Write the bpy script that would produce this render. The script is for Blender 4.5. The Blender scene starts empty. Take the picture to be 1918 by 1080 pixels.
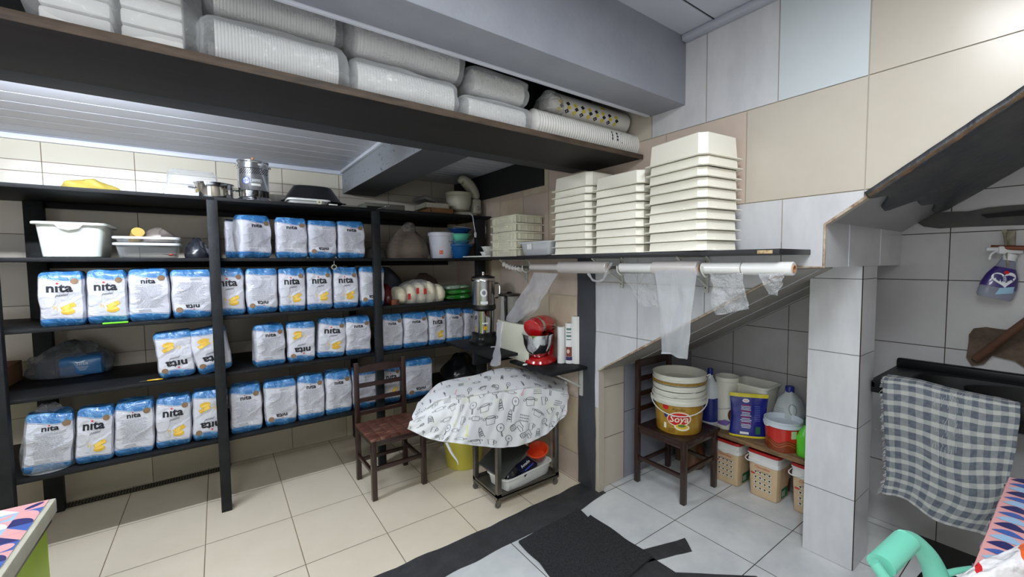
import bpy, bmesh, math, random
from mathutils import Vector, Matrix, noise
from mathutils.bvhtree import BVHTree
PI = math.pi
sc = bpy.context.scene
C = sc.collection
# ---------------- camera ----------------
CAM_F = 792.37; CX = 1010.95; CY = 536.75; EYE = Vector((0, 0, 1.6))
ROWS = ((0.7957137770982315, -0.6056385071464799, -0.006448534519484551),
        (-0.039222260365301125, -0.04090149586515384, -0.9983930498194733),
        (0.604401521530102, 0.7946880308003739, -0.05630039497838079))
cam_data = bpy.data.cameras.new('camera'); cam = bpy.data.objects.new('camera', cam_data); C.objects.link(cam)
cam_data.sensor_width = 36; cam_data.lens = 36 * CAM_F / 1918
cam_data.shift_x = -(CX - 959) / 1918; cam_data.shift_y = (CY - 540) / 1918
cam_data.clip_start = 0.02
_r, _d, _f = [Vector(v) for v in ROWS]
cam.matrix_world = Matrix.Translation(EYE) @ Matrix((_r, -_d, -_f)).transposed().to_4x4()
sc.camera = cam
# ---------------- view, world, lamps ----------------
sc.view_settings.view_transform = 'Standard'; sc.view_settings.look = 'None'
sc.view_settings.gamma = 1; sc.view_settings.use_curve_mapping = False
sc.view_settings.exposure = 0.22
w = bpy.data.worlds.new('world'); sc.world = w; w.use_nodes = True
w.node_tree.nodes['Background'].inputs[0].default_value = (0.80, 0.88, 1.0, 1)
w.node_tree.nodes['Background'].inputs[1].default_value = 0.3
def lamp(name, loc, sx, sy, power, rot=(0, 0, 0), col=(0.93, 0.97, 1.0), spread=180):
    l = bpy.data.lights.new(name, 'AREA'); l.shape = 'RECTANGLE'; l.size = sx; l.size_y = sy
    l.energy = power; l.color = col; l.spread = math.radians(spread)
    o = bpy.data.objects.new(name, l); C.objects.link(o); o.location = loc; o.rotation_euler = rot
    return o
lamp('ceiling_panel_lamp', (0.75, 0.15, 2.74), 1.0, 0.5, 30)
lamp('ceiling_panel_lamp', (-0.9, -0.6, 2.74), 0.9, 0.9, 46)
lamp('left_fill_lamp', (-1.9, 0.2, 1.5), 1.6, 1.6, 14, rot=(0, math.radians(-90), math.radians(25)), col=(0.9, 0.95, 1.0))  # added soft fill from the left, no real doorway stands behind it

TUBE = 250
# ---------------- helpers ----------------
AX = {'x': 0, 'y': 1, 'z': 2}
def W(px, py, ax, val):
    """point of the place on the plane ax = val that the calibrated view direction meets"""
    d = _r * ((px - CX) / CAM_F) + _d * ((py - CY) / CAM_F) + _f
    a = AX[ax]; return EYE + d * ((val - EYE[a]) / d[a])
def new_mesh(name, bm, mats, smooth=True, ang=35):
    me = bpy.data.meshes.new(name)
    bm.normal_update(); bm.to_mesh(me); bm.free()
    for m in (mats if isinstance(mats, (list, tuple)) else [mats]): me.materials.append(m)
    if smooth and len(me.polygons):
        me.polygons.foreach_set('use_smooth', [True] * len(me.polygons))
        me.set_sharp_from_angle(angle=math.radians(ang))
    return me
def obj(name, bm, mats, parent=None, label=None, smooth=True, ang=35):
    me = bm if isinstance(bm, bpy.types.Mesh) else new_mesh(name, bm, mats, smooth, ang)
    o = bpy.data.objects.new(name, me); C.objects.link(o)
    if parent is not None: o.parent = parent
    if label: o['label'] = label
    return o
def tag(o, label, cat, group=None, kind=None):
    o['label'] = label; o['category'] = cat
    if group: o['group'] = group
    if kind: o['kind'] = kind
    return o
def thing(name, label, cat, loc=(0, 0, 0), rz=0, group=None, rot=None):
    o = bpy.data.objects.new(name, None); C.objects.link(o); o.empty_display_size = .05
    o.location = loc; o.rotation_euler = rot if rot else (0, 0, rz)
    return tag(o, label, cat, group)
def struct(o): o['kind'] = 'structure'; return o
def dup(root, loc, label, group=None, rz=None, scale=None):
    r = root.copy(); C.objects.link(r); r.location = loc; r['label'] = label
    if rz is not None: r.rotation_euler = (0, 0, rz)
    if scale: r.scale = scale
    if group: r['group'] = group
    for ch in list(root.children):
        c = ch.copy(); C.objects.link(c); c.parent = r
        for g in list(ch.children):
            d = g.copy(); C.objects.link(d); d.parent = c
    return r
def BM(): return bmesh.new()
def box(bm, x0, x1, y0, y1, z0, z1, bev=0.0, mi=0, M=None, seg=2):
    vs = [bm.verts.new((x, y, z)) for x in (x0, x1) for y in (y0, y1) for z in (z0, z1)]
    F = [(0, 1, 3, 2), (4, 6, 7, 5), (0, 4, 5, 1), (2, 3, 7, 6), (0, 2, 6, 4), (1, 5, 7, 3)]
    fs = [bm.faces.new([vs[i] for i in f]) for f in F]
    if M is not None: bmesh.ops.transform(bm, matrix=M, verts=vs)
    for f in fs: f.material_index = mi
    if bev > 0:
        es = list({e for f in fs for e in f.edges})
        r = bmesh.ops.bevel(bm, geom=es, offset=bev, segments=seg, affect='EDGES', profile=0.5)
        for f in r['faces']: f.material_index = mi
    return bm
def lathe(bm, prof, seg=32, cx=0, cy=0, mi=0, sx=1, sy=1, capb=True, capt=True, M=None, power=2.0):
    """profile of (radius, z); power > 2 makes the plan a rounded square"""
    rings = []
    for r, z in prof:
        ring = []
        for i in range(seg):
            a = 2 * PI * i / seg; c, s = math.cos(a), math.sin(a)
            k = (abs(c) ** power + abs(s) ** power) ** (-1 / power)
            ring.append(bm.verts.new((cx + r * c * k * sx, cy + r * s * k * sy, z)))
        rings.append(ring)
    for a, b in zip(rings, rings[1:]):
        for i in range(seg):
            f = bm.faces.new((a[i], a[(i + 1) % seg], b[(i + 1) % seg], b[i])); f.material_index = mi
    if capb: bm.faces.new(rings[0][::-1]).material_index = mi
    if capt: bm.faces.new(rings[-1]).material_index = mi
    if M is not None: bmesh.ops.transform(bm, matrix=M, verts=[v for r in rings for v in r])
    return bm
def tube(bm, pts, r, seg=8, mi=0, closed=False, cap=True, flat=1.0):
    pts = [Vector(p) for p in pts]; n = len(pts); rings = []
    rr = r if isinstance(r, (list, tuple)) else [r] * n
    up = Vector((0, 0, 1)); prev = None
    for i, p in enumerate(pts):
        if closed: t = (pts[(i + 1) % n] - pts[i - 1])
        else: t = pts[min(i + 1, n - 1)] - pts[max(i - 1, 0)]
        t.normalize()
        if prev is None:
            a = t.cross(up)
            if a.length < .05: a = t.cross(Vector((1, 0, 0)))
        else: a = prev - t * prev.dot(t)
        a.normalize(); prev = a; b = t.cross(a)
        rings.append([bm.verts.new(p + (a * math.cos(2 * PI * k / seg) + b * math.sin(2 * PI * k / seg) * flat) * rr[i]) for k in range(seg)])
    m = n if closed else n - 1
    for i in range(m):
        A, B = rings[i], rings[(i + 1) % n]
        for k in range(seg):
            bm.faces.new((A[k], A[(k + 1) % seg], B[(k + 1) % seg], B[k])).material_index = mi
    if cap and not closed:
        bm.faces.new(rings[0][::-1]).material_index = mi; bm.faces.new(rings[-1]).material_index = mi
    return bm
def smoothpts(pts, n=6, closed=False):
    """Catmull-Rom"""
    P = [Vector(p) for p in pts]; out = []; m = len(P)
    rng = range(m) if closed else range(m - 1)
    for i in rng:
        if closed: a, b, c, d = P[i - 1], P[i], P[(i + 1) % m], P[(i + 2) % m]
        else: a, b, c, d = P[max(i - 1, 0)], P[i], P[i + 1], P[min(i + 2, m - 1)]
        for k in range(n):
            t = k / n
            out.append(0.5 * ((2 * b) + (c - a) * t + (2 * a - 5 * b + 4 * c - d) * t * t + (3 * b - a - 3 * c + d) * t ** 3))
    if not closed: out.append(P[-1])
    return out
def prism(bm, pts, h, mi=0, axis='z', base=0.0):
    """pts 2-D polygon extruded along the axis from base to base + h"""
    def m(p, t):
        return {'z': (p[0], p[1], t), 'x': (t, p[0], p[1]), 'y': (p[0], t, p[1])}[axis]
    A = [bm.verts.new(m(p, base)) for p in pts]; B = [bm.verts.new(m(p, base + h)) for p in pts]
    n = len(pts)
    fs = [bm.faces.new(A[::-1]), bm.faces.new(B)] + [bm.faces.new((A[i], A[(i + 1) % n], B[(i + 1) % n], B[i])) for i in range(n)]
    for f in fs: f.material_index = mi
    bmesh.ops.recalc_face_normals(bm, faces=fs)
    return bm
def sheet(bm, S, nu, nv, mi=0, uvs=(1, 1), mf=None):
    """surface S(u, v) over the unit square, with a UV map"""
    uvl = bm.loops.layers.uv.verify()
    V = [[bm.verts.new(S(i / nu, j / nv)) for j in range(nv + 1)] for i in range(nu + 1)]
    for i in range(nu):
        for j in range(nv):
            f = bm.faces.new((V[i][j], V[i + 1][j], V[i + 1][j + 1], V[i][j + 1]))
            f.material_index = mf(i, j) if mf else mi
            for l, (a, b) in zip(f.loops, ((i, j), (i + 1, j), (i + 1, j + 1), (i, j + 1))):
                l[uvl].uv = (a / nu * uvs[0], b / nv * uvs[1])
    return V
def solidify(o, t, off=-1):
    m = o.modifiers.new('thickness', 'SOLIDIFY'); m.thickness = t; m.offset = off; return o
def subsurf(o, n=2):
    m = o.modifiers.new('smooth', 'SUBSURF'); m.levels = n; m.render_levels = n; return o
def net(rows, closed=False):
    """smooth surface through a net of control points: S(u along a row, v across the rows)"""
    def cr(P, t):
        n = len(P) - 1; x = min(max(t, 0), 1) * n; i = min(int(x), n - 1); f = x - i
        a, b, c, d = P[max(i - 1, 0)], P[i], P[i + 1], P[min(i + 2, n)]
        return 0.5 * ((2 * b) + (c - a) * f + (2 * a - 5 * b + 4 * c - d) * f * f + (3 * b - a - 3 * c + d) * f ** 3)
    rows = [[Vector(p) for p in r] for r in rows]
    return lambda u, v: cr([cr(r, u) for r in rows], v)
_txt = {}; DC = .005
def text_polys(s, size=1.0, bold=0.0, shear=0.0, space=1.0):
    """a text as (verts, faces) in the XY plane, centred"""
    key = (s, bold, shear, space)
    if key not in _txt:
        cu = bpy.data.curves.new('t', 'FONT'); cu.body = s; cu.size = 1; cu.offset = bold; cu.shear = shear
        cu.space_character = space; cu.resolution_u = 2; cu.align_x = 'CENTER'; cu.align_y = 'CENTER'
        o = bpy.data.objects.new('t', cu); C.objects.link(o)
        dg = bpy.context.evaluated_depsgraph_get(); me = bpy.data.meshes.new_from_object(o.evaluated_get(dg))
        _txt[key] = ([tuple(v.co) for v in me.vertices], [tuple(p.vertices) for p in me.polygons])
        bpy.data.objects.remove(o); bpy.data.curves.remove(cu); bpy.data.meshes.remove(me)
    V, F = _txt[key]
    return [(x * size, y * size) for x, y, z in V], F
def put(bm, V, F, f3, mi):
    """adds flat polys mapped by f3(x, y) -> point, cut small enough to follow a curved surface"""
    F2 = []
    for f in F:
        P = [V[i] for i in f]; xs = [p[0] for p in P]
        if len(F) < 400 and max(xs) - min(xs) > DC * 1.6:
            k0, k1 = math.floor(min(xs) / DC), math.ceil(max(xs) / DC)
            for k in range(k0, k1):
                Q = clip(clip(P, -1, 0, -k * DC), 1, 0, (k + 1) * DC) if k1 - k0 > 1 else P
                if len(Q) >= 3:
                    try: bm.faces.new([bm.verts.new(f3(x, y)) for x, y in Q]).material_index = mi
                    except ValueError: pass
        else: F2.append(f)
    if not F2: return
    used = sorted({i for f in F2 for i in f}); mp = {i: n for n, i in enumerate(used)}; V = [V[i] for i in used]; F = [[mp[i] for i in f] for f in F2]
    vs = [bm.verts.new(f3(x, y)) for x, y in V]
    for f in F:
        try: bm.faces.new([vs[i] for i in f]).material_index = mi
        except ValueError: pass
def ell(cx, cy, rx, ry, n=16, a0=0, rot=0):
    c, s = math.cos(rot), math.sin(rot)
    P = [(rx * math.cos(2 * PI * i / n + a0), ry * math.sin(2 * PI * i / n + a0)) for i in range(n)]
    return [(cx + x * c - y * s, cy + x * s + y * c) for x, y in P]
def rect(cx, cy, w, h, rot=0):
    c, s = math.cos(rot), math.sin(rot)
    return [(cx + x * c - y * s, cy + x * s + y * c) for x, y in ((-w / 2, -h / 2), (w / 2, -h / 2), (w / 2, h / 2), (-w / 2, h / 2))]
def poly(bm, P, f3, mi): put(bm, P, [tuple(range(len(P)))], f3, mi)
def ribbon(bm, P, wd, f3, mi, closed=False):
    """thin line drawn along 2-D points"""
    n = len(P); L = []; R = []
    for i in range(n):
        a = P[(i - 1) % n] if closed or i else P[i]; b = P[(i + 1) % n] if closed or i < n - 1 else P[i]
        dx, dy = b[0] - a[0], b[1] - a[1]; l = math.hypot(dx, dy) or 1
        L.append((P[i][0] - dy / l * wd / 2, P[i][1] + dx / l * wd / 2)); R.append((P[i][0] + dy / l * wd / 2, P[i][1] - dx / l * wd / 2))
    F = [(i, (i + 1) % n, n + (i + 1) % n, n + i) for i in range(n if closed else n - 1)]
    put(bm, L + R, F, f3, mi)
def clip(P, a, b, c):
    """keeps the part of the polygon where a x + b y <= c"""
    out = []
    for i in range(len(P)):
        p, q = P[i], P[(i + 1) % len(P)]; dp, dq = a * p[0] + b * p[1] - c, a * q[0] + b * q[1] - c
        if dp <= 0: out.append(p)
        if (dp < 0 < dq) or (dq < 0 < dp):
            t = dp / (dp - dq); out.append((p[0] + (q[0] - p[0]) * t, p[1] + (q[1] - p[1]) * t))
    return out
def clip_poly(P, K):
    """clip by the convex counter-clockwise polygon K"""
    for i in range(len(K)):
        (x0, y0), (x1, y1) = K[i], K[(i + 1) % len(K)]
        P = clip(P, (y1 - y0), -(x1 - x0), (y1 - y0) * x0 - (x1 - x0) * y0)
        if len(P) < 3: return []
    return P

# ---------------- materials ----------------
def lin(c):
    return tuple(((v / 255) / 12.92 if v <= 10 else (((v / 255) + .055) / 1.055) ** 2.4) for v in c)
MATS = {}
def mat(name, c, rough=0.5, metal=0.0, coat=0.0, var=0.0, vscale=6.0, bump=0.0, bscale=40.0, trans=0.0, alpha=1.0, c2=None, emit=0.0, stretch=None, spec=0.5, sheen=0.0, sss=0.0, detail=4, thr=None):
    """sRGB colour; var mixes towards c2 (default darker) through noise; bump from noise"""
    if name in MATS: return MATS[name]
    m = bpy.data.materials.new(name); m.use_nodes = True; nt = m.node_tree; N = nt.nodes; L = nt.links
    b = N['Principled BSDF']; base = lin(c) + (1,)
    b.inputs['Base Color'].default_value = base; b.inputs['Roughness'].default_value = rough
    b.inputs['Metallic'].default_value = metal; b.inputs['Coat Weight'].default_value = coat
    b.inputs['Coat Roughness'].default_value = 0.08; b.inputs['Transmission Weight'].default_value = trans
    b.inputs['Alpha'].default_value = alpha; b.inputs['Specular IOR Level'].default_value = spec
    if sheen: b.inputs['Sheen Weight'].default_value = sheen
    if sss: b.inputs['Subsurface Weight'].default_value = sss; b.inputs['Subsurface Radius'].default_value = (.01, .01, .01)
    if emit: b.inputs['Emission Color'].default_value = base; b.inputs['Emission Strength'].default_value = emit
    if var > 0 or bump > 0:
        tc = N.new('ShaderNodeTexCoord'); mp = N.new('ShaderNodeMapping'); L.new(tc.outputs['Object'], mp.inputs[0])
        if stretch: mp.inputs['Scale'].default_value = stretch
    if var > 0:
        n = N.new('ShaderNodeTexNoise'); n.inputs['Scale'].default_value = vscale; n.inputs['Detail'].default_value = detail; n.inputs['Roughness'].default_value = .65
        L.new(mp.outputs[0], n.inputs['Vector'])
        r = N.new('ShaderNodeMapRange'); lo, hi = thr or (.38, .68)
        r.inputs[1].default_value = lo; r.inputs[2].default_value = hi; r.inputs[4].default_value = var
        L.new(n.outputs[0], r.inputs[0])
        x = N.new('ShaderNodeMix'); x.data_type = 'RGBA'; x.inputs[6].default_value = base
        x.inputs[7].default_value = (lin(c2) if c2 else tuple(v * .55 for v in base[:3])) + (1,)
        L.new(r.outputs[0], x.inputs[0]); L.new(x.outputs[2], b.inputs['Base Color'])
    if bump > 0:
        n = N.new('ShaderNodeTexNoise'); n.inputs['Scale'].default_value = bscale; n.inputs['Detail'].default_value = 5
        L.new(mp.outputs[0], n.inputs['Vector'])
        u = N.new('ShaderNodeBump'); u.inputs['Strength'].default_value = bump; u.inputs['Distance'].default_value = .01
        L.new(n.outputs[0], u.inputs['Height']); L.new(u.outputs[0], b.inputs['Normal'])
    MATS[name] = m; return m
def film(name, c=(235, 238, 242), a=0.12, rough=0.12, bscale=18, bump=.6, stretch=(1, 1, 1)):
    """thin clear plastic: mostly see-through, creased highlights"""
    m = bpy.data.materials.new(name); m.use_nodes = True; nt = m.node_tree; N = nt.nodes; L = nt.links; N.clear()
    out = N.new('ShaderNodeOutputMaterial'); tr = N.new('ShaderNodeBsdfTransparent')
    pb = N.new('ShaderNodeBsdfPrincipled'); pb.inputs['Base Color'].default_value = lin(c) + (1,); pb.inputs['Roughness'].default_value = rough
    mx = N.new('ShaderNodeMixShader'); tc = N.new('ShaderNodeTexCoord'); mp = N.new('ShaderNodeMapping'); mp.inputs['Scale'].default_value = stretch
    L.new(tc.outputs['Object'], mp.inputs[0])
    n = N.new('ShaderNodeTexNoise'); n.inputs['Scale'].default_value = bscale; n.inputs['Detail'].default_value = 3; n.inputs['Distortion'].default_value = .8
    L.new(mp.outputs[0], n.inputs['Vector'])
    u = N.new('ShaderNodeBump'); u.inputs['Strength'].default_value = bump; u.inputs['Distance'].default_value = .03
    L.new(n.outputs[0], u.inputs['Height']); L.new(u.outputs[0], pb.inputs['Normal'])
    lw = N.new('ShaderNodeLayerWeight'); lw.inputs[0].default_value = .25; L.new(u.outputs[0], lw.inputs[1])
    r = N.new('ShaderNodeMapRange'); r.inputs[3].default_value = a; r.inputs[4].default_value = min(1, a + .6)
    L.new(lw.outputs['Facing'], r.inputs[0])
    L.new(r.outputs[0], mx.inputs[0]); L.new(tr.outputs[0], mx.inputs[1]); L.new(pb.outputs[0], mx.inputs[2]); L.new(mx.outputs[0], out.inputs[0])
    MATS[name] = m; return m
black_wood = mat('black_painted_wood', (20, 21, 23), .6, var=.6, vscale=5, c2=(34, 35, 38), bump=.25, bscale=30, stretch=(1, 6, 6), spec=.22)
black_post = mat('black_painted_post', (24, 26, 29), .55, var=.6, vscale=9, c2=(40, 42, 46), bump=.3, bscale=40, spec=.25)
grout = mat('grey_grout', (120, 112, 100), .9)
grout_dark = mat('dark_grout', (70, 62, 52), .9, var=.6, vscale=8, c2=(40, 34, 28))
tile_beige = mat('beige_wall_tile', (218, 210, 197), .22, var=.35, vscale=3, c2=(204, 194, 180))
tile_cream = mat('cream_wall_tile', (198, 190, 178), .25, var=.4, vscale=2.5, c2=(184, 174, 160))
tile_pink = mat('pinkish_wall_tile', (206, 190, 178), .25, var=.5, vscale=2.5, c2=(186, 168, 154))
tile_marble = mat('marbled_wall_tile', (208, 209, 213), .22, var=.55, vscale=4, c2=(184, 185, 190), stretch=(1, 2.2, .8), detail=7)
tile_blue = mat('bluish_white_tile', (205, 213, 218), .2, var=.3, vscale=3, c2=(192, 200, 206))
floor_beige = mat('beige_floor_tile', (236, 224, 204), .32, var=.4, vscale=2.2, c2=(218, 204, 180), detail=6)
floor_white = mat('white_floor_tile', (226, 228, 228), .3, var=.6, vscale=2.4, c2=(176, 182, 188), detail=7)
grey_paint = mat('grey_beam_paint', (142, 147, 158), .5, var=.5, vscale=4, c2=(160, 164, 172), bump=.12, bscale=60)
speckled = mat('mouldy_grey_paint', (148, 153, 160), .6, var=.95, vscale=38, c2=(40, 42, 44), thr=(.6, .66), detail=6)
dark_paint = mat('dark_floor_paint', (50, 51, 54), .55, var=.6, vscale=10, c2=(72, 72, 74), bump=.35, bscale=50)
pier_paint = mat('dark_pier_paint', (62, 65, 72), .55, var=.4, vscale=5, c2=(50, 53, 58), bump=.15, bscale=50)
pvc = mat('grey_pvc_ceiling', (190, 193, 204), .35)
pvc_dark = mat('dark_pvc_groove', (50, 52, 58), .8)
pvc_trim = mat('white_pvc_trim', (220, 224, 236), .35)
white_pl = mat('white_plastic', (232, 234, 232), .35, sss=.05)
steel = mat('brushed_steel', (190, 190, 190), .25, metal=1.0, bump=.04, bscale=120, stretch=(1, 1, .05))
chrome = mat('polished_steel', (205, 205, 205), .08, metal=1.0)
black_pl = mat('black_plastic', (18, 18, 20), .35)
clear = film('clear_film')
ink = mat('black_ink', (22, 24, 34), .5)
# ================= STRUCTURE =================
def wall(name, to3, tiles, region, grout_m, mats, back=0.1, gap=.0022, lift=.004, smooth=False):
    """region: convex pieces (2-D, ccw) of the wall; tiles: (polygon, material index); to3(x, y, d) with d towards the room"""
    bm = BM()
    for K in region:
        F = [bm.verts.new(to3(x, y, 0)) for x, y in K]; B = [bm.verts.new(to3(x, y, -back)) for x, y in K]; n = len(K)
        fs = [bm.faces.new(F), bm.faces.new(B[::-1])] + [bm.faces.new((F[i], B[i], B[(i + 1) % n], F[(i + 1) % n])) for i in range(n)]
        bmesh.ops.recalc_face_normals(bm, faces=fs)
    for (x0, y0, x1, y1), mi in tiles:
        P = [(x0 + gap, y0 + gap), (x1 - gap, y0 + gap), (x1 - gap, y1 - gap), (x0 + gap, y1 - gap)]
        for K in region:
            Q = clip_poly(P, K)
            if len(Q) >= 3:
                vs = [bm.verts.new(to3(x, y, lift)) for x, y in Q]
                try: bm.faces.new(vs).material_index = mi
                except ValueError: pass
    return struct(obj(name, bm, [grout_m] + mats, smooth=smooth))
def grid(xs, ys, pick):
    return [((a, c, b, d), pick(i, j)) for i, (a, b) in enumerate(zip(xs, xs[1:])) for j, (c, d) in enumerate(zip(ys, ys[1:]))]
def rng(a, b, s):
    n = int(round((b - a) / s)); return [a + s * i for i in range(n + 1)]
random.seed(4)
XW = 2.05; YB = 4.17; XA = 3.2
# floors
FB = [[(-2.4, 2.17), (XW + .05, 2.17), (XW + .05, YB + .1), (-2.4, YB + .1)]]
wall('floor', lambda x, y, d: (x, y, d - .004), grid(rng(-2.697, 2.6, .43), rng(1.957, 4.7, .535), lambda i, j: 1),
     FB, mat('beige_grout', (150, 132, 104), .9), [floor_beige], smooth=False)
FW = [[(-2.4, -1.6), (XA + .1, -1.6), (XA + .1, 2.17), (-2.4, 2.17)]]
wall('floor', lambda x, y, d: (x, y, d - .0041), grid(rng(-2.42 + .0, 3.5, .462 + .0), rng(-1.42, 2.5, .49), lambda i, j: 1), FW, grout_dark, [floor_white])
def slab(name, pts, z, h, m, struc=True):
    bm = BM(); prism(bm, [(p[0], p[1]) for p in pts], h, base=z); o = obj(name, bm, m, smooth=False)
    return struct(o) if struc else o
def wob(P, n=8, a=.006, seed=0):
    out = []
    for i in range(len(P)):
        p, q = P[i], P[(i + 1) % len(P)]
        for k in range(n):
            t = k / n; x, y = p[0] + (q[0] - p[0]) * t, p[1] + (q[1] - p[1]) * t
            v = noise.noise_vector(Vector((x * 7 + seed, y * 7, seed))); out.append((x + v.x * a * 2, y + v.y * a * 2))
    return out
strip = [(-2.3, 2.19), (-2.3, 1.90), (.3, 1.93), (.86, 1.955), (1.32, 1.965), (1.8, 1.955), (2.09, 2.00), (2.10, 2.09), (2.045, 2.205), (1.5, 2.185), (1.15, 2.165), (.57, 2.18)]
slab('trim_1', wob(strip, 10, .008, 3), 0, .004, dark_paint)
st2 = [W(*p, 'z', 0)[:2] for p in ((1190, 1032), (1283, 1009), (1295, 1031), (1214, 1052), (1150, 1080), (1120, 1110), (1330, 1092), (1340, 1120), (1060, 1140), (1180, 1060))]
slab('trim_2', wob([W(*p, 'z', 0)[:2] for p in ((1180, 1036), (1283, 1009), (1296, 1031), (1200, 1056))], 6, .006, 5), 0, .004, dark_paint)
slab('trim_3', wob([W(*p, 'z', 0)[:2] for p in ((1225, 1046), (1262, 1072), (1420, 1080), (1500, 1130), (1080, 1180), (1150, 1090))], 6, .006, 7), 0, .004, dark_paint)
# floor drain grate along the back wall
t = thing('floor_drain_grate', 'long narrow grimy drain grate in the floor along the back wall under the shelves', 'drain', (-.9, 4.1, .001))
bm = BM(); box(bm, 0, .92, -.045, .035, 0, .004); obj('drain_channel', bm, mat('grate_grime', (58, 52, 46), .8), t, smooth=False)
bm = BM()
for i in range(58): box(bm, .008 + i * .0156, .015 + i * .0156, -.035, .028, .004, .009)
obj('grate_bars', bm, mat('grate_metal', (110, 104, 96), .5, metal=.4), t, smooth=False)
# back wall
bx = [-2.6 + .0, -2.18, -1.75, -1.31, -.88, -.44, 0.02, .46, .9, 1.34, 1.78, 2.2]
bz = [0, .26, .62, .985, 1.345, 1.805, 2.205, 2.275, 2.62, 3.0]
pk = {5: 1, 6: 1, 7: 3}
wall('wall_back', lambda x, y, d: (x, YB - d, y), grid(bx, bz, lambda i, j: pk.get(j, 2 if (i * 3 + j) % 4 else 1)),
     [[(-2.4, 0), (2.15, 0), (2.15, 3.0), (-2.4, 3.0)]], mat('back_wall_grout', (140, 126, 108), .9), [tile_beige, tile_cream, mat('white_band_tile', (214, 208, 192), .12)])
# right wall (staircase side): profile under the stair stays open
DG = lambda y: .865 + (2.03 - y) * (1.567 - .865) / (2.03 - .822)
R1 = [(2.03, 0), (YB + .1, 0), (YB + .1, 2.95), (2.03, 2.95)]
R2 = [(.80, DG(.80)), (2.03, DG(2.03)), (2.03, 2.95), (.80, 2.95)]
R3 = [(.70, 1.574), (.80, 1.574), (.80, 2.95), (.70, 2.95)]
UP = lambda y: 1.754 + (.70 - y) * (2.124 - 1.754) / (.70 - .161)
R4 = [(-.62, UP(-.62)), (.70, 1.754), (.70, 2.95), (-.62, 2.95)]
tl = []
def addt(y0, y1, z0, z1, mi): tl.append(((y0, z0, y1, z1), mi))
# indices: 1 beige 2 cream 3 pink 4 marble 5 blue
ty = [-.9, -.42, .07, .566]
for a, b in zip(ty, ty[1:]): addt(a, b, 2.32, 2.95, 2)
for a, b in zip([-.9, -.35, .14, .566][:3], [-.35, .14, .566]): addt(a, b, 1.88, 2.32, 2)
for y0, y1, m in ((.566, .902, 5), (.902, 1.256, 4), (1.256, 1.60, 4), (1.60, 1.95, 2), (1.95, 2.23, 2)): addt(y0, y1, 2.32, 2.95, m)
for a, b in zip([0, .35, .8, 1.2, 1.6], [.35, .8, 1.2, 1.6, 1.88]): addt(2.07, 2.23, a, b, 3)
for y0, y1, m in ((.566, 1.042, 2), (1.042, 1.50, 3), (1.50, 2.0, 3), (2.0, 2.23, 3)): addt(y0, y1, 1.88, 2.32, m)
for y0, y1, m in ((.0, .566, 4), (.566, .872, 4), (.872, 1.25, 4), (1.25, 1.70, 4), (1.70, 2.07, 4)): addt(y0, y1, 1.44 + .03, 1.88, m)
for y0, y1, m in ((.6, 1.25, 4), (1.25, 1.70, 4), (1.70, 2.07, 4)): addt(y0, y1, 1.13, 1.47, m)
for y0, y1, m in ((1.2, 1.70, 4), (1.70, 2.07, 4)): addt(y0, y1, .6, 1.13, m)
zz = [0, .2, .62, 1.0, 1.36, 1.75, 2.15, 2.42, 2.95]
for j, (a, b) in enumerate(zip(zz, zz[1:])):
    addt(2.23, 2.57, a, b, 1 if j % 2 else 3)
    for k, (c, d) in enumerate(((2.57, 2.91), (2.91, 3.27), (3.27, 3.62), (3.62, 3.95), (3.95, 4.3))): addt(c, d, a, b, 3 if (j + k) % 3 else 1)
wall('wall_right', lambda x, y, d: (XW - d, x, y), tl, [R1, R2, R3, R4], mat('right_wall_grout', (182, 174, 160), .9),
     [mat('stained_beige_tile', (208, 194, 172), .3, var=.6, vscale=3.5, c2=(182, 158, 132)), tile_cream, tile_pink, tile_marble, tile_blue], back=.05)
# dark painted pier strip on the right wall, ragged edges
pr = [(2.062, 0), (2.23, 0), (2.235, .4), (2.225, .9), (2.24, 1.2), (2.235, 1.63), (2.066, 1.63), (2.058, 1.2), (2.067, .8), (2.06, .4)]
bm = BM(); prism(bm, wob(pr, 8, .003, 2), -.006, axis='x', base=XW - .004); struct(obj('trim_4', bm, pier_paint, smooth=False))
# end wall of the low part under the stair (faces the camera)
wall('wall_stair_end', lambda x, y, d: (x, 2.07 - d, y), [((2.05, 0, 2.343, .355), 1), ((2.05, .355, 2.343, .72), 1), ((2.05, .72, 2.343, 1.2), 1), ((2.343, 0, 3.2, .5), 2), ((2.343, .5, 3.2, 1.0), 2)],
     [[(2.05, 0), (3.2, 0), (3.2, .92), (2.05, .92)]], grout_dark, [tile_cream, mat('bluish_grey_paint', (150, 152, 164), .6, var=.4, vscale=5, c2=(128, 130, 142))])
# alcove and sink wall
az = [0, .38, .80, 1.115, 1.49, 1.75, 1.97, 2.35, 2.8, 3.0]
ay = [-1.7, -1.2, -.8, -.35, .06, .49, .90, 1.30, 1.70, 2.1]
wall('wall_alcove', lambda x, y, d: (XA - d, x, y), grid(ay, az, lambda i, j: 1), [[(-1.6, 0), (2.12, 0), (2.12, 3.0), (-1.6, 3.0)]], grout_dark,
     [mat('sink_wall_tile', (180, 179, 182), .25, var=.6, vscale=2.5, c2=(160, 158, 160), detail=6)])
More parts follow.
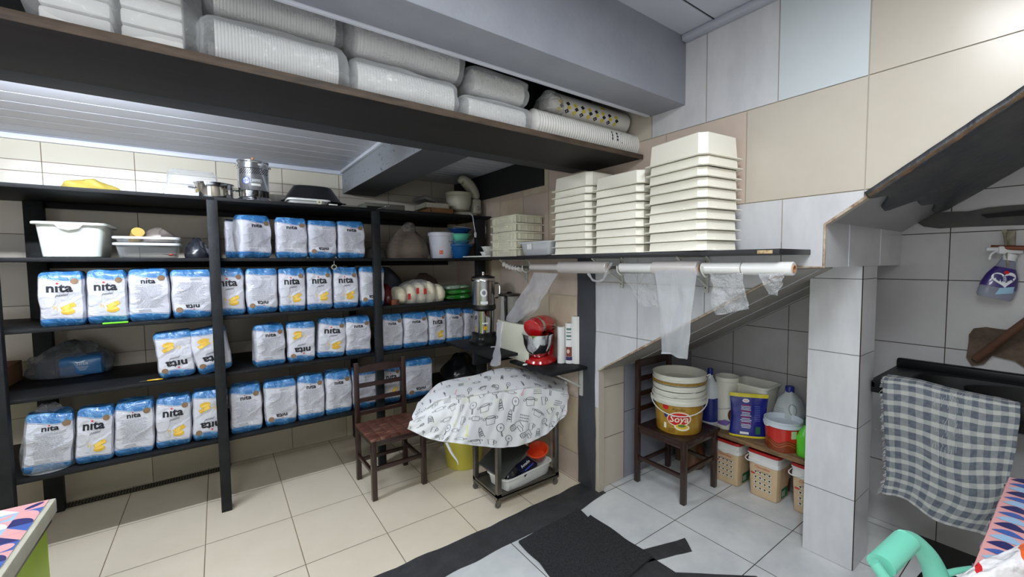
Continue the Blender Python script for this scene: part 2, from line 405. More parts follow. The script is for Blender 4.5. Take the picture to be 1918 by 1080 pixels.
# soffit of the lower flight (slab under the steps)
bm = BM()
def quad_slab(bm, A, B, x0, x1, th, mi=0):
    """sloping slab between (y, z) A and B, its underside along AB, thick upward"""
    prism(bm, [A, B, (B[0], B[1] + th), (A[0], A[1] + th)], x1 - x0, axis='x', base=x0, mi=mi)
quad_slab(bm, (2.06, DG(2.06)), (.83, DG(.83)), XW - .001, XA, .15)
struct(obj('ceiling_stair_underside', bm, mat('soffit_tile', (150, 146, 140), .35, var=.5, vscale=4, c2=(120, 112, 100)), smooth=False))
bm = BM()
for k in range(3):
    x = XW + .35 + k * .36
    quad_slab(bm, (2.05, DG(2.05) - .002), (.84, DG(.84) - .002), x, x + .005, .004)
struct(obj('trim_5', bm, pvc_trim, smooth=False))
bm = BM()  # landing beam over the column
box(bm, XW - .003, XA, .697, .84, 1.5735, 1.775); struct(obj('trim_6', bm, tile_marble, smooth=False))
for nm, x in (('trim_7', 2.33), ('trim_8', 2.80)):
    bm = BM(); box(bm, x, x + .004, .6955, .702, 1.574, 1.77); struct(obj(nm, bm, pvc_trim, smooth=False))
# upper flight underside: tiled piece then ragged dark painted piece
bm = BM(); quad_slab(bm, (.70, UP(.70) + .01), (.44, UP(.44) + .01), XW + .006, XA, .12); struct(obj('ceiling_upper_flight_tiled', bm, mat('soffit_tile_upper', (146, 146, 148), .35, var=.4, vscale=3, c2=(126, 126, 128)), smooth=False))
bm = BM()
S = lambda u, v: Vector((XW + .004 + v * (XA - XW), .53 - u * 1.15 - (.12 * v if u < .01 else 0), UP(.53 - u * 1.15) - .012 + .012 * noise.noise(Vector((u * 9, v * 6, 1)))))
def S2(u, v):
    y = .53 - u * 1.15 + (.07 * noise.noise(Vector((v * 5, 0, 4))) * (1 - min(1, u * 7)) + .02 * (1 - min(1, u * 7))) - .05 * v
    return Vector((XW - .012 + v * (XA - XW), y, UP(y) - .014 + (.003 * noise.noise(Vector((u * 22, v * 14, 1))))))
sheet(bm, S2, 40, 30)
o = struct(obj('ceiling_upper_flight_painted', bm, mat('flaking_dark_paint', (42, 46, 54), .5, var=.7, vscale=3.5, c2=(80, 80, 76), bump=.5, bscale=20, stretch=(1, 2, 1), detail=8)))
solidify(o, .03, 1)
bm = BM(); tube(bm, [Vector((XW - .006, .55 - k * .03, UP(.55 - k * .03) - .004 + .006 * noise.noise(Vector((k * .7, 2, 0))))) for k in range(40)], [.009 + .004 * noise.noise(Vector((k * .9, 0, 0))) for k in range(40)], 6)
struct(obj('trim_9', bm, mat('rough_brown_mortar', (96, 74, 52), .9, var=.8, vscale=20, c2=(46, 36, 28), bump=.6, bscale=60)))
# trims along the stringer edge
bm = BM()
tube(bm, [(XW - .004, y, z) for y, z in ((2.035, DG(2.035)), (.80, DG(.80)))], .006, 6)
tube(bm, [(XW - .004, .80, 1.574), (XW - .004, .70, 1.574), (XW - .004, .70, 1.754), (XW - .004, .55, UP(.55))], .006, 6)
struct(obj('trim_10', bm, mat('chipped_edge', (196, 184, 164), .7, var=.9, vscale=22, c2=(120, 74, 40))))
# column
bm = BM(); x0, x1, y0, y1 = 2.55, 2.765, .70, .935
box(bm, x0, x1, y0, y1, 0, 1.574, mi=0)
for a, b in zip([0, .372, .751, 1.123, 1.509], [.372, .751, 1.123, 1.509, 1.574]):
    for P in ([(x0 - .003, y0, 0), (x0 - .003, y1, 0)], [(x1, y0 - .003, 0), (x0 - .003, y0 - .003, 0)]):
        (ax, ay_, _), (bx_, by_, _) = P; g = .0015
        dx, dy = bx_ - ax, by_ - ay_; l = math.hypot(dx, dy); dx, dy = dx / l * g, dy / l * g
        bm.faces.new([bm.verts.new(v) for v in ((ax + dx, ay_ + dy, a + g), (bx_ - dx, by_ - dy, a + g), (bx_ - dx, by_ - dy, b - g), (ax + dx, ay_ + dy, b - g))]).material_index = 1
bmesh.ops.recalc_face_normals(bm, faces=bm.faces[:6])
struct(obj('trim_11', bm, [grout_dark, tile_marble], smooth=False))
# main ceiling, beams, back ceiling
def slat_ceiling(name, x0, x1, y0, y1, z, step):
    bm = BM(); box(bm, x0, x1, y0, y1, z + .006, z + .03, mi=1)
    y = y0
    while y < y1 - .01:
        e = min(y + step, y1); box(bm, x0, x1, y + .0055, e - .0055, z, z + .012, bev=.0018, seg=1); y = e
    return struct(obj(name, bm, [pvc, pvc_dark], smooth=False))
slat_ceiling('ceiling', -2.4, XW, -1.6, 1.60, 2.80, .2)
slat_ceiling('ceiling_back', -2.4, .93, 2.30, YB, 2.435, .178)
slat_ceiling('ceiling_back_corner', 1.22, XW, 2.30, YB, 2.435, .1)
bm = BM(); box(bm, -2.4, XW, 1.60, 2.30, 2.80, 2.83); struct(obj('ceiling_middle', bm, mat('bluish_ceiling', (120, 124, 138), .6), smooth=False))
bm = BM(); box(bm, -2.4, XW, 1.38, 1.60, 2.445, 2.82, bev=.006)
struct(obj('trim_12', bm, mat('grey_beam', (146, 150, 162), .45, var=.55, vscale=3, c2=(166, 170, 178), bump=.15, bscale=40, detail=8)))
bm = BM(); box(bm, -2.4, XW - .02, 1.60, 1.625, 2.44, 2.475, bev=.004); struct(obj('trim_13', bm, pvc_trim))
bm = BM(); box(bm, XW - .05, XW - .001, -1.5, 1.38, 2.765, 2.80, bev=.01); struct(obj('trim_14', bm, mat('grey_cornice', (176, 180, 192), .4)))
bm = BM(); box(bm, -2.4, XW, 2.10, 2.30, 2.235, 2.83, bev=.004); struct(obj('trim_15', bm, mat('dark_beam_paint', (56, 58, 62), .7, var=.5, vscale=4, c2=(46, 48, 52))))
bm = BM(); box(bm, .93, 1.22, 2.30, YB, 2.235, 2.47, bev=.003, mi=0)
for f in bm.faces:
    if f.calc_center_median().x < .94: f.material_index = 1
struct(obj('trim_16', bm, [mat('dark_beam_paint2', (66, 68, 72), .7), speckled], smooth=False))
bm = BM(); box(bm, .905, .93, 2.31, YB - .03, 2.41, 2.435, bev=.004); box(bm, -2.4, .93, YB - .03, YB - .005, 2.40, 2.435, bev=.004)
struct(obj('trim_17', bm, pvc_trim))
bm = BM(); box(bm, XW - .02, XW - .005, 2.62, YB - .01, 2.2, 2.43); struct(obj('trim_18', bm, mat('black_wall_paint', (24, 25, 28), .6), smooth=False))
# walls behind the camera close the room
wall('wall_left', lambda x, y, d: (-2.4 + d, x, y), grid(rng(-1.6, 4.6, .44), rng(0, 3.1, .44), lambda i, j: 1), [[(-1.6, 0), (4.2, 0), (4.2, 3.0), (-1.6, 3.0)]], grout, [tile_cream])
wall('wall_front', lambda x, y, d: (x, -1.6 + d, y), grid(rng(-2.4, 3.4, .44), rng(0, 3.1, .44), lambda i, j: 1), [[(-2.4, 0), (3.3, 0), (3.3, 3.0), (-2.4, 3.0)]], grout, [tile_cream])
bm = BM(); box(bm, XW, XA + .1, -1.6, 2.1, 2.95, 2.98); struct(obj('ceiling_stairwell', bm, mat('stairwell_paint', (170, 170, 172), .7), smooth=False))
# shelf board bearing the cup packs, spanning the room
t = thing('overhead_shelf', 'long black overhead shelf board with bare wood front edge holding packs of cups', 'shelf', (0, 1.66, 2.215))
bm = BM(); box(bm, -2.39, XW - .008, 0, .44, 0, .018, bev=.002); obj('board', bm, mat('overhead_board', (20, 18, 18), .75, var=.5, vscale=5, c2=(40, 34, 32), stretch=(.6, 5, 5)), t)
bm = BM(); box(bm, -2.39, XW - .012, -.004, .0, -.006, .022, bev=.001); obj('edge_strip', bm, mat('worn_wood_edge', (92, 76, 62), .6, var=.8, vscale=6, c2=(44, 36, 32), stretch=(1, 1, 6)), t)

# fluorescent tube hung behind the beam, out of the picture's view
t = thing('tube_lamp', 'long white fluorescent tube hanging below the back ceiling behind the beam', 'lamp', (-.75, 2.60, 2.352))
bm = BM(); lathe(bm, [(.013, -.6), (.013, .6)], 16, M=Matrix.Rotation(PI / 2, 4, 'Y')); tb = obj('glowing_tube', bm, mat('tube_glow', (238, 246, 255), .5, emit=TUBE), t)
bm = BM(); box(bm, -.62, .62, -.02, .02, .035, .06); box(bm, -.62, -.605, -.015, .015, -.016, .036); box(bm, .605, .62, -.015, .015, -.016, .036); obj('fixture', bm, white_pl, t)
# ================= SHELVING =================
YS = 3.40
lv = [2.03, 1.645, 1.268, .900, .468]          # top faces of the boards
bt = {}
t = thing('shelving_unit', 'tall black wooden shelving unit along the back wall, five boards high', 'shelves', (0, YS, 0))
def board(nm, x0, x1, z, th=.022, d=.66, y0=0):
    bm = BM(); box(bm, x0, x1, y0, y0 + d, z - th, z, bev=.0025); return obj(nm, bm, black_wood, t)
for z in lv:
    board('shelf_board', -1.25, .0, z, d=.72); board('shelf_board', .0, 1.0, z, d=.72)
    board('shelf_board', 1.0, 1.90 if z < 1.2 else 2.03, z if z > .6 else z, d=.72)
def post(x, y, w=.056, d=.05, top=2.005, z0=0):
    bm = BM(); box(bm, x - w / 2, x + w / 2, y, y + d, z0, top, bev=.003); return obj('post', bm, black_post, t)
post(-.012, -.045, top=2.005); post(.985, -.04, top=2.005, w=.055); post(-.945, -.04, w=.11, top=2.005)
post(-.90, .62, w=.085); post(-.005, .70 - .01, w=.05); post(.97, .69, w=.05); post(1.93, .02, w=.09, top=2.005)
for z in lv[:4]:
    bm = BM(); box(bm, -.9, 1.9, .66, .70, z - .06, z - .022, bev=.002); obj('support_rail', bm, black_wood, t)
# ================= FLOUR BALES =================
bag_mat = bpy.data.materials.new('printed_flour_bag'); bag_mat.use_nodes = True
nt = bag_mat.node_tree; N = nt.nodes; L = nt.links; pb = N['Principled BSDF']
tc = N.new('ShaderNodeTexCoord'); sx = N.new('ShaderNodeSeparateXYZ'); L.new(tc.outputs['Object'], sx.inputs[0])
def M2(op, a, b=None, c=None):
    n = N.new('ShaderNodeMath'); n.operation = op
    for i, v in enumerate((a, b, c)):
        if v is None: continue
        if isinstance(v, (int, float)): n.inputs[i].default_value = v
        else: L.new(v, n.inputs[i])
    return n.outputs[0]
X_, Z_ = sx.outputs[0], sx.outputs[2]
edge_t = M2('ADD', M2('MULTIPLY', M2('SINE', M2('MULTIPLY_ADD', X_, 26, .9)), -.010), .262)     # wavy lower edge of the top band
edge_b = M2('ADD', M2('MULTIPLY', M2('SINE', M2('MULTIPLY_ADD', X_, 22, 2.4)), .006), .040)
top = M2('GREATER_THAN', Z_, edge_t); bot = M2('LESS_THAN', Z_, edge_b)
band = M2('MAXIMUM', top, bot)
def near(z, e, dd, wd): return M2('LESS_THAN', M2('ABSOLUTE', M2('SUBTRACT', M2('SUBTRACT', z, e), dd)), wd)
line = M2('MAXIMUM', near(Z_, edge_t, -.004, .0011), near(Z_, edge_b, .004, .0011))
nz = N.new('ShaderNodeTexNoise'); nz.inputs['Scale'].default_value = 22; nz.inputs['Detail'].default_value = 3; L.new(tc.outputs['Object'], nz.inputs['Vector'])
def mixc(f, a, b):
    n = N.new('ShaderNodeMix'); n.data_type = 'RGBA'; L.new(f, n.inputs[0]) if not isinstance(f, float) else None
    for i, v in ((6, a), (7, b)):
        if isinstance(v, tuple): n.inputs[i].default_value = lin(v) + (1,)
        else: L.new(v, n.inputs[i])
    return n.outputs[2]
blue = mixc(M2('GREATER_THAN', nz.outputs[0], .53), (50, 112, 170), (92, 148, 196))
cc = mixc(band, (206, 207, 218), blue); cc = mixc(line, cc, (54, 70, 110)); L.new(cc, pb.inputs['Base Color'])
pb.inputs['Roughness'].default_value = .42; pb.inputs['Coat Weight'].default_value = .6; pb.inputs['Coat Roughness'].default_value = .12
n2 = N.new('ShaderNodeTexNoise'); n2.inputs['Scale'].default_value = 11; n2.inputs['Detail'].default_value = 4; n2.inputs['Distortion'].default_value = 1.2; L.new(tc.outputs['Object'], n2.inputs['Vector'])
bu = N.new('ShaderNodeBump'); bu.inputs['Strength'].default_value = .85; bu.inputs['Distance'].default_value = .02; L.new(n2.outputs[0], bu.inputs['Height'])
L.new(bu.outputs[0], pb.inputs['Normal']); L.new(bu.outputs[0], pb.inputs['Coat Normal'])
gold = mat('gold_seal', (140, 112, 84), .5, var=.6, vscale=90, c2=(104, 80, 58)); grey_ink = mat('grey_print', (128, 130, 138), .6)
red_ink = mat('red_ink', (214, 48, 52), .5); cookie = mat('cookie_print', (226, 182, 62), .5, var=.6, vscale=40, c2=(196, 146, 40)); egg_p = mat('egg_print', (196, 198, 208), .5)
cookie_hi = mat('cookie_light_print', (240, 204, 96), .5)
BW, BH, BD = .172, .305, .15
def bag_shape(bm, w=BW, h=BH, d=BD, seed=0, nz_=22, ns=40, amp=.006, top_round=.9):
    rings = []
    for j in range(nz_ + 1):
        t = j / nz_; e = abs(2 * t - 1)
        k = (1 - e ** 14 * .10) * (1 - (.04 * top_round * max(0, t - .75) / .25)); dd = (1 - e ** 10 * .30) * (.92 + .08 * math.sin(PI * t))
        z = h * t; ring = []
        for i in range(ns):
            a = 2 * PI * i / ns; c, s = math.cos(a), math.sin(a); p = 7.0
            q = (abs(c) ** p + abs(s) ** p) ** (-1 / p)
            x = w / 2 * k * c * q; y = d / 2 * dd * s * q
            v = noise.noise_vector(Vector((x * 16 + seed * 9, y * 16, z * 13 + seed)))
            zz = z + (.014 * noise.noise(Vector((x * 14, y * 14, seed + 5))) * max(0, t - .8) * 5)
            ring.append(bm.verts.new((x + v.x * amp, y + d / 2 + v.y * amp * 1.3, zz)))
        rings.append(ring)
    for a, b in zip(rings, rings[1:]):
        for i in range(ns): bm.faces.new((a[i], a[(i + 1) % ns], b[(i + 1) % ns], b[i]))
    for ring, fl in ((rings[0], 1), (rings[-1], 0)):
        c = sum((v.co for v in ring), Vector()) / len(ring); cv = bm.verts.new(c + Vector((0, 0, (.006 if not fl else 0))))
        for i in range(ns): bm.faces.new((ring[(i + 1) % ns], ring[i], cv) if fl else (ring[i], ring[(i + 1) % ns], cv))
    return bm
def wheat(bm, F, cx, cz, s, mi):
    for k in range(5): poly(bm, ell(cx + (k % 2 - .5) * s * .35, cz + k * s * .45, s * .18, s * .34, 8, rot=.4 * (1 if k % 2 else -1)), F, mi)
def make_bag(kind, seed):
    bm = bag_shape(BM(), seed=seed)
    tree = BVHTree.FromBMesh(bm)
    def F(x, z):
        h = tree.ray_cast(Vector((x, -1, z)), Vector((0, 1, 0)))
        return (x, (h[0].y if h[0] else 0) - .0022, z)
    mats = [bag_mat, ink, red_ink, gold, cookie, egg_p, grey_ink, cookie_hi]
    poly(bm, ell(.054, .250, .0155, .0165, 20), F, 3)
    if kind == 'A':
        V, Fc = text_polys('n\u0131ta', .066, .032, space=1.02); put(bm, [(x * 1.0 - .004, y + .2125) for x, y in V], Fc, F, 1)
        poly(bm, ell(-.010, .2385, .0052, .0052, 10), F, 2)
        V, Fc = text_polys('pastel', .022, -.004, .45, .9); put(bm, [(x + .002, y + .174 + x * .12) for x, y in V], Fc, F, 1)
        V, Fc = text_polys('massas', .009, 0, .2); put(bm, [(x + .002, y + .189) for x, y in V], Fc, F, 6)
        poly(bm, ell(.024, .080, .027, .0155, 20, rot=.1), F, 4); poly(bm, ell(.022, .088, .024, .010, 20, rot=.15), F, 7)
        poly(bm, rect(.026, .108, .058, .024, .48), F, 4); poly(bm, rect(.0255, .110, .050, .017, .48), F, 7)
        poly(bm, ell(-.030, .078, .015, .012, 16), F, 5); poly(bm, ell(-.031, .081, .009, .006, 12), F, 0)
        poly(bm, ell(-.046, .092, .006, .015, 12, rot=.6), F, 5); wheat(bm, F, -.026, .098, .010, 7); wheat(bm, F, -.016, .094, .008, 7)
    else:
        V, Fc = text_polys('n\u0131ta', .040, .028, space=1.02); put(bm, [(x - .002, y + .232) for x, y in V], Fc, F, 1)
        poly(bm, ell(-.006, .2478, .0032, .0032, 8), F, 2)
        r = random.Random(seed)
        for k in range(21):
            z = .212 - k * .0066; wl = .045 + r.random() * .012
            if k in (5, 13): wl *= .6
            xs = -wl
            while xs < wl:
                l = .006 + r.random() * .012; poly(bm, rect(xs + l / 2 - .003, z, l, .0016), F, 6); xs += l + .0024
        for k in range(2): poly(bm, rect(-.02, .064 - k * .007, .05, .002), F, 6)
    me = new_mesh('flour_bag', bm, mats)
    return me
bagm = {(k, s): make_bag(k, s + (10 if k == 'B' else 0)) for k in 'AB' for s in (1, 2, 3)}
# plane y, bottom z; (px left, px right, px bottom-centre y, px top y, kind, upside down, tilt degrees, turn degrees, label)
bags = [
 # fourth-from-floor row, right bay (second board)
 (446, 517, 1, 'B', 0, 0, 20, 'flour bag turned to show its side, leftmost bright one on the second board, middle bay'),
 (517, 577, 1, 'B', 0, 0, 0, 'flour bag with text side out, left neighbour of the upside-down bag on the second board'),
 (577, 632, 1, 'B', 1, 0, 0, 'upside-down flour bag, third from left under the top shelf of the middle bay'),
 (633, 685, 1, 'B', 0, 0, 0, 'flour bag with crumpled blue top, rightmost under the top shelf of the middle bay'),
 (67, 157, 2, 'A', 0, 0, 0, 'flour bag with large name and cookies, leftmost below the white tub'),
 (159, 238, 2, 'A', 0, 0, 0, 'flour bag with large name and cookies standing above the neon green strip'),
 (238, 318, 2, 'B', 0, 0, 0, 'flour bag showing its text side, standing below the clear boxes'),
 (319, 397, 2, 'B', 1, 0, 0, 'upside-down flour bag beside the first post, below the clear boxes'),
 (398, 459, 2, 'A', 0, 0, 0, 'flour bag half hidden behind the first post, showing cookies, middle board'),
 (460, 521, 2, 'B', 1, 0, 0, 'upside-down flour bag just right of the first post on the middle board'),
 (522, 574, 2, 'A', 0, 0, 0, 'flour bag with cookies, left of the two matching ones in the middle bay'),
 (575, 624, 2, 'A', 0, 0, 0, 'flour bag with cookies under the small metal ring in the middle bay'),
 (625, 673, 2, 'A', 0, 0, 0, 'flour bag with cookies, second left of the second post on the middle board'),
 (675, 722, 2, 'B', 1, 0, 0, 'upside-down flour bag passing behind the second post on the middle board'),
 (293, 366, 3, 'A', 1, -4, 0, 'upside-down cookie flour bag leaning beside the yellow utility knife'),
 (366, 438, 3, 'A', 1, -9, 0, 'upside-down cookie flour bag leaning behind the first post'),
 (478, 537, 3, 'B', 0, 0, 8, 'flour bag showing text, leftmost of the middle-bay row on the second lowest board'),
 (538, 592, 3, 'A', 1, 0, 0, 'upside-down cookie flour bag, second in the middle bay on the second lowest board'),
 (593, 647, 3, 'A', 0, 4, 0, 'upright cookie flour bag slightly tilted, third in the middle bay on the second lowest board'),
 (648, 697, 3, 'B', 0, 0, 0, 'flour bag showing text left of the second post on the second lowest board'),
 (715, 757, 3, 'B', 0, 0, 0, 'flour bag showing text just right of the second post, below the bundled cloths'),
 (758, 804, 3, 'B', 0, 0, 0, 'flour bag showing text, second right of the second post below the bundled cloths'),
 (805, 837, 3, 'A', 0, 0, 0, 'only cookie-faced flour bag below the bundled cloths'),
 (838, 870, 3, 'B', 0, 0, 0, 'narrow flour bag with text left of the steel blender'),
 (871, 905, 3, 'B', 0, 0, 0, 'flour bag mostly hidden behind the steel blender'),
 (32, 130, 4, 'B', 0, 5, 12, 'flour bag showing text, leftmost on the lowest board, wrapped in clear film'),
 (132, 207, 4, 'A', 0, 3, 0, 'flour bag with large name and cookies, second from left on the lowest board'),
 (208, 286, 4, 'B', 0, 2, 0, 'flour bag showing text, third from left on the lowest board'),
 (287, 357, 4, 'A', 0, 2, 0, 'flour bag with large name and cookies, fourth from left on the lowest board'),
 (357, 425, 4, 'A', 1, 2, 0, 'upside-down cookie flour bag left of the first post on the lowest board'),
 (431, 493, 4, 'B', 0, 0, 0, 'flour bag showing text just right of the first post on the lowest board'),
 (496, 558, 4, 'B', 1, 0, 0, 'upside-down flour bag on the lowest board of the middle bay'),
 (559, 611, 4, 'B', 0, 0, 0, 'flour bag showing text, third right of the first post on the lowest board'),
 (612, 662, 4, 'B', 0, 0, 0, 'flour bag showing text left of the chair back on the lowest board'),
 (663, 708, 4, 'B', 1, 0, 0, 'upside-down flour bag behind the left post of the chair back'),
 (718, 753, 4, 'A', 0, 0, 0, 'cookie flour bag seen through the rails of the chair back'),
 (762, 815, 4, 'B', 1, 0, 6, 'upside-down flour bag at the right end of the lowest board behind the tablecloth'),
]
rv = random.Random(8)
for i, (xa, xb, lvl, kind, inv, tilt, turn, lab) in enumerate(bags):
    zb = lv[lvl]; yf = YS + .022
    ym = 545 if lvl == 2 else {1: 440, 3: 640, 4: 780}[lvl]
    A = W(xa, ym, 'y', yf); B = W(xb, ym, 'y', yf); wd = B.x - A.x
    gr = {1: 'flour bags on the second board', 2: 'flour bags on the middle board', 3: 'flour bags on the second lowest board', 4: 'flour bags on the lowest board'}[lvl]
    o = bpy.data.objects.new('flour_bag', bagm[(kind, 1 + i % 3)]); C.objects.link(o)
    sx_ = (wd - .004) / BW; hh = {1: .275, 2: .305, 3: .288, 4: .315}[lvl] * rv.uniform(.985, 1.02)
    if i == 0: sx_ *= .9; hh = .285
    sz = hh / BH
    o.scale = (sx_, 1, sz); cx = (A.x + B.x) / 2
    Rm = Matrix.Rotation(math.radians(tilt), 4, 'Y') @ Matrix.Rotation(math.radians(turn), 4, 'Z')
    base = Matrix.Translation((cx, yf, zb + .001 + abs(math.sin(math.radians(tilt))) * wd * .42))
    flip = Matrix.Translation((0, 0, hh)) @ Matrix.Rotation(PI, 4, 'Y') if inv else Matrix.Identity(4)
    o.matrix_world = base @ Rm @ flip @ Matrix.Diagonal((sx_, 1, sz, 1))
    tag(o, lab, 'flour bag', gr)
# the bag seen from its printed side at the left end of the second board
bm = bag_shape(BM(), w=.10, h=.27, d=.16, seed=33); o = obj('flour_bag', bm, bag_mat)
o.location = (.10, YS + .24, lv[1] + .001); tag(o, 'flour bag in shadow behind the first post, beside the one turned sideways', 'flour bag', 'flour bags on the second board')
# pack wrapped in clear film on the second lowest board
bm = bag_shape(BM(), w=.20, h=.125, d=.20, seed=21); wrap_blue = mat('blue_pack', (58, 116, 172), .4, coat=.5)
tree = BVHTree.FromBMesh(bm); F = lambda x, z: (x, ((tree.ray_cast(Vector((x, -1, z)), Vector((0, 1, 0)))[0] or Vector()).y) - .002, z)
V, Fc = text_polys('n\u0131ta', .034, .016); put(bm, [(x + .01, y + .085) for x, y in V], Fc, F, 1)
for k in range(3): poly(bm, rect(.01, .06 - k * .009, .05 - k * .01, .003), F, 1)
o = obj('flour_pack', bm, [wrap_blue, mat('pale_print', (205, 220, 236), .5)]); p = W(152, 705, 'z', lv[3]); o.location = (p.x, p.y, lv[3] + .001)
tag(o, 'blue flour pack lying inside the loose grey film, second lowest board at far left', 'flour pack')
fm = film('smoky_film', (150, 156, 168), .3, .15, 9, .9)
def crumple(name, cx, cy, z0, w, d, h, m, seed, amp=.03, label=None, cat='plastic bag', seg=40, nz_=20, top=.35, tail=0, sm=1, freq=9):
    """a loose crumpled bag: lumpy dome"""
    bm = BM(); rings = []
    for j in range(nz_ + 1):
        t = j / nz_; k = math.sqrt(max(0, 1 - (t * .985) ** 2.3)) * (1 - .12 * (1 - t) ** 4)
        k = k * (1 - top * t * t) ; ring = []
        for i in range(seg):
            a = 2 * PI * i / seg; c, s = math.cos(a), math.sin(a)
            v = noise.noise_vector(Vector((c * 1.6 + seed, s * 1.6, t * 2.5 + seed))) * 1.0 + noise.noise_vector(Vector((c * freq * .5 + seed, s * freq * .5, t * freq * .7))) * .45
            x = w / 2 * k * c + v.x * amp * (t + .25); y = d / 2 * k * s + v.y * amp * (t + .25)
            ring.append(bm.verts.new((x, y, max(.001, h * t + (v.z * amp * (.3 if j else 0))))))
        rings.append(ring)
    for a, b in zip(rings, rings[1:]):
        for i in range(seg): bm.faces.new((a[i], a[(i + 1) % seg], b[(i + 1) % seg], b[i]))
    bm.faces.new(rings[0][::-1]); bm.faces.new(rings[-1])
    o = obj(name, bm, m, ang=60); o.location = (cx, cy, z0)
    if label: tag(o, label, cat)
    return o
p = W(135, 700, 'z', lv[3])
crumple('plastic_bag', p.x + .0, p.y + .02, lv[3] + .002, .42, .34, .21, fm, 3, .055, 'loose smoky clear film heaped over the blue flour pack at far left', freq=11)
p = W(80, 775, 'y', YS + .10)
crumple('plastic_wrap', -.79, YS + .13, lv[4] + .003, .235, .26, .36, clear, 12, .02, 'clear film pulled over the leftmost flour bag of the lowest board', top=.1)
# small things on the boards
bm = BM(); a = W(192, 606, 'y', YS - .001); b = W(240, 604, 'y', YS - .001); box(bm, a.x, b.x, YS - .004, YS + .02, lv[2] + .0005, lv[2] + .008, bev=.001)
tag(obj('plastic_strip', bm, mat('neon_green', (120, 232, 40), .4, emit=0)), 'neon green plastic strip at the board edge under the second flour bag', 'strip')
p = W(285, 706, 'z', lv[3]); t = thing('utility_knife', 'small yellow utility knife lying at the board edge left of the leaning bags', 'knife', (p.x, YS + .035, lv[3] + .001), rz=-.2)
bm = BM(); tube(bm, smoothpts([(-.01, .0, .006), (.02, -.004, .008), (.045, -.002, .008), (.06, .008, .006)], 4), [.005, .006, .0065, .007, .007, .0075, .008, .008, .008, .007, .006, .005, .004], 8, flat=.6)
obj('handle', bm, mat('yellow_plastic', (240, 186, 30), .35), t)
bm = BM(); box(bm, -.045, -.005, -.004, .004, .004, .0055); obj('blade', bm, steel, t, smooth=False)
p = W(626, 500, 'y', YS + .01); t = thing('metal_ring', 'small pale ring hanging under the board above the middle flour bags', 'ring', p)
bm = BM(); tube(bm, [(math.cos(a) * .016, 0, math.sin(a) * .016) for a in [2 * PI * k / 20 for k in range(20)]], .0035, 8, closed=True); obj('ring_loop', bm, mat('pale_ring', (170, 166, 150), .4), t)
bm = BM(); tube(bm, [(0, 0, .016), (0, .0, lv[1] - .022 - p.z)], .0015, 6); obj('hook', bm, steel, t)
# ================= THINGS ON THE TOP BOARD =================
ZT = lv[0] + .0012
def at(px, z, y): 
    p = W(px, 340, 'y', y); return Vector((p.x, y, z))
# yellow bag
o = crumple('plastic_bag', -.60, YS + .38, ZT, .30, .24, .095, mat('yellow_bag', (206, 184, 88), .45, bump=.5, bscale=18), 7, .03, 'crumpled yellow plastic bag lying on the top board at the left', freq=5)
# clear tub, white box
def tub(name, x0, x1, y0, y1, z0, z1, m, label, cat, taper=.03, rim=.012, lipm=None, th=.003, ridge=True, group=None, lidm=None):
    t = thing(name, label, cat, ((x0 + x1) / 2, (y0 + y1) / 2, z0), group=group); hx, hy, h = (x1 - x0) / 2 - rim, (y1 - y0) / 2 - rim, z1 - z0
    bm = BM(); prof = []
    for k, z in ((1 - taper / hx * 1.0, 0), (1, h)): prof.append((k, z))
    pw = 9
    def ring(s, z, add=0): return (s, z)
    lathe(bm, [(hx - taper - .008, 0), (hx - taper, .006), (hx, h - .002), (hx - th, h - .002), (hx - taper - th, .008), (hx - taper - .012, .004)], 56, sy=hy / hx, power=pw, capt=True)
    obj('tub_body', bm, m, t, ang=50)
    bm = BM(); lathe(bm, [(hx, h - .012), (hx + rim, h - .014), (hx + rim + .001, h - .003), (hx + rim - .002, h), (hx - th, h), (hx - th, h - .003)], 56, sy=hy / hx, power=pw, capb=False, capt=False)
    obj('rim', bm, lipm or m, t, ang=50)
    return t
clear_pl = film('clear_hard_plastic', (225, 230, 236), .16, .08, 3, .1)
a = at(306, ZT, YS + .30); b = at(413, ZT, YS + .30)
t = thing('clear_container', 'large clear plastic container upside down on the top board behind the steel pot', 'container', ((a.x + b.x) / 2, YS + .38, ZT + .035))
bm = BM(); hw = (b.x - a.x) / 2; lathe(bm, [(hw, 0), (hw - .004, .006), (hw - .018, .150), (hw - .035, .168), (hw - .06, .172)], 48, sy=.75, power=6, capb=False)
obj('container_shell', bm, clear_pl, t); bm = BM(); lathe(bm, [(hw + .006, 0), (hw + .006, .008), (hw - .001, .008), (hw - .001, 0)], 48, sy=.75, power=6, capb=False, capt=False); obj('rim', bm, clear_pl, t)
a = at(305, ZT, YS + .10); b = at(375, ZT, YS + .10)
bm = BM(); box(bm, a.x, b.x + .10, YS + .14, YS + .58, ZT, ZT + .034, bev=.004); tag(obj('white_box', bm, white_pl), 'flat white box under the clear container on the top board', 'box')
# steel pot
a = at(363, ZT, YS + .14); b = at(437, ZT, YS + .14); r = (b.x - a.x) / 2
t = thing('steel_pot', 'short steel cooking pot left of the drum-shaped food processor on the top board', 'pot', ((a.x + b.x) / 2, YS + .17, ZT))
bm = BM(); lathe(bm, [(r - .012, 0), (r - .003, .004), (r, .012), (r, .098), (r + .006, .101), (r + .006, .104), (r - .003, .104), (r - .003, .01), (.001, .008)], 40, capt=False); obj('pot_body', bm, chrome, t)
bm = BM(); tube(bm, smoothpts([(-r, .02, .07), (-r - .025, .01, .072), (-r - .025, -.02, .072), (-r, -.03, .07)], 5), .004, 8); obj('handle', bm, chrome, t)
bm = BM(); tube(bm, smoothpts([(r, .02, .07), (r + .02, .01, .072), (r + .02, -.02, .072), (r, -.03, .07)], 5), .004, 8); obj('handle', bm, chrome, t)
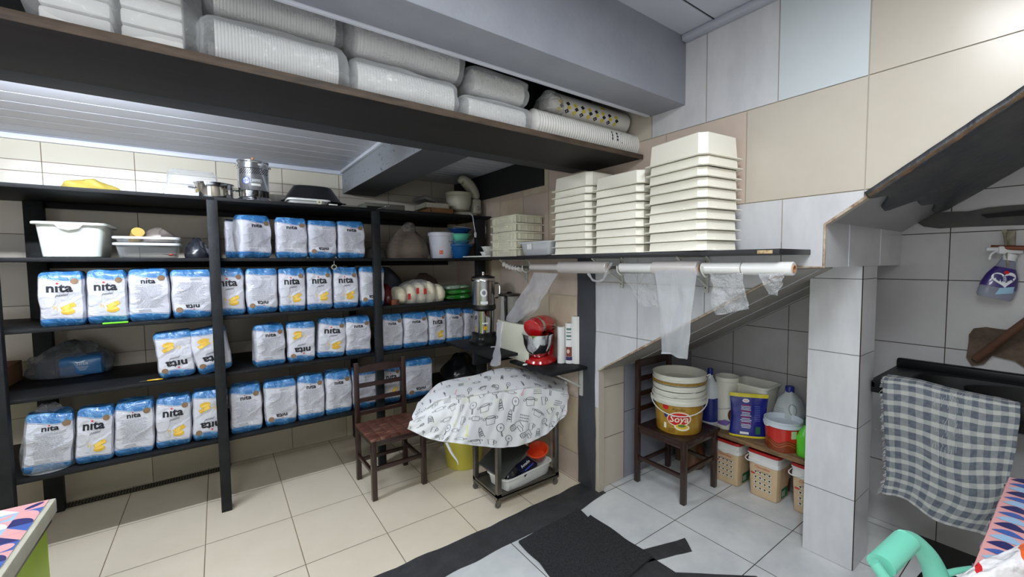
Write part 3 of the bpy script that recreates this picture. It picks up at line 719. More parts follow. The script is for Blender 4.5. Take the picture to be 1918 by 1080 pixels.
# drum food processor
a = at(445, ZT, YS + .12); b = at(505, ZT, YS + .12); r = (b.x - a.x) / 2; cx = (a.x + b.x) / 2
t = thing('food_processor', 'steel drum food processor with a slotted band standing on the top board', 'food processor', (cx, YS + .16, ZT))
bm = BM(); lathe(bm, [(r + .025, 0), (r + .024, .006), (r + .008, .022), (r - .001, .03), (r - .001, .07)], 48, capt=False); obj('base', bm, chrome, t)
bm = BM(); lathe(bm, [(r, .07), (r + .002, .073), (r, .076), (r, .218), (r + .003, .221), (r, .224), (r, .262), (r + .003, .266), (r + .003, .275), (r - .004, .277), (r - .006, .24), (.001, .235)], 48, capt=False)
tree = BVHTree.FromBMesh(bm)
def Fc_(x, z):
    h = tree.ray_cast(Vector((x, -1, z)), Vector((0, 1, 0))); return (x, (h[0].y if h[0] else 0) - .0012, z)
for row in range(4):
    for k in range(-6, 7):
        poly(bm, rect(k * .0125 + (row % 2) * .006, .186 + row * .0085, .0085, .004, .6), Fc_, 1)
poly(bm, ell(-.045, .135, .0195, .024, 24), Fc_, 2); poly(bm, ell(-.045, .135, .0165, .0205, 24), Fc_, 3)
poly(bm, rect(.010, .137, .062, .020), Fc_, 3); poly(bm, rect(.010, .137, .059, .017), Fc_, 1); V, Fx = text_polys('METVISA', .0125, .01); put(bm, [(x + .010, y + .137) for x, y in V], Fx, lambda x, y: (x, Fc_(x, y)[1] - .0004, y), 3)
V, Fx = text_polys('25', .02, .01); put(bm, [(x - .045, y + .135) for x, y in V], Fx, lambda x, y: (x, Fc_(x, y)[1] - .0004, y), 2)
poly(bm, rect(.008, .110, .055, .016), Fc_, 4); poly(bm, rect(.034, .248, .022, .012), Fc_, 4)
obj('drum', bm, [chrome, black_pl, mat('blue_sticker', (60, 80, 190), .4), mat('white_print', (232, 236, 240), .4), mat('silver_label', (196, 196, 190), .5)], t)
bm = BM(); lathe(bm, [(.013, 0), (.015, .006), (.010, .012)], 20, M=Matrix.Translation((.0, -r - .002, .05)) @ Matrix.Rotation(PI / 2, 4, 'X')); obj('power_knob', bm, black_pl, t)
bm = BM(); lathe(bm, [(.007, .235), (.007, .305), (.006, .307)], 12); obj('wooden_pusher', bm, mat('orange_wood', (206, 132, 70), .5), t)
for s in (-1, 1):
    bm = BM(); box(bm, s * (r + .002) - .004, s * (r + .014), -.01, .01, .235, .25, bev=.003); obj('latch', bm, chrome, t)
a = at(512, ZT, YS + .3); bm = BM(); lathe(bm, [(.055, 0), (.075, .03), (.082, .085), (.079, .085), (.07, .03), (.05, .004)], 28, capt=True); o = obj('glass_bowl', bm, film('frosted_bowl', (226, 224, 216), .55, .2, 3, .1)); o.location = (a.x + .02, YS + .36, ZT)
tag(o, 'frosted glass bowl between the food processor and the black roasting pan', 'bowl')
# black pan upside down over a white box
a = at(536, ZT, YS + .2); b = at(634, ZT, YS + .2); t = thing('roasting_pan', 'large black pan turned upside down on the top board', 'pan', ((a.x + b.x) / 2, YS + .25, ZT + .038)); r = (b.x - a.x) / 2 * 1.12
bm = BM(); lathe(bm, [(r + .012, 0), (r + .012, .005), (r, .010), (r * .66, .112), (r * .60, .118), (.001, .122)], 48, sy=.62, capt=False, capb=False, power=2.6); obj('pan_body', bm, mat('black_enamel', (28, 28, 30), .3), t)
bm = BM(); tube(bm, smoothpts([(r, -.03, .004), (r + .03, -.02, .004), (r + .03, .02, .004), (r, .03, .004)], 4), .005, 8); obj('handle', bm, black_pl, t)
a = at(538, ZT, YS + .05); b = at(620, ZT, YS + .05)
tub('white_container', a.x, b.x, YS + .05, YS + .35, ZT, ZT + .042, white_pl, 'shallow off-white plastic container under the upside-down black pan', 'container', taper=.015, rim=.006)
p = at(596, ZT, YS + .03); t = thing('tape_roll', 'small pale tape roll standing in front of the off-white container', 'tape roll', (p.x, YS + .026, ZT + .0165))
bm = BM(); lathe(bm, [(.006, -.007), (.016, -.007), (.0165, 0), (.016, .007), (.006, .007)], 28, capb=False, capt=False, M=Matrix.Rotation(PI / 2, 4, 'X')); obj('roll_of_tape', bm, mat('pale_tape', (206, 206, 176), .4), t)
bm = BM(); lathe(bm, [(.004, -.0075), (.0065, -.0075), (.0065, .0075), (.004, .0075)], 20, capb=False, capt=False, M=Matrix.Rotation(PI / 2, 4, 'X')); obj('core', bm, mat('grey_core', (150, 148, 140), .6), t)
p = at(622, ZT, YS + .02); bm = BM(); box(bm, p.x - .028, p.x + .03, YS + .008, YS + .02, ZT, ZT + .009, bev=.002); tag(obj('white_stick', bm, white_pl), 'short white plastic stick at the top board edge, right of the tape roll', 'stick')
bm = BM(); p = at(652, ZT, YS + .03); tube(bm, [(p.x - .05 + k * .0011, YS + .04 + .006 * math.cos(k * .9), ZT + .0075 + .006 * math.sin(k * .9)) for k in range(110)], .0012, 5)
tag(obj('metal_spring', bm, steel), 'dark coiled metal spring lying right of the black pan', 'spring')
# dim things at the right end of the top board
a = at(681, ZT, YS + .2); b = at(758, ZT, YS + .2); t = thing('scale_box', 'long low grey appliance in the dark behind the whisk wires on the top board', 'appliance', ((a.x + b.x) / 2, YS + .28, ZT))
bm = BM(); h = (b.x - a.x) / 2; box(bm, -h, h, -.08, .12, .012, .068, bev=.01); obj('housing', bm, mat('dull_grey_green', (104, 104, 96), .5), t)
bm = BM(); box(bm, -h + .02, -.02, -.084, -.079, .018, .04, bev=.001); obj('slot', bm, black_pl, t)
for s in (-1, 1):
    bm = BM(); lathe(bm, [(.008, 0), (.009, .013)], 12, cx=s * (h - .02)); obj('foot', bm, black_pl, t)
p = at(722, ZT, YS + .03); t = thing('whisk', 'small metal whisk wires lying at the edge of the top board near the second post', 'whisk', (p.x, YS + .05, ZT + .016))
for k in range(5):
    bm = BM(); a_ = -.6 + k * .3; tube(bm, smoothpts([(-.005, 0, 0), (.0, -.012 + k * .006, .012 * math.cos(a_)), (.028, -.016 + k * .008, .015 * math.cos(a_)), (.04, 0, 0)], 6), .0011, 5); obj('wire', bm, chrome, t)
bm = BM(); tube(bm, [(-.005, 0, 0), (-.05, .03, -.01)], .005, 8); obj('handle', bm, steel, t)
# silver tray, framed tray, wooden tray
def tray_box(name, x, y, z, w, d, h, m, label, rz, rx=0, cat='tray'):
    t = thing(name, label, cat, (x, y, z), rot=(rx, 0, rz)); bm = BM()
    box(bm, -w / 2, w / 2, -d / 2, d / 2, 0, .004); obj('base', bm, m, t, smooth=False)
    bm = BM()
    for x0, x1, y0, y1 in ((-w / 2, w / 2, -d / 2, -d / 2 + .008), (-w / 2, w / 2, d / 2 - .008, d / 2), (-w / 2, -w / 2 + .008, -d / 2, d / 2), (w / 2 - .008, w / 2, -d / 2, d / 2)): box(bm, x0, x1, y0, y1, .0, h, bev=.002)
    obj('frame', bm, m, t, smooth=False); return t
p = at(822, ZT, YS + .1)
tray_box('wooden_tray', p.x + .005, YS + .20, ZT, .215, .30, .045, mat('worn_brown_wood', (126, 88, 52), .6, var=.8, vscale=10, c2=(70, 44, 26), stretch=(1, 6, 6)), 'old brown wooden tray below the pale tray, left of the cream stand mixer', .0)
tray_box('baking_tray', p.x - .025, YS + .21, ZT + .047, .215, .30, .042, mat('dull_aluminium', (168, 164, 150), .45, metal=.5), 'pale metal tray on the wooden tray beside the cream stand mixer', -.06)
p2 = at(805, ZT, YS + .2)
bm = BM(); box(bm, -.10, .10, -.12, .12, 0, .035, bev=.003); o = obj('metal_pan', bm, mat('dull_steel', (118, 118, 114), .4, metal=.7)); o.location = (p2.x + .0, YS + .24, ZT + .102); o.rotation_euler = (0, math.radians(14), .1)
tag(o, 'grey metal pan leaning on the pale metal tray', 'pan')
# cream stand mixer
cream = mat('cream_mixer', (172, 170, 154), .35); p = at(868, ZT, YS + .16)
t = thing('stand_mixer', 'old cream stand mixer with raised head on the top board in the corner', 'stand mixer', (p.x + .0, YS + .16, ZT)); t.scale = (1.25, 1.25, 1.12)
bm = BM(); lathe(bm, [(.085, 0), (.088, .012), (.08, .03), (.05, .036)], 36, sx=1.25, sy=.8); box(bm, .055, .125, -.05, .05, .02, .15, bev=.018, seg=3); obj('stand', bm, cream, t)
bm = BM(); lathe(bm, [(.045, .034), (.072, .05), (.088, .10), (.092, .155), (.096, .158), (.096, .185), (.093, .187), (.088, .16), (.06, .05)], 36, cx=-.04); obj('mixing_bowl', bm, cream, t)
bm = BM(); P_ = smoothpts([(.085, 0, .15), (.09, 0, .19), (.055, 0, .25), (.01, 0, .29), (-.015, 0, .295), (-.03, 0, .27)], 5)
tube(bm, P_, [.036, .036, .037, .038, .039, .04, .041, .042, .043, .044, .045, .045, .045, .044, .043, .042, .04, .039, .037, .034, .031, .028, .025, .022, .018, .012][:len(P_)], 20); obj('mixer_head', bm, cream, t)
bm = BM(); lathe(bm, [(.016, 0), (.018, .006), (.012, .012)], 20, M=Matrix.Translation((.09, -.05, .07)) @ Matrix.Rotation(PI / 2, 4, 'X')); obj('speed_dial', bm, mat('dark_cream', (140, 138, 124), .4), t)
bm = BM(); tube(bm, smoothpts([(.0, -.07, .0), (-.04, -.16, .005), (-.045, -.215, -.02), (-.04, -.222, -.08), (-.03, -.225, -.15)], 6), .0035, 8); obj('power_cord', bm, mat('white_cord', (190, 190, 200), .4), t)
bm = BM(); lathe(bm, [(.006, 0), (.009, .01), (.009, .035), (.006, .04)], 12, cx=-.03, cy=-.225, M=Matrix.Translation((0, 0, -.185))); obj('plug', bm, mat('white_cord', (190, 190, 200)), t)
# ================= SECOND BOARD =================
Z1 = lv[1] + .0012
a = W(52, 440, 'y', YS + .03); b = W(199, 440, 'y', YS + .03)
t = tub('storage_tub', a.x, b.x, YS + .03, YS + .42, Z1, Z1 + .195, mat('white_tub', (226, 232, 228), .35, sss=.1), 'large milky white plastic tub on the second board at the left', 'tub', taper=.016, rim=.014)
bm = BM(); hx = (b.x - a.x) / 2
prism(bm, [(-.055, .185), (.06, .185), (.04, .160), (.0, .150), (-.035, .160)], .004, axis='y', base=-.199); obj('grip_recess', bm, white_pl, t)
cp = film('milky_clear_plastic', (232, 236, 238), .05, .15, 3, .1)
lip = mat('milky_rim', (206, 212, 214), .3)
a = W(206, 440, 'y', YS + .03); b = W(337, 440, 'y', YS + .03)
tub('clear_box', a.x, b.x, YS + .03, YS + .31, Z1, Z1 + .088, cp, 'lower clear plastic box holding a knife, right of the white tub', 'box', taper=.014, rim=.010, lipm=lip)
tub('clear_box', a.x, b.x, YS + .03, YS + .31, Z1 + .0885, Z1 + .125, cp, 'upper shallow clear plastic box holding a gold roll and a bag', 'box', taper=.010, rim=.010, lipm=lip)
cx = (a.x + b.x) / 2
o = crumple('bread_bag', cx + .045, YS + .17, Z1 + .094, .17, .18, .095, mat('brown_grey_bag', (120, 112, 106), .4, coat=.5, var=.5, vscale=12), 5, .014, 'brownish grey crumpled bag standing in the upper clear box', freq=6)
bm = BM(); lathe(bm, [(.030, -.055), (.031, -.05), (.031, .05), (.030, .055)], 24, M=Matrix.Translation((cx - .055, YS + .15, Z1 + .132)) @ Matrix.Rotation(.5, 4, 'Y') @ Matrix.Rotation(PI / 2 - .5, 4, 'X'))
tag(obj('gold_roll', bm, mat('gold_foil', (216, 178, 96), .3, metal=.3)), 'gold wrapped roll tilted in the upper clear box', 'roll')
t = thing('knife', 'knife with red handle lying in the lower clear box', 'knife', (cx + .11, YS + .10, Z1 + .012), rz=1.4)
bm = BM(); box(bm, -.05, .05, -.008, .008, 0, .012, bev=.003); obj('handle', bm, mat('red_handle', (190, 50, 40), .4), t)
bm = BM(); prism(bm, [(-.05, -.009), (-.16, -.004), (-.17, .004), (-.05, .008)], .0015, base=.005); obj('blade', bm, steel, t, smooth=False)
crumple('plastic_bag', (b.x + W(392, 440, 'y', YS + .1).x) / 2 + .005, YS + .16, Z1, .14, .22, .13, mat('black_bag', (44, 46, 54), .25, coat=.6), 9, .016, 'dark glossy plastic bag between the clear boxes and the first post', freq=6)
# flour sack
a = W(732, 440, 'y', YS + .06); b = W(814, 440, 'y', YS + .06); cx = (a.x + b.x) / 2; sk = mat('sack_cloth', (120, 108, 98), .85, bump=.5, bscale=24, stretch=(1, 1, 3), var=.4, vscale=6)
t = thing('flour_sack', 'large brownish cloth sack with twisted neck on the second board', 'sack', (cx, YS + .21, Z1))
o = crumple('sack_body', 0, 0, 0, (b.x - a.x) * 1.05, .30, .265, sk, 14, .014, freq=4); o.parent = t
o = crumple('sack_neck', .01, -.02, .225, .125, .12, .085, mat('sack_neck_grey', (128, 122, 118), .8, var=.7, vscale=14, c2=(70, 64, 60), bump=.6, bscale=25), 17, .016, freq=8, top=.1); o.parent = t
p = W(715, 460, 'y', YS + .2); bm = BM(); lathe(bm, [(.11, 0), (.115, .01), (.08, .07), (.04, .10), (.01, .105)], 24, sy=.8); o = obj('grey_bundle', bm, mat('pale_grey_cloth', (150, 148, 146), .8, bump=.3, bscale=30)); o.location = (p.x - .01, YS + .36, Z1)
tag(o, 'pale grey bundle behind the second post, left of the cloth sack', 'bundle')
# white bucket
a = W(814, 440, 'y', YS + .05); b = W(859, 440, 'y', YS + .05); r = (b.x - a.x) / 2; cx = (a.x + b.x) / 2
t = thing('plastic_bucket', 'white bucket with orange square label right of the cloth sack', 'bucket', (cx, YS + .05 + r, Z1))
bm = BM(); lathe(bm, [(r * .86, 0), (r * .88, .004), (r * .985, .20), (r * .955, .20), (r * .85, .006)], 36); tree = BVHTree.FromBMesh(bm)
def Fb(x, z):
    h = tree.ray_cast(Vector((x, -1, z)), Vector((0, 1, 0))); return (x, (h[0].y if h[0] else 0) - .0012, z)
poly(bm, rect(-.045, .052, .030, .034), Fb, 1); poly(bm, rect(-.045, .052, .020, .016), Fb, 2)
V, Fx = text_polys('Zimm', .016, .006, .3); put(bm, [(x + .035, y + .148) for x, y in V], Fx, Fb, 3)
for k in range(3): poly(bm, rect(.052, .035 + k * .022, .008, .012), Fb, 3)
ribbon(bm, smoothpts([(-.068, .09, 0), (-.03, .10, 0), (.01, .135, 0), (.06, .14, 0)], 6) and [(q.x, q.y) for q in smoothpts([(-.062, .09, 0), (-.03, .10, 0), (.01, .135, 0), (.055, .14, 0)], 6)], .002, Fb, 2)
obj('bucket_body', bm, [mat('bucket_white', (206, 208, 220), .35), mat('orange_label', (226, 92, 40), .4), mat('pale_orange', (232, 160, 130), .5), ink], t)
bm = BM(); lathe(bm, [(r * .985, .193), (r + .006, .195), (r + .006, .225), (r * .99, .229), (r * .95, .228), (r * .95, .222)], 36, capb=False); obj('lid', bm, MATS['bucket_white'], t)
# bowls stack
def bowl(name, cx, cy, z, r, h, m, label, cat='bowl', wave=False, group=None):
    bm = BM(); lathe(bm, [(r * .62, 0), (r * .68, .006), (r * .92, h * .8), (r, h * .86), (r + .008, h * .9), (r + .008, h * .97), (r, h), (r - .006, h * .9), (r * .64, .012)], 36)
    o = obj(name, bm, m); o.location = (cx, cy, z); return tag(o, label, cat, group)
a = W(861, 440, 'y', YS + .0); cxb = 1.757; cyb = YS + .10
bluep = mat('blue_plastic', (24, 92, 152), .35); bluen = mat('navy_plastic', (20, 64, 126), .35)
bowl('basin', cxb, cyb, Z1, .108, .125, bluep, 'deep blue plastic basin at the bottom of the bowl stack in the corner')
bowl('basin', cxb + .002, cyb, Z1 + .127, .096, .030, mat('sky_plastic', (90, 172, 200), .35), 'light blue bowl under the mint bowl in the corner stack')
bowl('basin', cxb, cyb, Z1 + .158, .098, .060, mat('mint_plastic', (104, 200, 172), .35), 'mint green bowl in the middle of the corner stack')
bowl('basin', cxb, cyb, Z1 + .219, .104, .045, bluen, 'dark blue bowl on top of the corner stack')
bm = BM(); lathe(bm, [(.085, 0), (.088, .003), (.07, .008), (.001, .010)], 32, capt=False); o = obj('round_plate', bm, white_pl); o.location = (cxb + .04, cyb, Z1 + .268); o.rotation_euler = (.0, .12, 0)
tag(o, 'round white lid resting on top of the bowl stack', 'lid')
# ================= MIDDLE BOARD, CORNER BAY =================
Z2 = lv[2] + .0012
a = W(745, 550, 'y', YS + .04); b = W(836, 550, 'y', YS + .04); t = thing('cloth_bundle', 'clear-wrapped bundle of cream cloths with red labels on the middle board', 'cloth bundle', ((a.x + b.x) / 2, YS + .16, Z2))
ck = mat('cream_cloth', (222, 214, 190), .9, bump=.9, bscale=26, sheen=.3, var=.4, vscale=20, c2=(196, 186, 158)); wdt = (b.x - a.x)
for k in range(5):
    bm = BM(); ww = wdt / 4.6; hh = [.14, .158, .172, .178, .15][k]
    rings = []
    lathe(bm, [(.02, .002), (.5, .012), (.62, .3 * hh / .16), (.64, .55), (.52, .85), (.25, .98), (.02, 1.0)], 24, power=2.6)
    for v in bm.verts:
        n_ = noise.noise_vector(Vector((v.co.x * 3 + k, v.co.y * 3, v.co.z * 4))) * .08
        v.co = Vector((v.co.x * ww * .88 + n_.x * .06, v.co.y * .20 + n_.y * .08, max(.001, v.co.z * hh + n_.z * .05)))
    o = obj('folded_cloth', bm, ck, t, ang=80); o.location = (-wdt / 2 + ww * (k + .55) * .92, 0, 0); o.rotation_euler = (0, -.06, 0)
redl = mat('red_label', (190, 44, 40), .5)
for x, z, tl_ in ((-.052, .105, .2), (.012, .098, .05), (-.125, .06, 0)):
    bm = BM(); box(bm, x - .011, x + .011, -.142, -.138, z - .025, z + .025); o = obj('paper_label', bm, redl, t, smooth=False)
o = crumple('clear_wrap', 0, -.0, 0, wdt * 1.12, .30, .195, clear, 25, .012, freq=6, top=.15); o.parent = t
p = W(742, 570, 'y', YS - .01); t = thing('wooden_block', 'small reddish brown wooden block at the board edge left of the bundled cloths', 'block', (p.x, YS + .02, Z2))
bm = BM(); box(bm, -.03, .03, -.02, .03, 0, .042, bev=.003); obj('block_body', bm, mat('red_brown_wood', (120, 62, 34), .5, var=.7, vscale=20, c2=(66, 32, 18)), t)
bm = BM(); box(bm, .008, .024, -.0225, -.0195, .006, .036); obj('dark_inlay', bm, mat('dark_inlay', (40, 24, 18), .5), t, smooth=False)
crumple('dark_cloth', 1.20, YS + .44, Z2, .34, .26, .30, mat('dark_blue_grey_bag', (48, 50, 62), .6, bump=.4, bscale=20), 31, .03, 'dark blue-grey cloth heaped in shadow behind the bundled cloths', cat='cloth', freq=5)
crumple('brown_sack', 1.56, YS + .46, Z2, .34, .26, .24, mat('dark_brown_sack', (70, 56, 48), .8, bump=.4, bscale=20), 35, .025, 'dark brown sack in shadow behind the bundled cloths', cat='sack', freq=5)
crumple('red_bag', 1.13, YS + .26, Z2, .16, .24, .16, mat('maroon_bag', (92, 26, 30), .4, coat=.4), 37, .02, 'dark red plastic bag left of the bundled cloths', freq=5)
gm = mat('green_pack', (40, 140, 44), .35, coat=.6, var=.4, vscale=14, c2=(20, 84, 26), bump=.4, bscale=20)
a = W(830, 560, 'y', YS + .10); b = W(884, 560, 'y', YS + .10); cx = (a.x + b.x) / 2 + .02
def pack(name, cx, cy, z, w, d, h, mi_m, label, rz=0, tilt=0, txt=None, seed=1, cat='package'):
    bm = BM(); lathe(bm, [(.02, 0), (.44, .08), (.5, .35), (.5, .65), (.44, .92), (.02, 1.0)], 40, power=7)
    for v in bm.verts:
        n_ = noise.noise_vector(Vector((v.co.x * 3 + seed, v.co.y * 3, v.co.z * 2))); v.co = Vector((v.co.x * w + n_.x * .004, v.co.y * d + n_.y * .006, max(0, v.co.z * h + n_.z * .004)))
    mats = [mi_m, mat('pack_white', (222, 226, 220), .4)]
    if txt:
        tree = BVHTree.FromBMesh(bm)
        def Fp(x, z_):
            hh = tree.ray_cast(Vector((x, -1, z_)), Vector((0, 1, 0))); return (x, (hh[0].y if hh[0] else 0) - .0015, z_)
        V, Fx = text_polys(txt, h * .42, .01); put(bm, [(x + w * .12, y + h * .5) for x, y in V], Fx, Fp, 1)
        poly(bm, rect(-w * .3, h * .5, w * .24, h * .45), Fp, 1)
    o = obj(name, bm, mats); o.location = (cx, cy, z); o.rotation_euler = (0, tilt, rz); return tag(o, label, cat)
pack('green_package', cx, YS + .22, Z2, .26, .22, .048, gm, 'green package at the bottom of the small pile behind the steel blender', 0, 0, 'MOS', 1)
pack('green_package', cx + .01, YS + .23, Z2 + .0495, .25, .22, .042, gm, 'green package in the middle of the small pile behind the steel blender', .05, 0, 'NOV', 2)
pack('green_package', cx + .015, YS + .24, Z2 + .093, .25, .22, .040, mat('grey_green_pack', (150, 160, 146), .35, coat=.5, var=.9, vscale=14, c2=(30, 110, 40)), 'grey and green package on top of the small pile', -.05, -.03, 'MIX', 3)
# ================= LOWER CORNER =================
crumple('rubbish_bag', W(866, 700, 'y', 3.66).x, 3.68, lv[4] + .002, .44, .40, .27, mat('bin_bag', (22, 23, 27), .3, coat=.4), 41, .03, 'black plastic bag heaped at the right end of the lowest board behind the tablecloth', freq=5)
bm = BM(); box(bm, -1.14, -.99, YS + .3, YS + .62, lv[3] + .001, lv[3] + .12, bev=.002); tag(obj('cardboard_box', bm, mat('cardboard', (140, 100, 66), .8)), 'brown cardboard box behind the left post of the shelving', 'box')
# ================= TRAY SHELF ON THE RIGHT WALL =================
def depth(P): return (Vector(P) - EYE).dot(_f)
def span(px, P): return px * depth(P) / CAM_F
XF = 1.745
yA = W(1460, 465, 'x', XF).y
t = thing('wall_shelf', 'long black wall shelf on white brackets carrying the stacks of white trays', 'shelf', (XF, yA, 1.628))
bm = BM(); box(bm, 0, XW - XF - .006, 0, 3.37 - yA, 0, .022, bev=.002); obj('board', bm, mat('wall_shelf_black', (28, 28, 31), .45, var=.9, vscale=3, c2=(40, 40, 44)), t)
bm = BM(); box(bm, -.002, .0, .025, .085, .003, .017, bev=.0008); obj('chipped_edge', bm, mat('bare_chipboard', (196, 172, 132), .9, var=.8, vscale=80, c2=(120, 96, 66)), t)
for px in (1322, 1163, 985):
    yb = W(px, 500, 'x', XW - .02).y - yA
    bm = BM(); box(bm, XW - XF - .02, XW - XF - .008, yb - .012, yb + .012, -.19, -.002, bev=.002)
    br = obj('bracket', bm, mat('white_bracket', (190, 190, 184), .4), t)
    bm = BM(); tube(bm, [(XW - XF - .02, yb, -.15), (.03, yb, -.004)], .006, 8); tube(bm, [(.03, yb, -.005), (XW - XF - .02, yb, -.005)], .005, 6); obj('strut', bm, MATS['white_bracket'], br)
    bm = BM()
    for z in (-.03, -.165): lathe(bm, [(.004, 0), (.004, .002)], 8, M=Matrix.Translation((XW - XF - .0195, yb, z)) @ Matrix.Rotation(-PI / 2, 4, 'Y'))
    obj('screw', bm, black_pl, br)
ZS = 1.6512
tray_m = mat('tray_white', (243, 240, 228), .38, sss=.12)
tray_stain = mat('tray_stain', (190, 110, 80), .6)
def tray_mesh(w, l, h, rim=.014, th=.0028, taper=.009, stain=False):
    """tray turned upside down, the rim at the bottom; w along x, l along y, chamfered corners with a step"""
    def outline(w, l, c=.030):
        a, b = w / 2, l / 2; n = .007
        return [(-a + c, -b), (a - c, -b), (a - c + .006, -b + n), (a - n, -b + c - .006), (a, -b + c), (a, b - c), (a - n, b - c + .006), (a - c + .006, b - n), (a - c, b), (-a + c, b), (-a + c - .006, b - n), (-a + n, b - c + .006), (-a, b - c), (-a, -b + c), (-a + n, -b + c - .006), (-a + c - .006, -b + n)]
    bm = BM()
    def loop(P, z): return [bm.verts.new((x, y, z)) for x, y in P]
    def join(A, B):
        for i in range(len(A)): bm.faces.new((A[i], A[(i + 1) % len(A)], B[(i + 1) % len(B)], B[i]))
    A0 = loop(outline(w, l), .0045); A1 = loop(outline(w - 2 * taper, l - 2 * taper), h - .004); A2 = loop(outline(w - 2 * taper - .01, l - 2 * taper - .01), h)
    join(A0, A1); join(A1, A2); bm.faces.new(A2)
    def rimo(o):
        P = []
        for x, y in outline(w + 2 * o, l + 2 * o, .026): P.append((x, y))
        return P
    R0 = loop(rimo(rim), .0045); R1 = loop(rimo(rim + .001), .001); R2 = loop(rimo(rim - .004), 0); R3 = loop(outline(w - 2 * th, l - 2 * th), .0)
    I1 = loop(outline(w - 2 * taper - 2 * th, l - 2 * taper - 2 * th), h - .004 - th)
    join(R0, A0); join(R1, R0); join(R2, R1); join(R3, R2); join(I1, R3); bm.faces.new(I1[::-1])
    # raised grip lips along two sides
    for s in (-1, 1):
        box(bm, -w * .16, w * .16, s * (l / 2 + .002) - .004, s * (l / 2 + rim) - .0 if s > 0 else s * (l / 2 + rim) + .004, .003, .010, bev=.002, seg=1) if False else None
        x0, x1 = (w / 2 + .0, w / 2 + rim - .002) if s > 0 else (-w / 2 - rim + .002, -w / 2)
        box(bm, x0, x1, -l * .22, l * .10, .002, .009, bev=.002, seg=1)
        y0, y1 = (l / 2, l / 2 + rim - .002) if s > 0 else (-l / 2 - rim + .002, -l / 2)
        box(bm, -w * .22, w * .22, y0, y1, .002, .009, bev=.002, seg=1)
    return new_mesh('tray', bm, [tray_m], ang=25)
ordn = ['bottom', 'second', 'third', 'fourth', 'fifth', 'sixth', 'seventh', 'eighth', 'ninth', 'tenth', 'eleventh']
def stack(cx, cy, w, l, n, pitch, htop, grp, what, jit=.003, rz=0, seed=1):
    me_top = tray_mesh(w, l, htop, taper=.006); me_low = tray_mesh(w, l, pitch - .0006, taper=.003); r = random.Random(seed)
    for k in range(n):
        o = bpy.data.objects.new('tray', me_top if k == n - 1 else me_low); C.objects.link(o)
        o.location = (cx + r.uniform(-jit, jit), cy + r.uniform(-jit, jit), ZS + k * pitch); o.rotation_euler = (0, 0, rz + r.uniform(-.006, .006))
        lab = ('top' if k == n - 1 else ordn[k] + (' from the bottom' if k else '')) + ' white tray of ' + what
        tag(o, lab if k != n - 1 else 'upside-down white tray on top of ' + what, 'tray', grp)
ya = W(1205, 460, 'x', XF + .02).y; yb = W(1311, 460, 'x', XF + .02).y
stack(XF + .142, (ya + yb) / 2 - .035, .268, ya - yb + .03, 10, .0475, .105, 'trays in the tall stack', 'the tallest stack', seed=3, rz=-.12)
ya2 = W(1107, 466, 'x', XF + .02).y; yb2 = ya + .03
stack(XF + .155, (ya2 + yb2) / 2, .25, ya2 - yb2, 9, .0455, .075, 'trays in the middle stack', 'the middle tall stack', seed=4)
ya3 = W(1032, 468, 'x', XF + .02).y; yb3 = ya2 + .03
stack(XF + .155, (ya3 + yb3) / 2, .25, ya3 - yb3, 10, .0455, .088, 'trays in the left tall stack', 'the left one of the three tall stacks', seed=5)
# small clear box, crate stack, small white trays, white board
ya4 = W(970, 475, 'x', XF + .03).y; yb4 = ya3 + .03
tub('clear_box', XF + .03, XF + .22, yb4, ya4, ZS, ZS + .10, film('frosted_box', (226, 230, 236), .55, .15, 3, .1), 'small frosted box with paper label left of the tall tray stacks', 'box', taper=.012, rim=.008)
bm = BM(); box(bm, XF + .034, XF + .0365, (ya4 + yb4) / 2 + .02, (ya4 + yb4) / 2 + .075, ZS + .045, ZS + .085); o = obj('paper_label', bm, mat('paper_label_w', (232, 232, 230), .6), smooth=False)
lb = [x for x in C.objects if x.name.startswith('clear_box')][-1]; o.parent = lb; o.matrix_parent_inverse = Matrix.Translation(-Vector(lb.location))
y5 = W(918, 478, 'x', XF + .03).y; y4 = ya4 + .02
crate_m = mat('crate_cream', (226, 224, 204), .4, sss=.1)
def crate_mesh(w, l, h):
    bm = BM(); th = .004
    box(bm, -w / 2, w / 2, -l / 2, l / 2, 0, th)
    for x0, x1, y0, y1 in ((-w / 2, w / 2, -l / 2, -l / 2 + th), (-w / 2, w / 2, l / 2 - th, l / 2), (-w / 2, -w / 2 + th, -l / 2, l / 2), (w / 2 - th, w / 2, -l / 2, l / 2)): box(bm, x0, x1, y0, y1, 0, h)
    box(bm, -w / 2 - .012, w / 2 + .012, -l / 2 - .012, -l / 2, h - .012, h, bev=.002); box(bm, -w / 2 - .012, w / 2 + .012, l / 2, l / 2 + .012, h - .012, h, bev=.002)
    box(bm, -w / 2 - .012, -w / 2, -l / 2, l / 2, h - .012, h, bev=.002); box(bm, w / 2, w / 2 + .012, -l / 2, l / 2, h - .012, h, bev=.002)
    n = 7
    for k in range(n):
        y = -l / 2 + l * (k + .5) / n
        if abs(k - 3) > 1: box(bm, -w / 2 - .005, -w / 2, y - .003, y + .003, .004, h - .012)
    box(bm, -w / 2 - .006, -w / 2, -l * .2, l * .2, h - .03, h - .012, bev=.002)
    for k in range(4):
        x = -w / 2 + w * (k + .5) / 4; box(bm, x - .003, x + .003, -l / 2 - .005, -l / 2, .004, h - .012)
    return new_mesh('crate', bm, [crate_m], ang=25)
cm = crate_mesh(.245, y5 - y4 - .03, .062); ra = random.Random(5)
for k in range(5):
    o = bpy.data.objects.new('crate', cm); C.objects.link(o); o.location = (XF + .165 + ra.uniform(-.004, .004), (y4 + y5) / 2, ZS + k * .0626)
    tag(o, ['bottom', 'second from the bottom', 'middle', 'second from the top', 'top'][k] + ' cream crate of the stack of five next to the blue basins', 'crate', 'stacked cream crates')
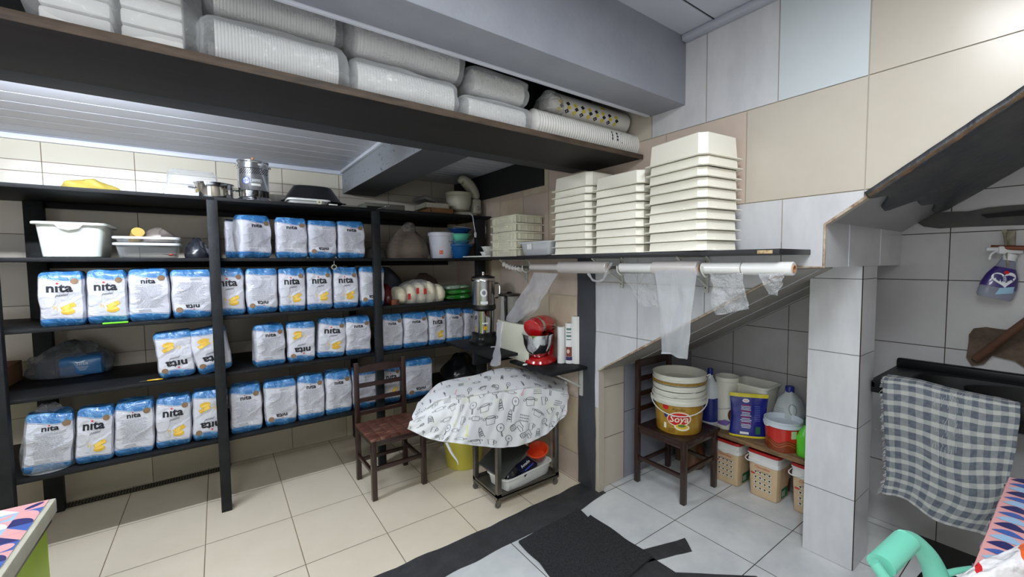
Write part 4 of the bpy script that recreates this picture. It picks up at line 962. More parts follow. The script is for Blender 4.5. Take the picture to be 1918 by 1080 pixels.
for k in range(2):
    bm = BM(); lathe(bm, [(.030, 0), (.032, .004), (.047, .038), (.052, .040), (.052, .043), (.045, .043), (.030, .006)], 32, sy=.8, power=7)
    o = obj('small_tray', bm, white_pl); p = W(912, 480, 'x', XF + .05); o.location = (XF + .045 + .012 * k, y5 + .075, ZS + .0005 + k * .0435); tag(o, ['lower', 'upper'][k] + ' small ribbed white tray left of the crate stack', 'tray', 'small white trays')
bm = BM(); box(bm, 1.64, 1.90, y5 + .14, y5 + .14 + .24, ZS + .0, ZS + .012, bev=.003)
bm.free(); bm = BM(); box(bm, XF - .05, XF + .01, y5 - .05, y5 + .33, ZS + .0, ZS + .010, bev=.003)
tag(obj('white_board', bm, white_pl), 'thin white board at the far end of the wall shelf', 'board')
# ================= ROD WITH FILM ROLLS =================
XR_ = 1.80; ZR = W(1480, 503, 'x', XR_).z
def yx(px, x=XR_): return W(px, 503, 'x', x).y
roll_mat = mat('film_roll', (222, 222, 220), .22, coat=.5, bump=.1, bscale=10, stretch=(1, .2, 1)); roll_grey = mat('grey_film_roll', (196, 190, 188), .35, coat=.3, bump=.15, bscale=12, stretch=(1, .3, 1))
bm = BM(); tube(bm, [(XR_, yx(1470), ZR), (XR_, yx(950), ZR)], .009, 10)
rod = tag(obj('roll_rod', bm, mat('dark_rod', (60, 58, 58), .5)), 'dark rod under the tray shelf threaded through the film rolls', 'rod')
t0 = None
for a, b, r, m, lab in ((1487, 1392, .028, roll_mat, 'shiny clear film roll with open cardboard core at the right end of the rod'), (1390, 1316, .027, roll_mat, 'clear film roll second from the right on the rod'),
                        (1310, 1226, .036, roll_grey, 'thick greyish film roll with a long white sheet hanging from it'), (1224, 1163, .026, roll_mat, 'thin clear film roll in the middle of the rod'),
                        (1140, 1050, .037, roll_grey, 'thick grey film roll in front of the dark pier'), (1049, 995, .022, roll_grey, 'thin grey film roll at the left of the rod')):
    y0, y1 = yx(a), yx(b); t = thing('film_roll', lab, 'film roll', (XR_, y0, ZR)); l = y1 - y0
    bm = BM(); lathe(bm, [(.0155, 0), (r - .003, 0), (r, .003), (r, l - .003), (r - .003, l), (.0155, l)], 32, M=Matrix.Rotation(-PI / 2, 4, 'X'), capb=False, capt=False); obj('film', bm, m, t)
    bm = BM(); lathe(bm, [(.0115, -.003), (.0155, -.003), (.0155, l + .003), (.0115, l + .003)], 24, M=Matrix.Rotation(-PI / 2, 4, 'X'), capb=False, capt=False)
    for v in []: pass
    obj('core', bm, mat('cardboard_core', (190, 140, 96), .8), t)
for px in (1322, 1163, 985):
    p = yx(px, XR_)
    bm = BM(); tube(bm, smoothpts([(XR_, p, 1.626), (XR_ + .035, p, ZR + .03), (XR_ + .034, p, ZR - .02), (XR_, p, ZR - .04), (XR_ - .03, p, ZR - .02), (XR_ - .032, p, ZR + .01)], 5), .004, 8)
    o = obj('rod_hanger', bm, MATS['white_bracket']); tag(o, {1322: 'white hook hanger between the two rightmost film rolls', 1163: 'white hook hanger left of the middle thin film roll', 985: 'white hook hanger at the left end of the rod'}[px], 'hook')
def hang(name, lab, x, rows, m, cat='plastic sheet', amp=.006, nu=24, nv=30, th=0):
    """thin film through control points given as (px, py, x-plane)"""
    S0 = net([[W(a, b, 'x', c) for a, b, c in r] for r in rows])
    def S(u, v):
        p = S0(u, v); n = noise.noise_vector(Vector((u * 4, v * 5, rows[0][0][0] * .1))); return p + Vector((n.x * amp * 2.2, n.y * amp * .4, 0)) * min(1, v * 3)
    bm = BM(); sheet(bm, S, nu, nv); o = obj(name, bm, m, ang=70); return tag(o, lab, cat)
matte_film = film('milky_film', (222, 226, 232), .42, .3, 6, .4, (3, 3, .8))
milk2 = film('milky_film_grey', (206, 206, 214), .38, .25, 7, .5, (3, 3, .8))
hang('plastic_sheet', 'long milky white plastic sheet hanging from the thick roll down into the pails', 1.8,
     [[(1225, 500, 1.765), (1250, 500, 1.765), (1280, 500, 1.765), (1305, 500, 1.765)], [(1231, 545, 1.78), (1256, 545, 1.775), (1284, 545, 1.77), (1302, 545, 1.785)],
      [(1236, 600, 1.80), (1256, 600, 1.79), (1277, 600, 1.78), (1294, 595, 1.80)], [(1238, 658, 1.82), (1255, 658, 1.81), (1272, 662, 1.79), (1291, 630, 1.80)], [(1239, 659, 1.82), (1258, 660, 1.81), (1283, 672, 1.79), (1287, 671, 1.80)]], film('milky_sheet', (206, 210, 216), .45, .35, 5, .3, (3, 3, .8)))
crk = film('crinkled_film', (236, 238, 242), .22, .06, 34, 1.0)
hang('plastic_bag', 'clear crinkled bag hanging below the second roll from the right', 1.8,
     [[(1330, 512, 1.775), (1350, 514, 1.775), (1380, 512, 1.775), (1392, 510, 1.775)], [(1333, 530, 1.77), (1352, 545, 1.79), (1375, 545, 1.76), (1394, 535, 1.775)], [(1332, 560, 1.78), (1354, 562, 1.76), (1380, 558, 1.79), (1399, 555, 1.77)], [(1337, 590, 1.78), (1358, 588, 1.775), (1380, 583, 1.78), (1405, 578, 1.775)]], crk, 'plastic bag', .01)
hang('plastic_film', 'short crinkled end of film hanging from the rightmost roll', 1.8,
     [[(1420, 512, 1.775), (1440, 512, 1.775), (1470, 510, 1.775)], [(1430, 530, 1.775), (1446, 530, 1.76), (1466, 528, 1.775)], [(1438, 550, 1.775), (1448, 552, 1.77), (1457, 554, 1.775)]], crk, 'plastic film', .008)
hang('plastic_film', 'faint clear film trailing from the thin middle roll against the tiled wall', 1.8,
     [[(1165, 512, 1.775), (1185, 512, 1.775), (1222, 512, 1.775)], [(1175, 530, 1.79), (1200, 535, 1.78), (1228, 535, 1.79)], [(1190, 552, 1.80), (1212, 556, 1.79), (1232, 560, 1.80)], [(1200, 572, 1.80), (1216, 574, 1.79), (1236, 576, 1.80)]], film('faint_film', (236, 238, 242), .10, .1, 20, 1.0), 'plastic film', .008)
bm = BM(); P_ = [W(px, py, 'x', 1.762) for px, py in ((1102, 512), (1112, 525), (1128, 524), (1138, 505), (1146, 492))]
tube(bm, smoothpts(P_, 6), [.010 + .003 * math.sin(k * 1.3) for k in range(25)], 12, flat=.5); o = obj('twisted_film', bm, film('twisted_film_m', (226, 228, 232), .22, .1, 20, 1.0)); tag(o, 'twisted loop of clear film knotted to the hook by the dark pier', 'plastic film')
bm = BM(); P_ = [W(px, py, 'x', XR_) for px, py in ((944, 494), (955, 500), (966, 502), (976, 504))]
tube(bm, smoothpts(P_, 8), [.016 + .006 * math.sin(k * 1.6) for k in range(25)], 12); o = obj('coiled_bag', bm, film('coiled_bag_m', (226, 222, 220), .6, .2, 20, .8)); tag(o, 'scrunched plastic bag wound round the left end of the rod', 'plastic bag')
hang('plastic_bag', 'long narrow grey clear bag slanting down from the rod behind the cutting boards', 1.8,
     [[(1000, 510, 1.80), (1020, 511, 1.79), (1045, 512, 1.80)], [(982, 545, 1.82), (1003, 545, 1.79), (1022, 550, 1.81)], [(962, 575, 1.80), (985, 577, 1.78), (1003, 580, 1.80)], [(945, 600, 1.78), (962, 604, 1.76), (975, 600, 1.78)]], milk2, 'plastic bag', .01)
hang('plastic_bag', 'end of the grey bag hanging beside the left edge of the cutting boards', 1.7,
     [[(930, 604, 1.60), (938, 604, 1.59), (945, 602, 1.60)], [(929, 640, 1.57), (937, 642, 1.56), (938, 640, 1.57)], [(917, 684, 1.53), (928, 686, 1.52), (938, 682, 1.53)]], milk2, 'plastic bag', .006)
# ================= BLENDER SHELF =================
ZB = .93; q1 = W(852, 645, 'z', ZB); q2 = W(924, 668, 'z', ZB)
t = thing('corner_shelf', 'small black shelf in the corner carrying the tall steel blender', 'shelf', (q1.x, q2.y, ZB - .02))
bm = BM(); box(bm, 0, XW - q1.x - .008, 0, 3.36 - q2.y, 0, .02, bev=.002); obj('board', bm, black_wood, t)
bm = BM(); box(bm, .02, XW - q1.x - .01, .3, .34, -.10, 0, bev=.002); obj('support', bm, black_post, t)
p = W(905, 643, 'z', ZB); bc = Vector((p.x + .02, p.y + .02, ZB + .0012)); u = span(1, bc)
t = thing('blender', 'tall industrial steel blender with black lid on the small corner shelf', 'blender', bc)
bm = BM(); lathe(bm, [(u * 24, 0), (u * 24, .02), (u * 21, .035), (u * 19, .055), (u * 20, .09), (u * 14, .10)], 32, power=4); obj('base', bm, black_pl, t)
hz = lambda py: (645 - py) * u
bm = BM(); lathe(bm, [(u * 15, .09), (u * 16, .095), (u * 17, hz(584)), (u * 13, hz(583))], 32, power=4, capb=False); tree = BVHTree.FromBMesh(bm)
def Fm(x, z):
    h = tree.ray_cast(Vector((x, -1, z)), Vector((0, 1, 0))); return (x, (h[0].y if h[0] else 0) - .0012, z)
poly(bm, rect(-u * 6, hz(615), u * 8, .03), Fm, 1); poly(bm, rect(-u * 6, hz(606), u * 12, .012), Fm, 2)
obj('motor_housing', bm, [chrome, mat('yellow_warning', (226, 180, 40), .5), mat('white_print', (232, 236, 240))], t)
bm = BM(); lathe(bm, [(u * 21, hz(583)), (u * 23, hz(580)), (u * 22.5, hz(573)), (u * 19, hz(572))], 36); obj('jar_collar', bm, black_pl, t)
bm = BM(); lathe(bm, [(u * 21, hz(574)), (u * 21.5, hz(572)), (u * 22, hz(530)), (u * 22.6, hz(529)), (u * 22, hz(527)), (u * 22.5, hz(524)), (u * 21, hz(523))], 40); tree = BVHTree.FromBMesh(bm)
poly(bm, ell(-u * 10, hz(550), u * 5.5, u * 7.5, 20), Fm, 1); poly(bm, ell(-u * 10, hz(550), u * 3, u * 4, 16), lambda x, z: (x, Fm(x, z)[1] - .0005, z), 2); poly(bm, rect(-u * 9, hz(568), u * 12, .022), Fm, 1)
obj('jar', bm, [steel, MATS['white_print'], grey_ink], t)
bm = BM(); lathe(bm, [(u * 21.5, hz(524)), (u * 21.5, hz(521)), (u * 12, hz(519)), (u * 5, hz(518))], 32); obj('lid', bm, black_pl, t)
bm = BM(); lathe(bm, [(u * 3, hz(519)), (u * 3.2, hz(514)), (u * 2.6, hz(512))], 16); obj('lid_knob', bm, chrome, t)
bm = BM(); tube(bm, smoothpts([(u * 20, -.03, hz(534)), (u * 28, -.045, hz(536)), (u * 29, -.05, hz(550)), (u * 26, -.045, hz(560)), (u * 20, -.03, hz(562))], 5), u * 1.8, 8); obj('handle', bm, chrome, t)
p = W(918, 648, 'z', ZB); bm = BM(); tube(bm, smoothpts([(p.x - .03, p.y - .06, ZB + .006), (p.x, p.y - .08, ZB + .008), (p.x + .04, p.y - .07, ZB + .006), (p.x + .09, p.y - .10, ZB + .006)], 6), .0045, 8); tag(obj('cable_piece', bm, MATS['white_cord']), 'short white cable lying in front of the steel blender', 'cable')
# glass jug with black lid (coffee press) behind
p = W(950, 620, 'x', 1.93); jc = Vector((1.955, p.y + .0, ZB + .0012)); 
jc.z = .874 if False else ZB + .0012
u = span(1, jc); top = W(950, 552, 'x', 1.90).z - jc.z
t = thing('glass_jug', 'glass jug with black lid and handle between the blender and the hanging bag', 'jug', jc)
bm = BM(); lathe(bm, [(u * 15, 0), (u * 17, .01), (u * 18, top * .5), (u * 17, top - .01), (u * 16, top - .01), (u * 16.5, .015)], 32, capt=False); obj('glass', bm, film('jug_glass', (200, 200, 196), .35, .05, 3, .1), t)
bm = BM(); lathe(bm, [(u * 19, top - .012), (u * 20, top - .008), (u * 20, top + .004), (u * 6, top + .010), (u * 3, top + .022)], 32); obj('lid', bm, black_pl, t)
bm = BM(); tube(bm, smoothpts([(-u * 14, -u * 10, top - .01), (-u * 17, -u * 14, top - .05), (-u * 16, -u * 14, top * .45), (-u * 13, -u * 10, top * .3)], 5), u * 3, 8); obj('handle', bm, black_pl, t)
# ================= MIXER SHELF =================
ZM = .872
t = thing('mixer_shelf', 'small black wall shelf on a white bracket carrying the red stand mixer', 'shelf', (1.715, 2.135, ZM - .02))
bm = BM(); box(bm, 0, XW - 1.715 - .008, 0, .50, 0, .02, bev=.002); obj('board', bm, black_wood, t)
bm = BM(); tube(bm, [(.08, .06, -.004), (XW - 1.715 - .015, .06, -.14)], .007, 8); box(bm, XW - 1.715 - .02, XW - 1.715 - .008, .045, .075, -.20, -.002); obj('bracket', bm, MATS['white_bracket'], t)
ZM += .0012
def W3(px, py, dx): return W(px, py, 'x', dx)
# cutting boards
bx_ = 1.765
for k, (dx, c_, lab) in enumerate(((0, (222, 222, 204), 'cream plastic cutting board in front, leaning left of the red mixer'), (.05, (206, 206, 196), 'paler cutting board standing behind the front one'))):
    y0 = W(993, 680, 'x', bx_ + dx).y + .02; y1 = W(938 - k * 6, 680, 'x', bx_ + dx).y; z1 = W(940, 601 - k * 1, 'x', bx_ + dx).z
    bm = BM(); box(bm, -.005, .005, 0, y1 - y0, 0, z1 - ZM, bev=.004); o = obj('cutting_board', bm, mat('board_cream_%d' % k, c_, .45)); o.location = (bx_ + dx, y0, ZM); o.rotation_euler = (0, .03, 0)
    tag(o, lab, 'cutting board')
# red stand mixer
rc = W(1010, 678, 'z', ZM); rc.z = ZM; MS = 1.4; u = span(1, rc) / MS * .93
red = mat('red_enamel', (178, 18, 24), .18, coat=.8)
t = thing('stand_mixer', 'glossy red stand mixer with steel bowl on the small black shelf', 'stand mixer', (rc.x + .02, rc.y + .01, ZM), rz=math.radians(22)); t.scale = (MS, MS, MS)
# local: x points along the head (front = -x)
bm = BM(); lathe(bm, [(u * 31, 0), (u * 32, .006), (u * 30, .018), (u * 24, .026), (u * 20, .034)], 40, sx=1.15, sy=.88, cx=u * 3, power=2.5); obj('base', bm, red, t)
bm = BM(); P_ = smoothpts([(u * 30, 0, .015), (u * 33, 0, .06), (u * 32, 0, .11), (u * 30, 0, .16)], 5); tube(bm, P_, [u * 15, u * 14, u * 13, u * 12.5, u * 12, u * 12, u * 12, u * 12, u * 12, u * 12.5, u * 13, u * 13.5, u * 14, u * 14, u * 14, u * 14][:len(P_)], 20, flat=1.0); obj('column', bm, red, t)
bm = BM(); P_ = smoothpts([(u * 46, 0, .182), (u * 30, 0, .192), (0, 0, .195), (-u * 22, 0, .188), (-u * 32, 0, .18)], 6); n_ = len(P_)
tube(bm, P_, [u * (8 + 12 * math.sin(min(1, (k + .6) / n_ * 1.6 + .08) * PI / 2)) * (1 if k < n_ - 3 else (1, .93, .75)[k - n_ + 3] if k - n_ + 3 < 3 else .6) for k in range(n_)], 24, flat=1.0)
hd = obj('mixer_head', bm, red, t)
bm = BM(); lathe(bm, [(u * 20.3, -u * 6), (u * 20.6, -u * 5.6), (u * 20.6, u * 3), (u * 20.3, u * 3.4)], 32, M=Matrix.Translation((-u * 16, 0, .189)) @ Matrix.Rotation(PI / 2, 4, 'Y'), capb=False, capt=False); obj('chrome_band', bm, chrome, hd)
bm = BM(); lathe(bm, [(u * 3.6, 0), (u * 3.6, u * 3), (u * 2.6, u * 4)], 16, M=Matrix.Translation((u * 20, -u * 19, .19)) @ Matrix.Rotation(PI / 2, 4, 'X')); obj('speed_knob', bm, chrome, hd)
bm = BM(); lathe(bm, [(u * 15, .185 - u * 34), (u * 17, .185 - u * 30), (u * 17, .185 - u * 18)], 28, cx=-u * 12); obj('planetary_hub', bm, red, hd)
zb0 = .036; zb1 = .036 + u * 44
bm = BM(); lathe(bm, [(u * 14, zb0), (u * 15, zb0 + .004), (u * 24, zb0 + u * 12), (u * 29, zb0 + u * 26), (u * 31, zb1), (u * 32.5, zb1 + .001), (u * 32.5, zb1 + .004), (u * 30.5, zb1 + .002), (u * 28, zb0 + u * 26), (u * 14, zb0 + .008)], 40, cx=-u * 10, capt=False); obj('mixing_bowl', bm, chrome, t)
bm = BM(); lathe(bm, [(u * 2, zb0 + .03), (u * 2, .16)], 10, cx=-u * 10); obj('beater_shaft', bm, steel, t)
# rolls by the mixer
def upright(name, px, r, top, lab, m, extra=None, dx=.0, mats=None):
    p = W(px, 679, 'z', ZM); t = thing(name, lab, 'film roll', (p.x, p.y, ZM)); u = span(1, p); h = (682 - top) * u
    bm = BM(); lathe(bm, [(u * r * .5, 0), (u * r, .001), (u * r, h), (u * r * .5, h)], 28); tree = BVHTree.FromBMesh(bm)
    if extra: extra(bm, tree, u, h)
    obj('film', bm, mats or m, t)
    bm = BM(); lathe(bm, [(u * r * .32, -.0005 + .001), (u * r * .5, .001), (u * r * .5, h + .002), (u * r * .32, h + .002)], 20, capb=False, capt=False); obj('core', bm, mat('pale_core', (170, 160, 148), .7), t)
    return t
wr = mat('white_film_roll', (232, 232, 232), .35, bump=.12, bscale=14, stretch=(1, 1, .2))
upright('film_roll', 1051, 7, 614, 'short white roll standing right next to the red mixer', wr)
def lab_(bm, tree, u, h):
    def F(x, z):
        d_ = Vector((-.8, -.6, 0)).normalized(); s_ = Vector((.6, -.8, 0)); o_ = s_ * x - d_ * -0.3 if False else s_ * x + d_ * .3 + Vector((0, 0, z))
        hh = tree.ray_cast(o_, -d_); q = hh[0] if hh[0] else Vector((0, 0, z)); return q + d_ * .0012
    for k in range(4): poly(bm, rect(0, h * (.86 - k * .085), u * 9, u * (4 if k % 2 == 0 else 2)), F, 1)
    poly(bm, rect(0, h * .30, u * 11, h * .24), F, 2); poly(bm, ell(-u * 1, h * .31, u * 3, u * 4, 12), lambda x, z: F(x, z) + Vector((-.0004, -.0004, 0)), 3); poly(bm, rect(0, h * .13, u * 12, h * .09), F, 4)
upright('film_roll', 1067, 8.5, 607, 'roll of bags with a printed paper label between the two plain rolls', wr, lab_, mats=[wr, mat('print_grey_green', (100, 130, 124), .5), mat('print_brown', (124, 62, 50), .5), mat('print_pale', (220, 190, 170), .5), mat('print_purple', (60, 46, 100), .5)])
upright('film_roll', 1081, 11, 594, 'tallest white roll of wrinkled film at the right end of the small shelf', mat('wrinkled_film_roll', (228, 228, 226), .35, bump=.6, bscale=16, stretch=(1, 1, .3)))
p = W(983, 684, 'z', ZM); bm = BM(); lathe(bm, [(.012, 0), (.013, .004), (.010, .008)], 16, sx=1.6); o = obj('plastic_disc', bm, white_pl); o.location = (p.x + .01, p.y + .01, ZM); tag(o, 'small white cap lying left of the red mixer base', 'cap')
# ================= CHAIRS =================
wood = mat('dark_brown_wood', (52, 30, 24), .35, coat=.3, var=.6, vscale=6, c2=(30, 17, 14), stretch=(6, 6, 1), bump=.1, bscale=30)
seat_wood = mat('worn_seat_wood', (84, 44, 34), .45, var=1, vscale=7, c2=(150, 112, 94), stretch=(1, 9, 1), thr=(.50, .66), bump=.2, bscale=30)
seat_dark = mat('dark_seat_wood', (50, 28, 24), .4, var=.6, vscale=7, c2=(30, 18, 15), stretch=(1, 9, 1))
def chair(loc, rz, w, d, hs, ht, sm, label, rails):
    """front towards -y; origin at the middle of the front legs' feet"""
    t = thing('wooden_chair', label, 'chair', loc, rz); p = .034
    for s in (-1, 1):
        x = s * (w / 2 - p / 2)
        bm = BM(); box(bm, x - p / 2, x + p / 2, 0, p, 0, hs - .018, bev=.003); obj('leg', bm, wood, t)
        bm = BM(); box(bm, x - p / 2, x + p / 2, d - p, d, 0, hs, bev=.003)
        tube(bm, [], .01) if False else None
        box(bm, x - p / 2, x + p / 2, d - p, d - .002, hs, ht, bev=.004); obj('leg', bm, wood, t)
        bm = BM(); box(bm, x - .010, x + .010, p, d - p, .17, .195, bev=.002); obj('stretcher', bm, wood, t)
        bm = BM(); box(bm, x - .011, x + .011, p, d - p, hs - .062, hs - .019, bev=.002); obj('apron', bm, wood, t)
    for y, z0, z1 in ((.006, hs - .062, hs - .019), (d - p + .006, hs - .062, hs - .019)):
        bm = BM(); box(bm, -w / 2 + p, w / 2 - p, y, y + .022, z0, z1, bev=.002); obj('apron', bm, wood, t)
    bm = BM(); box(bm, -w / 2 + p, w / 2 - p, .008, .026, .20, .228, bev=.002); obj('stretcher', bm, wood, t)
    bm = BM(); box(bm, -w / 2 + p, w / 2 - p, d - p + .008, d - p + .026, .13, .155, bev=.002); obj('stretcher', bm, wood, t)
    bm = BM(); n = 6; sw = (w + .012) / n
    for k in range(n): box(bm, -w / 2 - .006 + k * sw + .0006, -w / 2 - .006 + (k + 1) * sw - .0006, -.012, d - p - .001, hs - .018, hs, bev=.0025)
    obj('seat', bm, sm, t)
    for k, (z, h) in enumerate(rails):
        bm = BM(); m = 14
        for i in range(m):
            x0, x1 = -w / 2 + p + (w - 2 * p) * i / m, -w / 2 + p + (w - 2 * p) * (i + 1) / m
            a0, a1 = [(.016 * (1 - (2 * q / (w - 2 * p)) ** 2) if k == 0 else 0) for q in (x0, x1)]
            vs = [bm.verts.new(v) for v in ((x0, d - p + .006, z), (x1, d - p + .006, z), (x1, d - p + .024, z), (x0, d - p + .024, z), (x0, d - p + .006, z + h + a0), (x1, d - p + .006, z + h + a1), (x1, d - p + .024, z + h + a1), (x0, d - p + .024, z + h + a0))]
            for f in ((0, 1, 5, 4), (2, 3, 7, 6), (4, 5, 6, 7), (3, 2, 1, 0)): bm.faces.new([vs[j] for j in f])
        bmesh.ops.remove_doubles(bm, verts=bm.verts, dist=1e-5); obj('back_rail', bm, wood, t)
    return t
A = W(703, 937, 'z', 0); B = W(792, 905, 'z', 0)
chair((.963, 2.885, .001), 0.02, .385, .40, .43, .872, seat_wood, 'dark brown wooden chair with a worn scratched seat standing before the flour shelves', [(.795, .042), (.685, .03), (.575, .03), (.48, .026)])
chair((2.572, 1.572, .001), 0, .40, .42, .432, .925, seat_dark, 'dark brown wooden chair under the stairs with the pail stack on its seat', [(.845, .045), (.74, .03), (.63, .03), (.52, .03)])
# ================= CART =================
gs = mat('dull_cart_steel', (132, 128, 122), .38, metal=.85, var=.5, vscale=10, c2=(96, 90, 84))
x0, x1, y0, y1 = 1.385, 1.90, 2.285, 2.62
t = thing('utility_cart', 'small steel cart on casters under the printed tablecloth', 'cart', ((x0 + x1) / 2, (y0 + y1) / 2, 0)); hx, hy = (x1 - x0) / 2, (y1 - y0) / 2
for sx_, sy_ in ((-1, -1), (1, -1), (-1, 1), (1, 1)):
    bm = BM(); x, y = sx_ * (hx - .016), sy_ * (hy - .016); box(bm, x - .016, x + .016, y - .016, y + .016, .075, .66, bev=.002); obj('leg', bm, gs, t)
    bm = BM(); lathe(bm, [(.012, .05), (.012, .076)], 12, cx=x, cy=y); box(bm, x - .012, x + .012, y - .004, y - .001, .02, .055); box(bm, x - .012, x + .012, y + .012, y + .015, .02, .055); c_ = obj('caster', bm, gs, t)
    bm = BM(); lathe(bm, [(.010, -.006), (.021, -.006), (.022, 0), (.021, .006), (.010, .006)], 20, M=Matrix.Translation((x, y + .006, .0225)) @ Matrix.Rotation(PI / 2, 4, 'X')); obj('wheel', bm, mat('caster_grey', (90, 90, 88), .4), c_)
bm = BM(); box(bm, -hx, hx, -hy, hy, .075, .083)
for a, b, c, d in ((-hx, hx, -hy, -hy + .004), (-hx, hx, hy - .004, hy), (-hx, -hx + .004, -hy, hy), (hx - .004, hx, -hy, hy)): box(bm, a, b, c, d, .06, .098)
obj('lower_shelf', bm, gs, t, smooth=False)
bm = BM(); box(bm, -hx - .14, hx - .0, -hy + .03, hy + .0, .66, .69, bev=.003); obj('top', bm, mat('hidden_cart_top', (150, 148, 140), .5), t)
# things on the cart's lower shelf
zc = .0842
tb_ = thing('white_tray_box', 'long white plastic tray on the lower shelf of the cart holding odds and ends', 'tray', (1.655, 2.42, zc), rz=.13)
bm = BM(); lathe(bm, [(.195, 0), (.20, .004), (.218, .088), (.212, .088), (.196, .006), (.19, .005)], 48, sy=.52, power=8, capt=True); obj('tray_body', bm, white_pl, tb_)
bm = BM(); lathe(bm, [(.217, .080), (.226, .080), (.226, .089), (.212, .089)], 48, sy=.53, power=8, capb=False, capt=False); obj('rim', bm, white_pl, tb_)
o = bowl('orange_bowl', 1.82, 2.42, .185, .072, .075, mat('orange_plastic', (226, 72, 36), .35), 'orange-red plastic bowl tilted on the white tray in the cart'); o.rotation_euler = (.25, -.35, 0)
bm = BM(); tube(bm, [(1.76, 2.52, .17), (1.785, 2.55, .30), (1.80, 2.57, .43)], .006, 8); tag(obj('wooden_stick', bm, mat('pale_wood', (206, 176, 132), .6)), 'thin pale wooden stick standing behind the orange bowl', 'stick')
bm = BM(); box(bm, -.15, .15, -.11, .11, 0, .012, bev=.003); o = obj('black_pan', bm, mat('pan_dark', (44, 46, 44), .4)); o.location = (1.545, 2.45, .255); o.rotation_euler = (.30, -.42, .25); tag(o, 'flat dark baking sheet leaning inside the cart above the white tray', 'baking sheet')
bm = BM(); box(bm, -.075, .075, -.05, .05, 0, .045, bev=.006); tree = BVHTree.FromBMesh(bm); ft = lambda x, y: (x, y, .0462)
V, Fx = text_polys('Amado', .032, .004, .2); put(bm, [(x, y + .008) for x, y in V], Fx, ft, 1); poly(bm, rect(0, -.028, .10, .008), ft, 2)
o = obj('blue_black_box', bm, [mat('navy_black_pack', (18, 22, 42), .3, coat=.4), MATS['white_print'], MATS['blue_sticker']]); o.location = (1.665, 2.375, .150); o.rotation_euler = (.35, -.15, .3); tag(o, 'navy black box with white lettering lying on the white tray', 'box')
o = crumple('black_bag', 1.545, 2.375, .125, .16, .11, .085, mat('black_bag2', (26, 28, 34), .3, coat=.5), 52, .012, 'black crumpled bag at the left of the white tray in the cart', freq=7)
# yellow bucket behind the cart
yb_ = mat('yellow_bucket', (214, 206, 84), .4, sss=.1); t = thing('yellow_bucket', 'translucent yellow plastic bucket standing behind the covered cart', 'bucket', (1.52, 3.02, .001))
bm = BM(); lathe(bm, [(.135, 0), (.14, .006), (.168, .30), (.164, .30), (.136, .008)], 40); obj('bucket_body', bm, yb_, t); bm = BM(); lathe(bm, [(.167, .285), (.178, .286), (.178, .30), (.164, .302)], 40, capb=False, capt=False); obj('rim', bm, yb_, t)
# tablecloth
def P3(px, py, y): return W(px, py, 'y', y)
rowsC_ = [
 [P3(800, 790, 2.72), P3(850, 770, 2.78), P3(905, 750, 2.80), P3(955, 740, 2.80), P3(1010, 740, 2.72), P3(1055, 745, 2.36)],
 [P3(788, 752, 2.62), P3(828, 718, 2.70), P3(880, 706, 2.74), P3(942, 691, 2.72), P3(1000, 694, 2.64), P3(1061, 716, 2.355)],
 [P3(778, 765, 2.50), P3(824, 727, 2.50), P3(885, 714, 2.52), P3(945, 702, 2.50), P3(1003, 705, 2.47), P3(1063, 722, 2.335)],
 [P3(772, 778, 2.44), P3(832, 744, 2.33), P3(882, 737, 2.30), P3(945, 728, 2.285), P3(1008, 724, 2.275), P3(1063, 735, 2.27)],
 [P3(768, 788, 2.41), P3(838, 776, 2.28), P3(876, 775, 2.245), P3(945, 772, 2.245), P3(1010, 765, 2.24), P3(1062, 758, 2.235)],
 [P3(765, 795, 2.39), P3(824, 810, 2.30), P3(868, 812, 2.23), P3(945, 812, 2.235), P3(1012, 796, 2.235), P3(1061, 772, 2.23)],
 [P3(763, 802, 2.38), P3(815, 825, 2.31), P3(870, 832, 2.225), P3(948, 838, 2.235), P3(1014, 818, 2.235), P3(1060, 778, 2.23)]]
rowsC = rowsC_[:4] + [[p + Vector((0, -.012, -.022)) for p in rowsC_[3]]] + rowsC_[4:]
Sc = net(rowsC)
def ScN(u, v):
    p = Sc(u, v); n = noise.noise_vector(Vector((p.x * 7, p.y * 7, p.z * 5))); m = noise.noise(Vector((u * 22 + v * 4, v * 3, 2)))
    return p + n * .008 + Vector((0, -.022, .004)) * m * max(0, v - .35) * 1.6
bm = BM(); sheet(bm, ScN, 110, 80)
clothm = mat('printed_white_cloth', (228, 230, 234), .85, sheen=.2, var=.35, vscale=7, c2=(236, 240, 190), thr=(.55, .75)); tree = BVHTree.FromBMesh(bm)
def Fcl(u, v):
    u = min(max(u, .003), .997); v = min(max(v, .003), .997); e = .004
    p = ScN(u, v); n = (ScN(min(u + e, 1), v) - ScN(u - e, v)).cross(ScN(u, v + e) - ScN(u, v - e)); n.normalize()
    if n.dot(EYE - p) < 0: n = -n
    return p + n * .0016
rp = random.Random(12)
LW = .0027
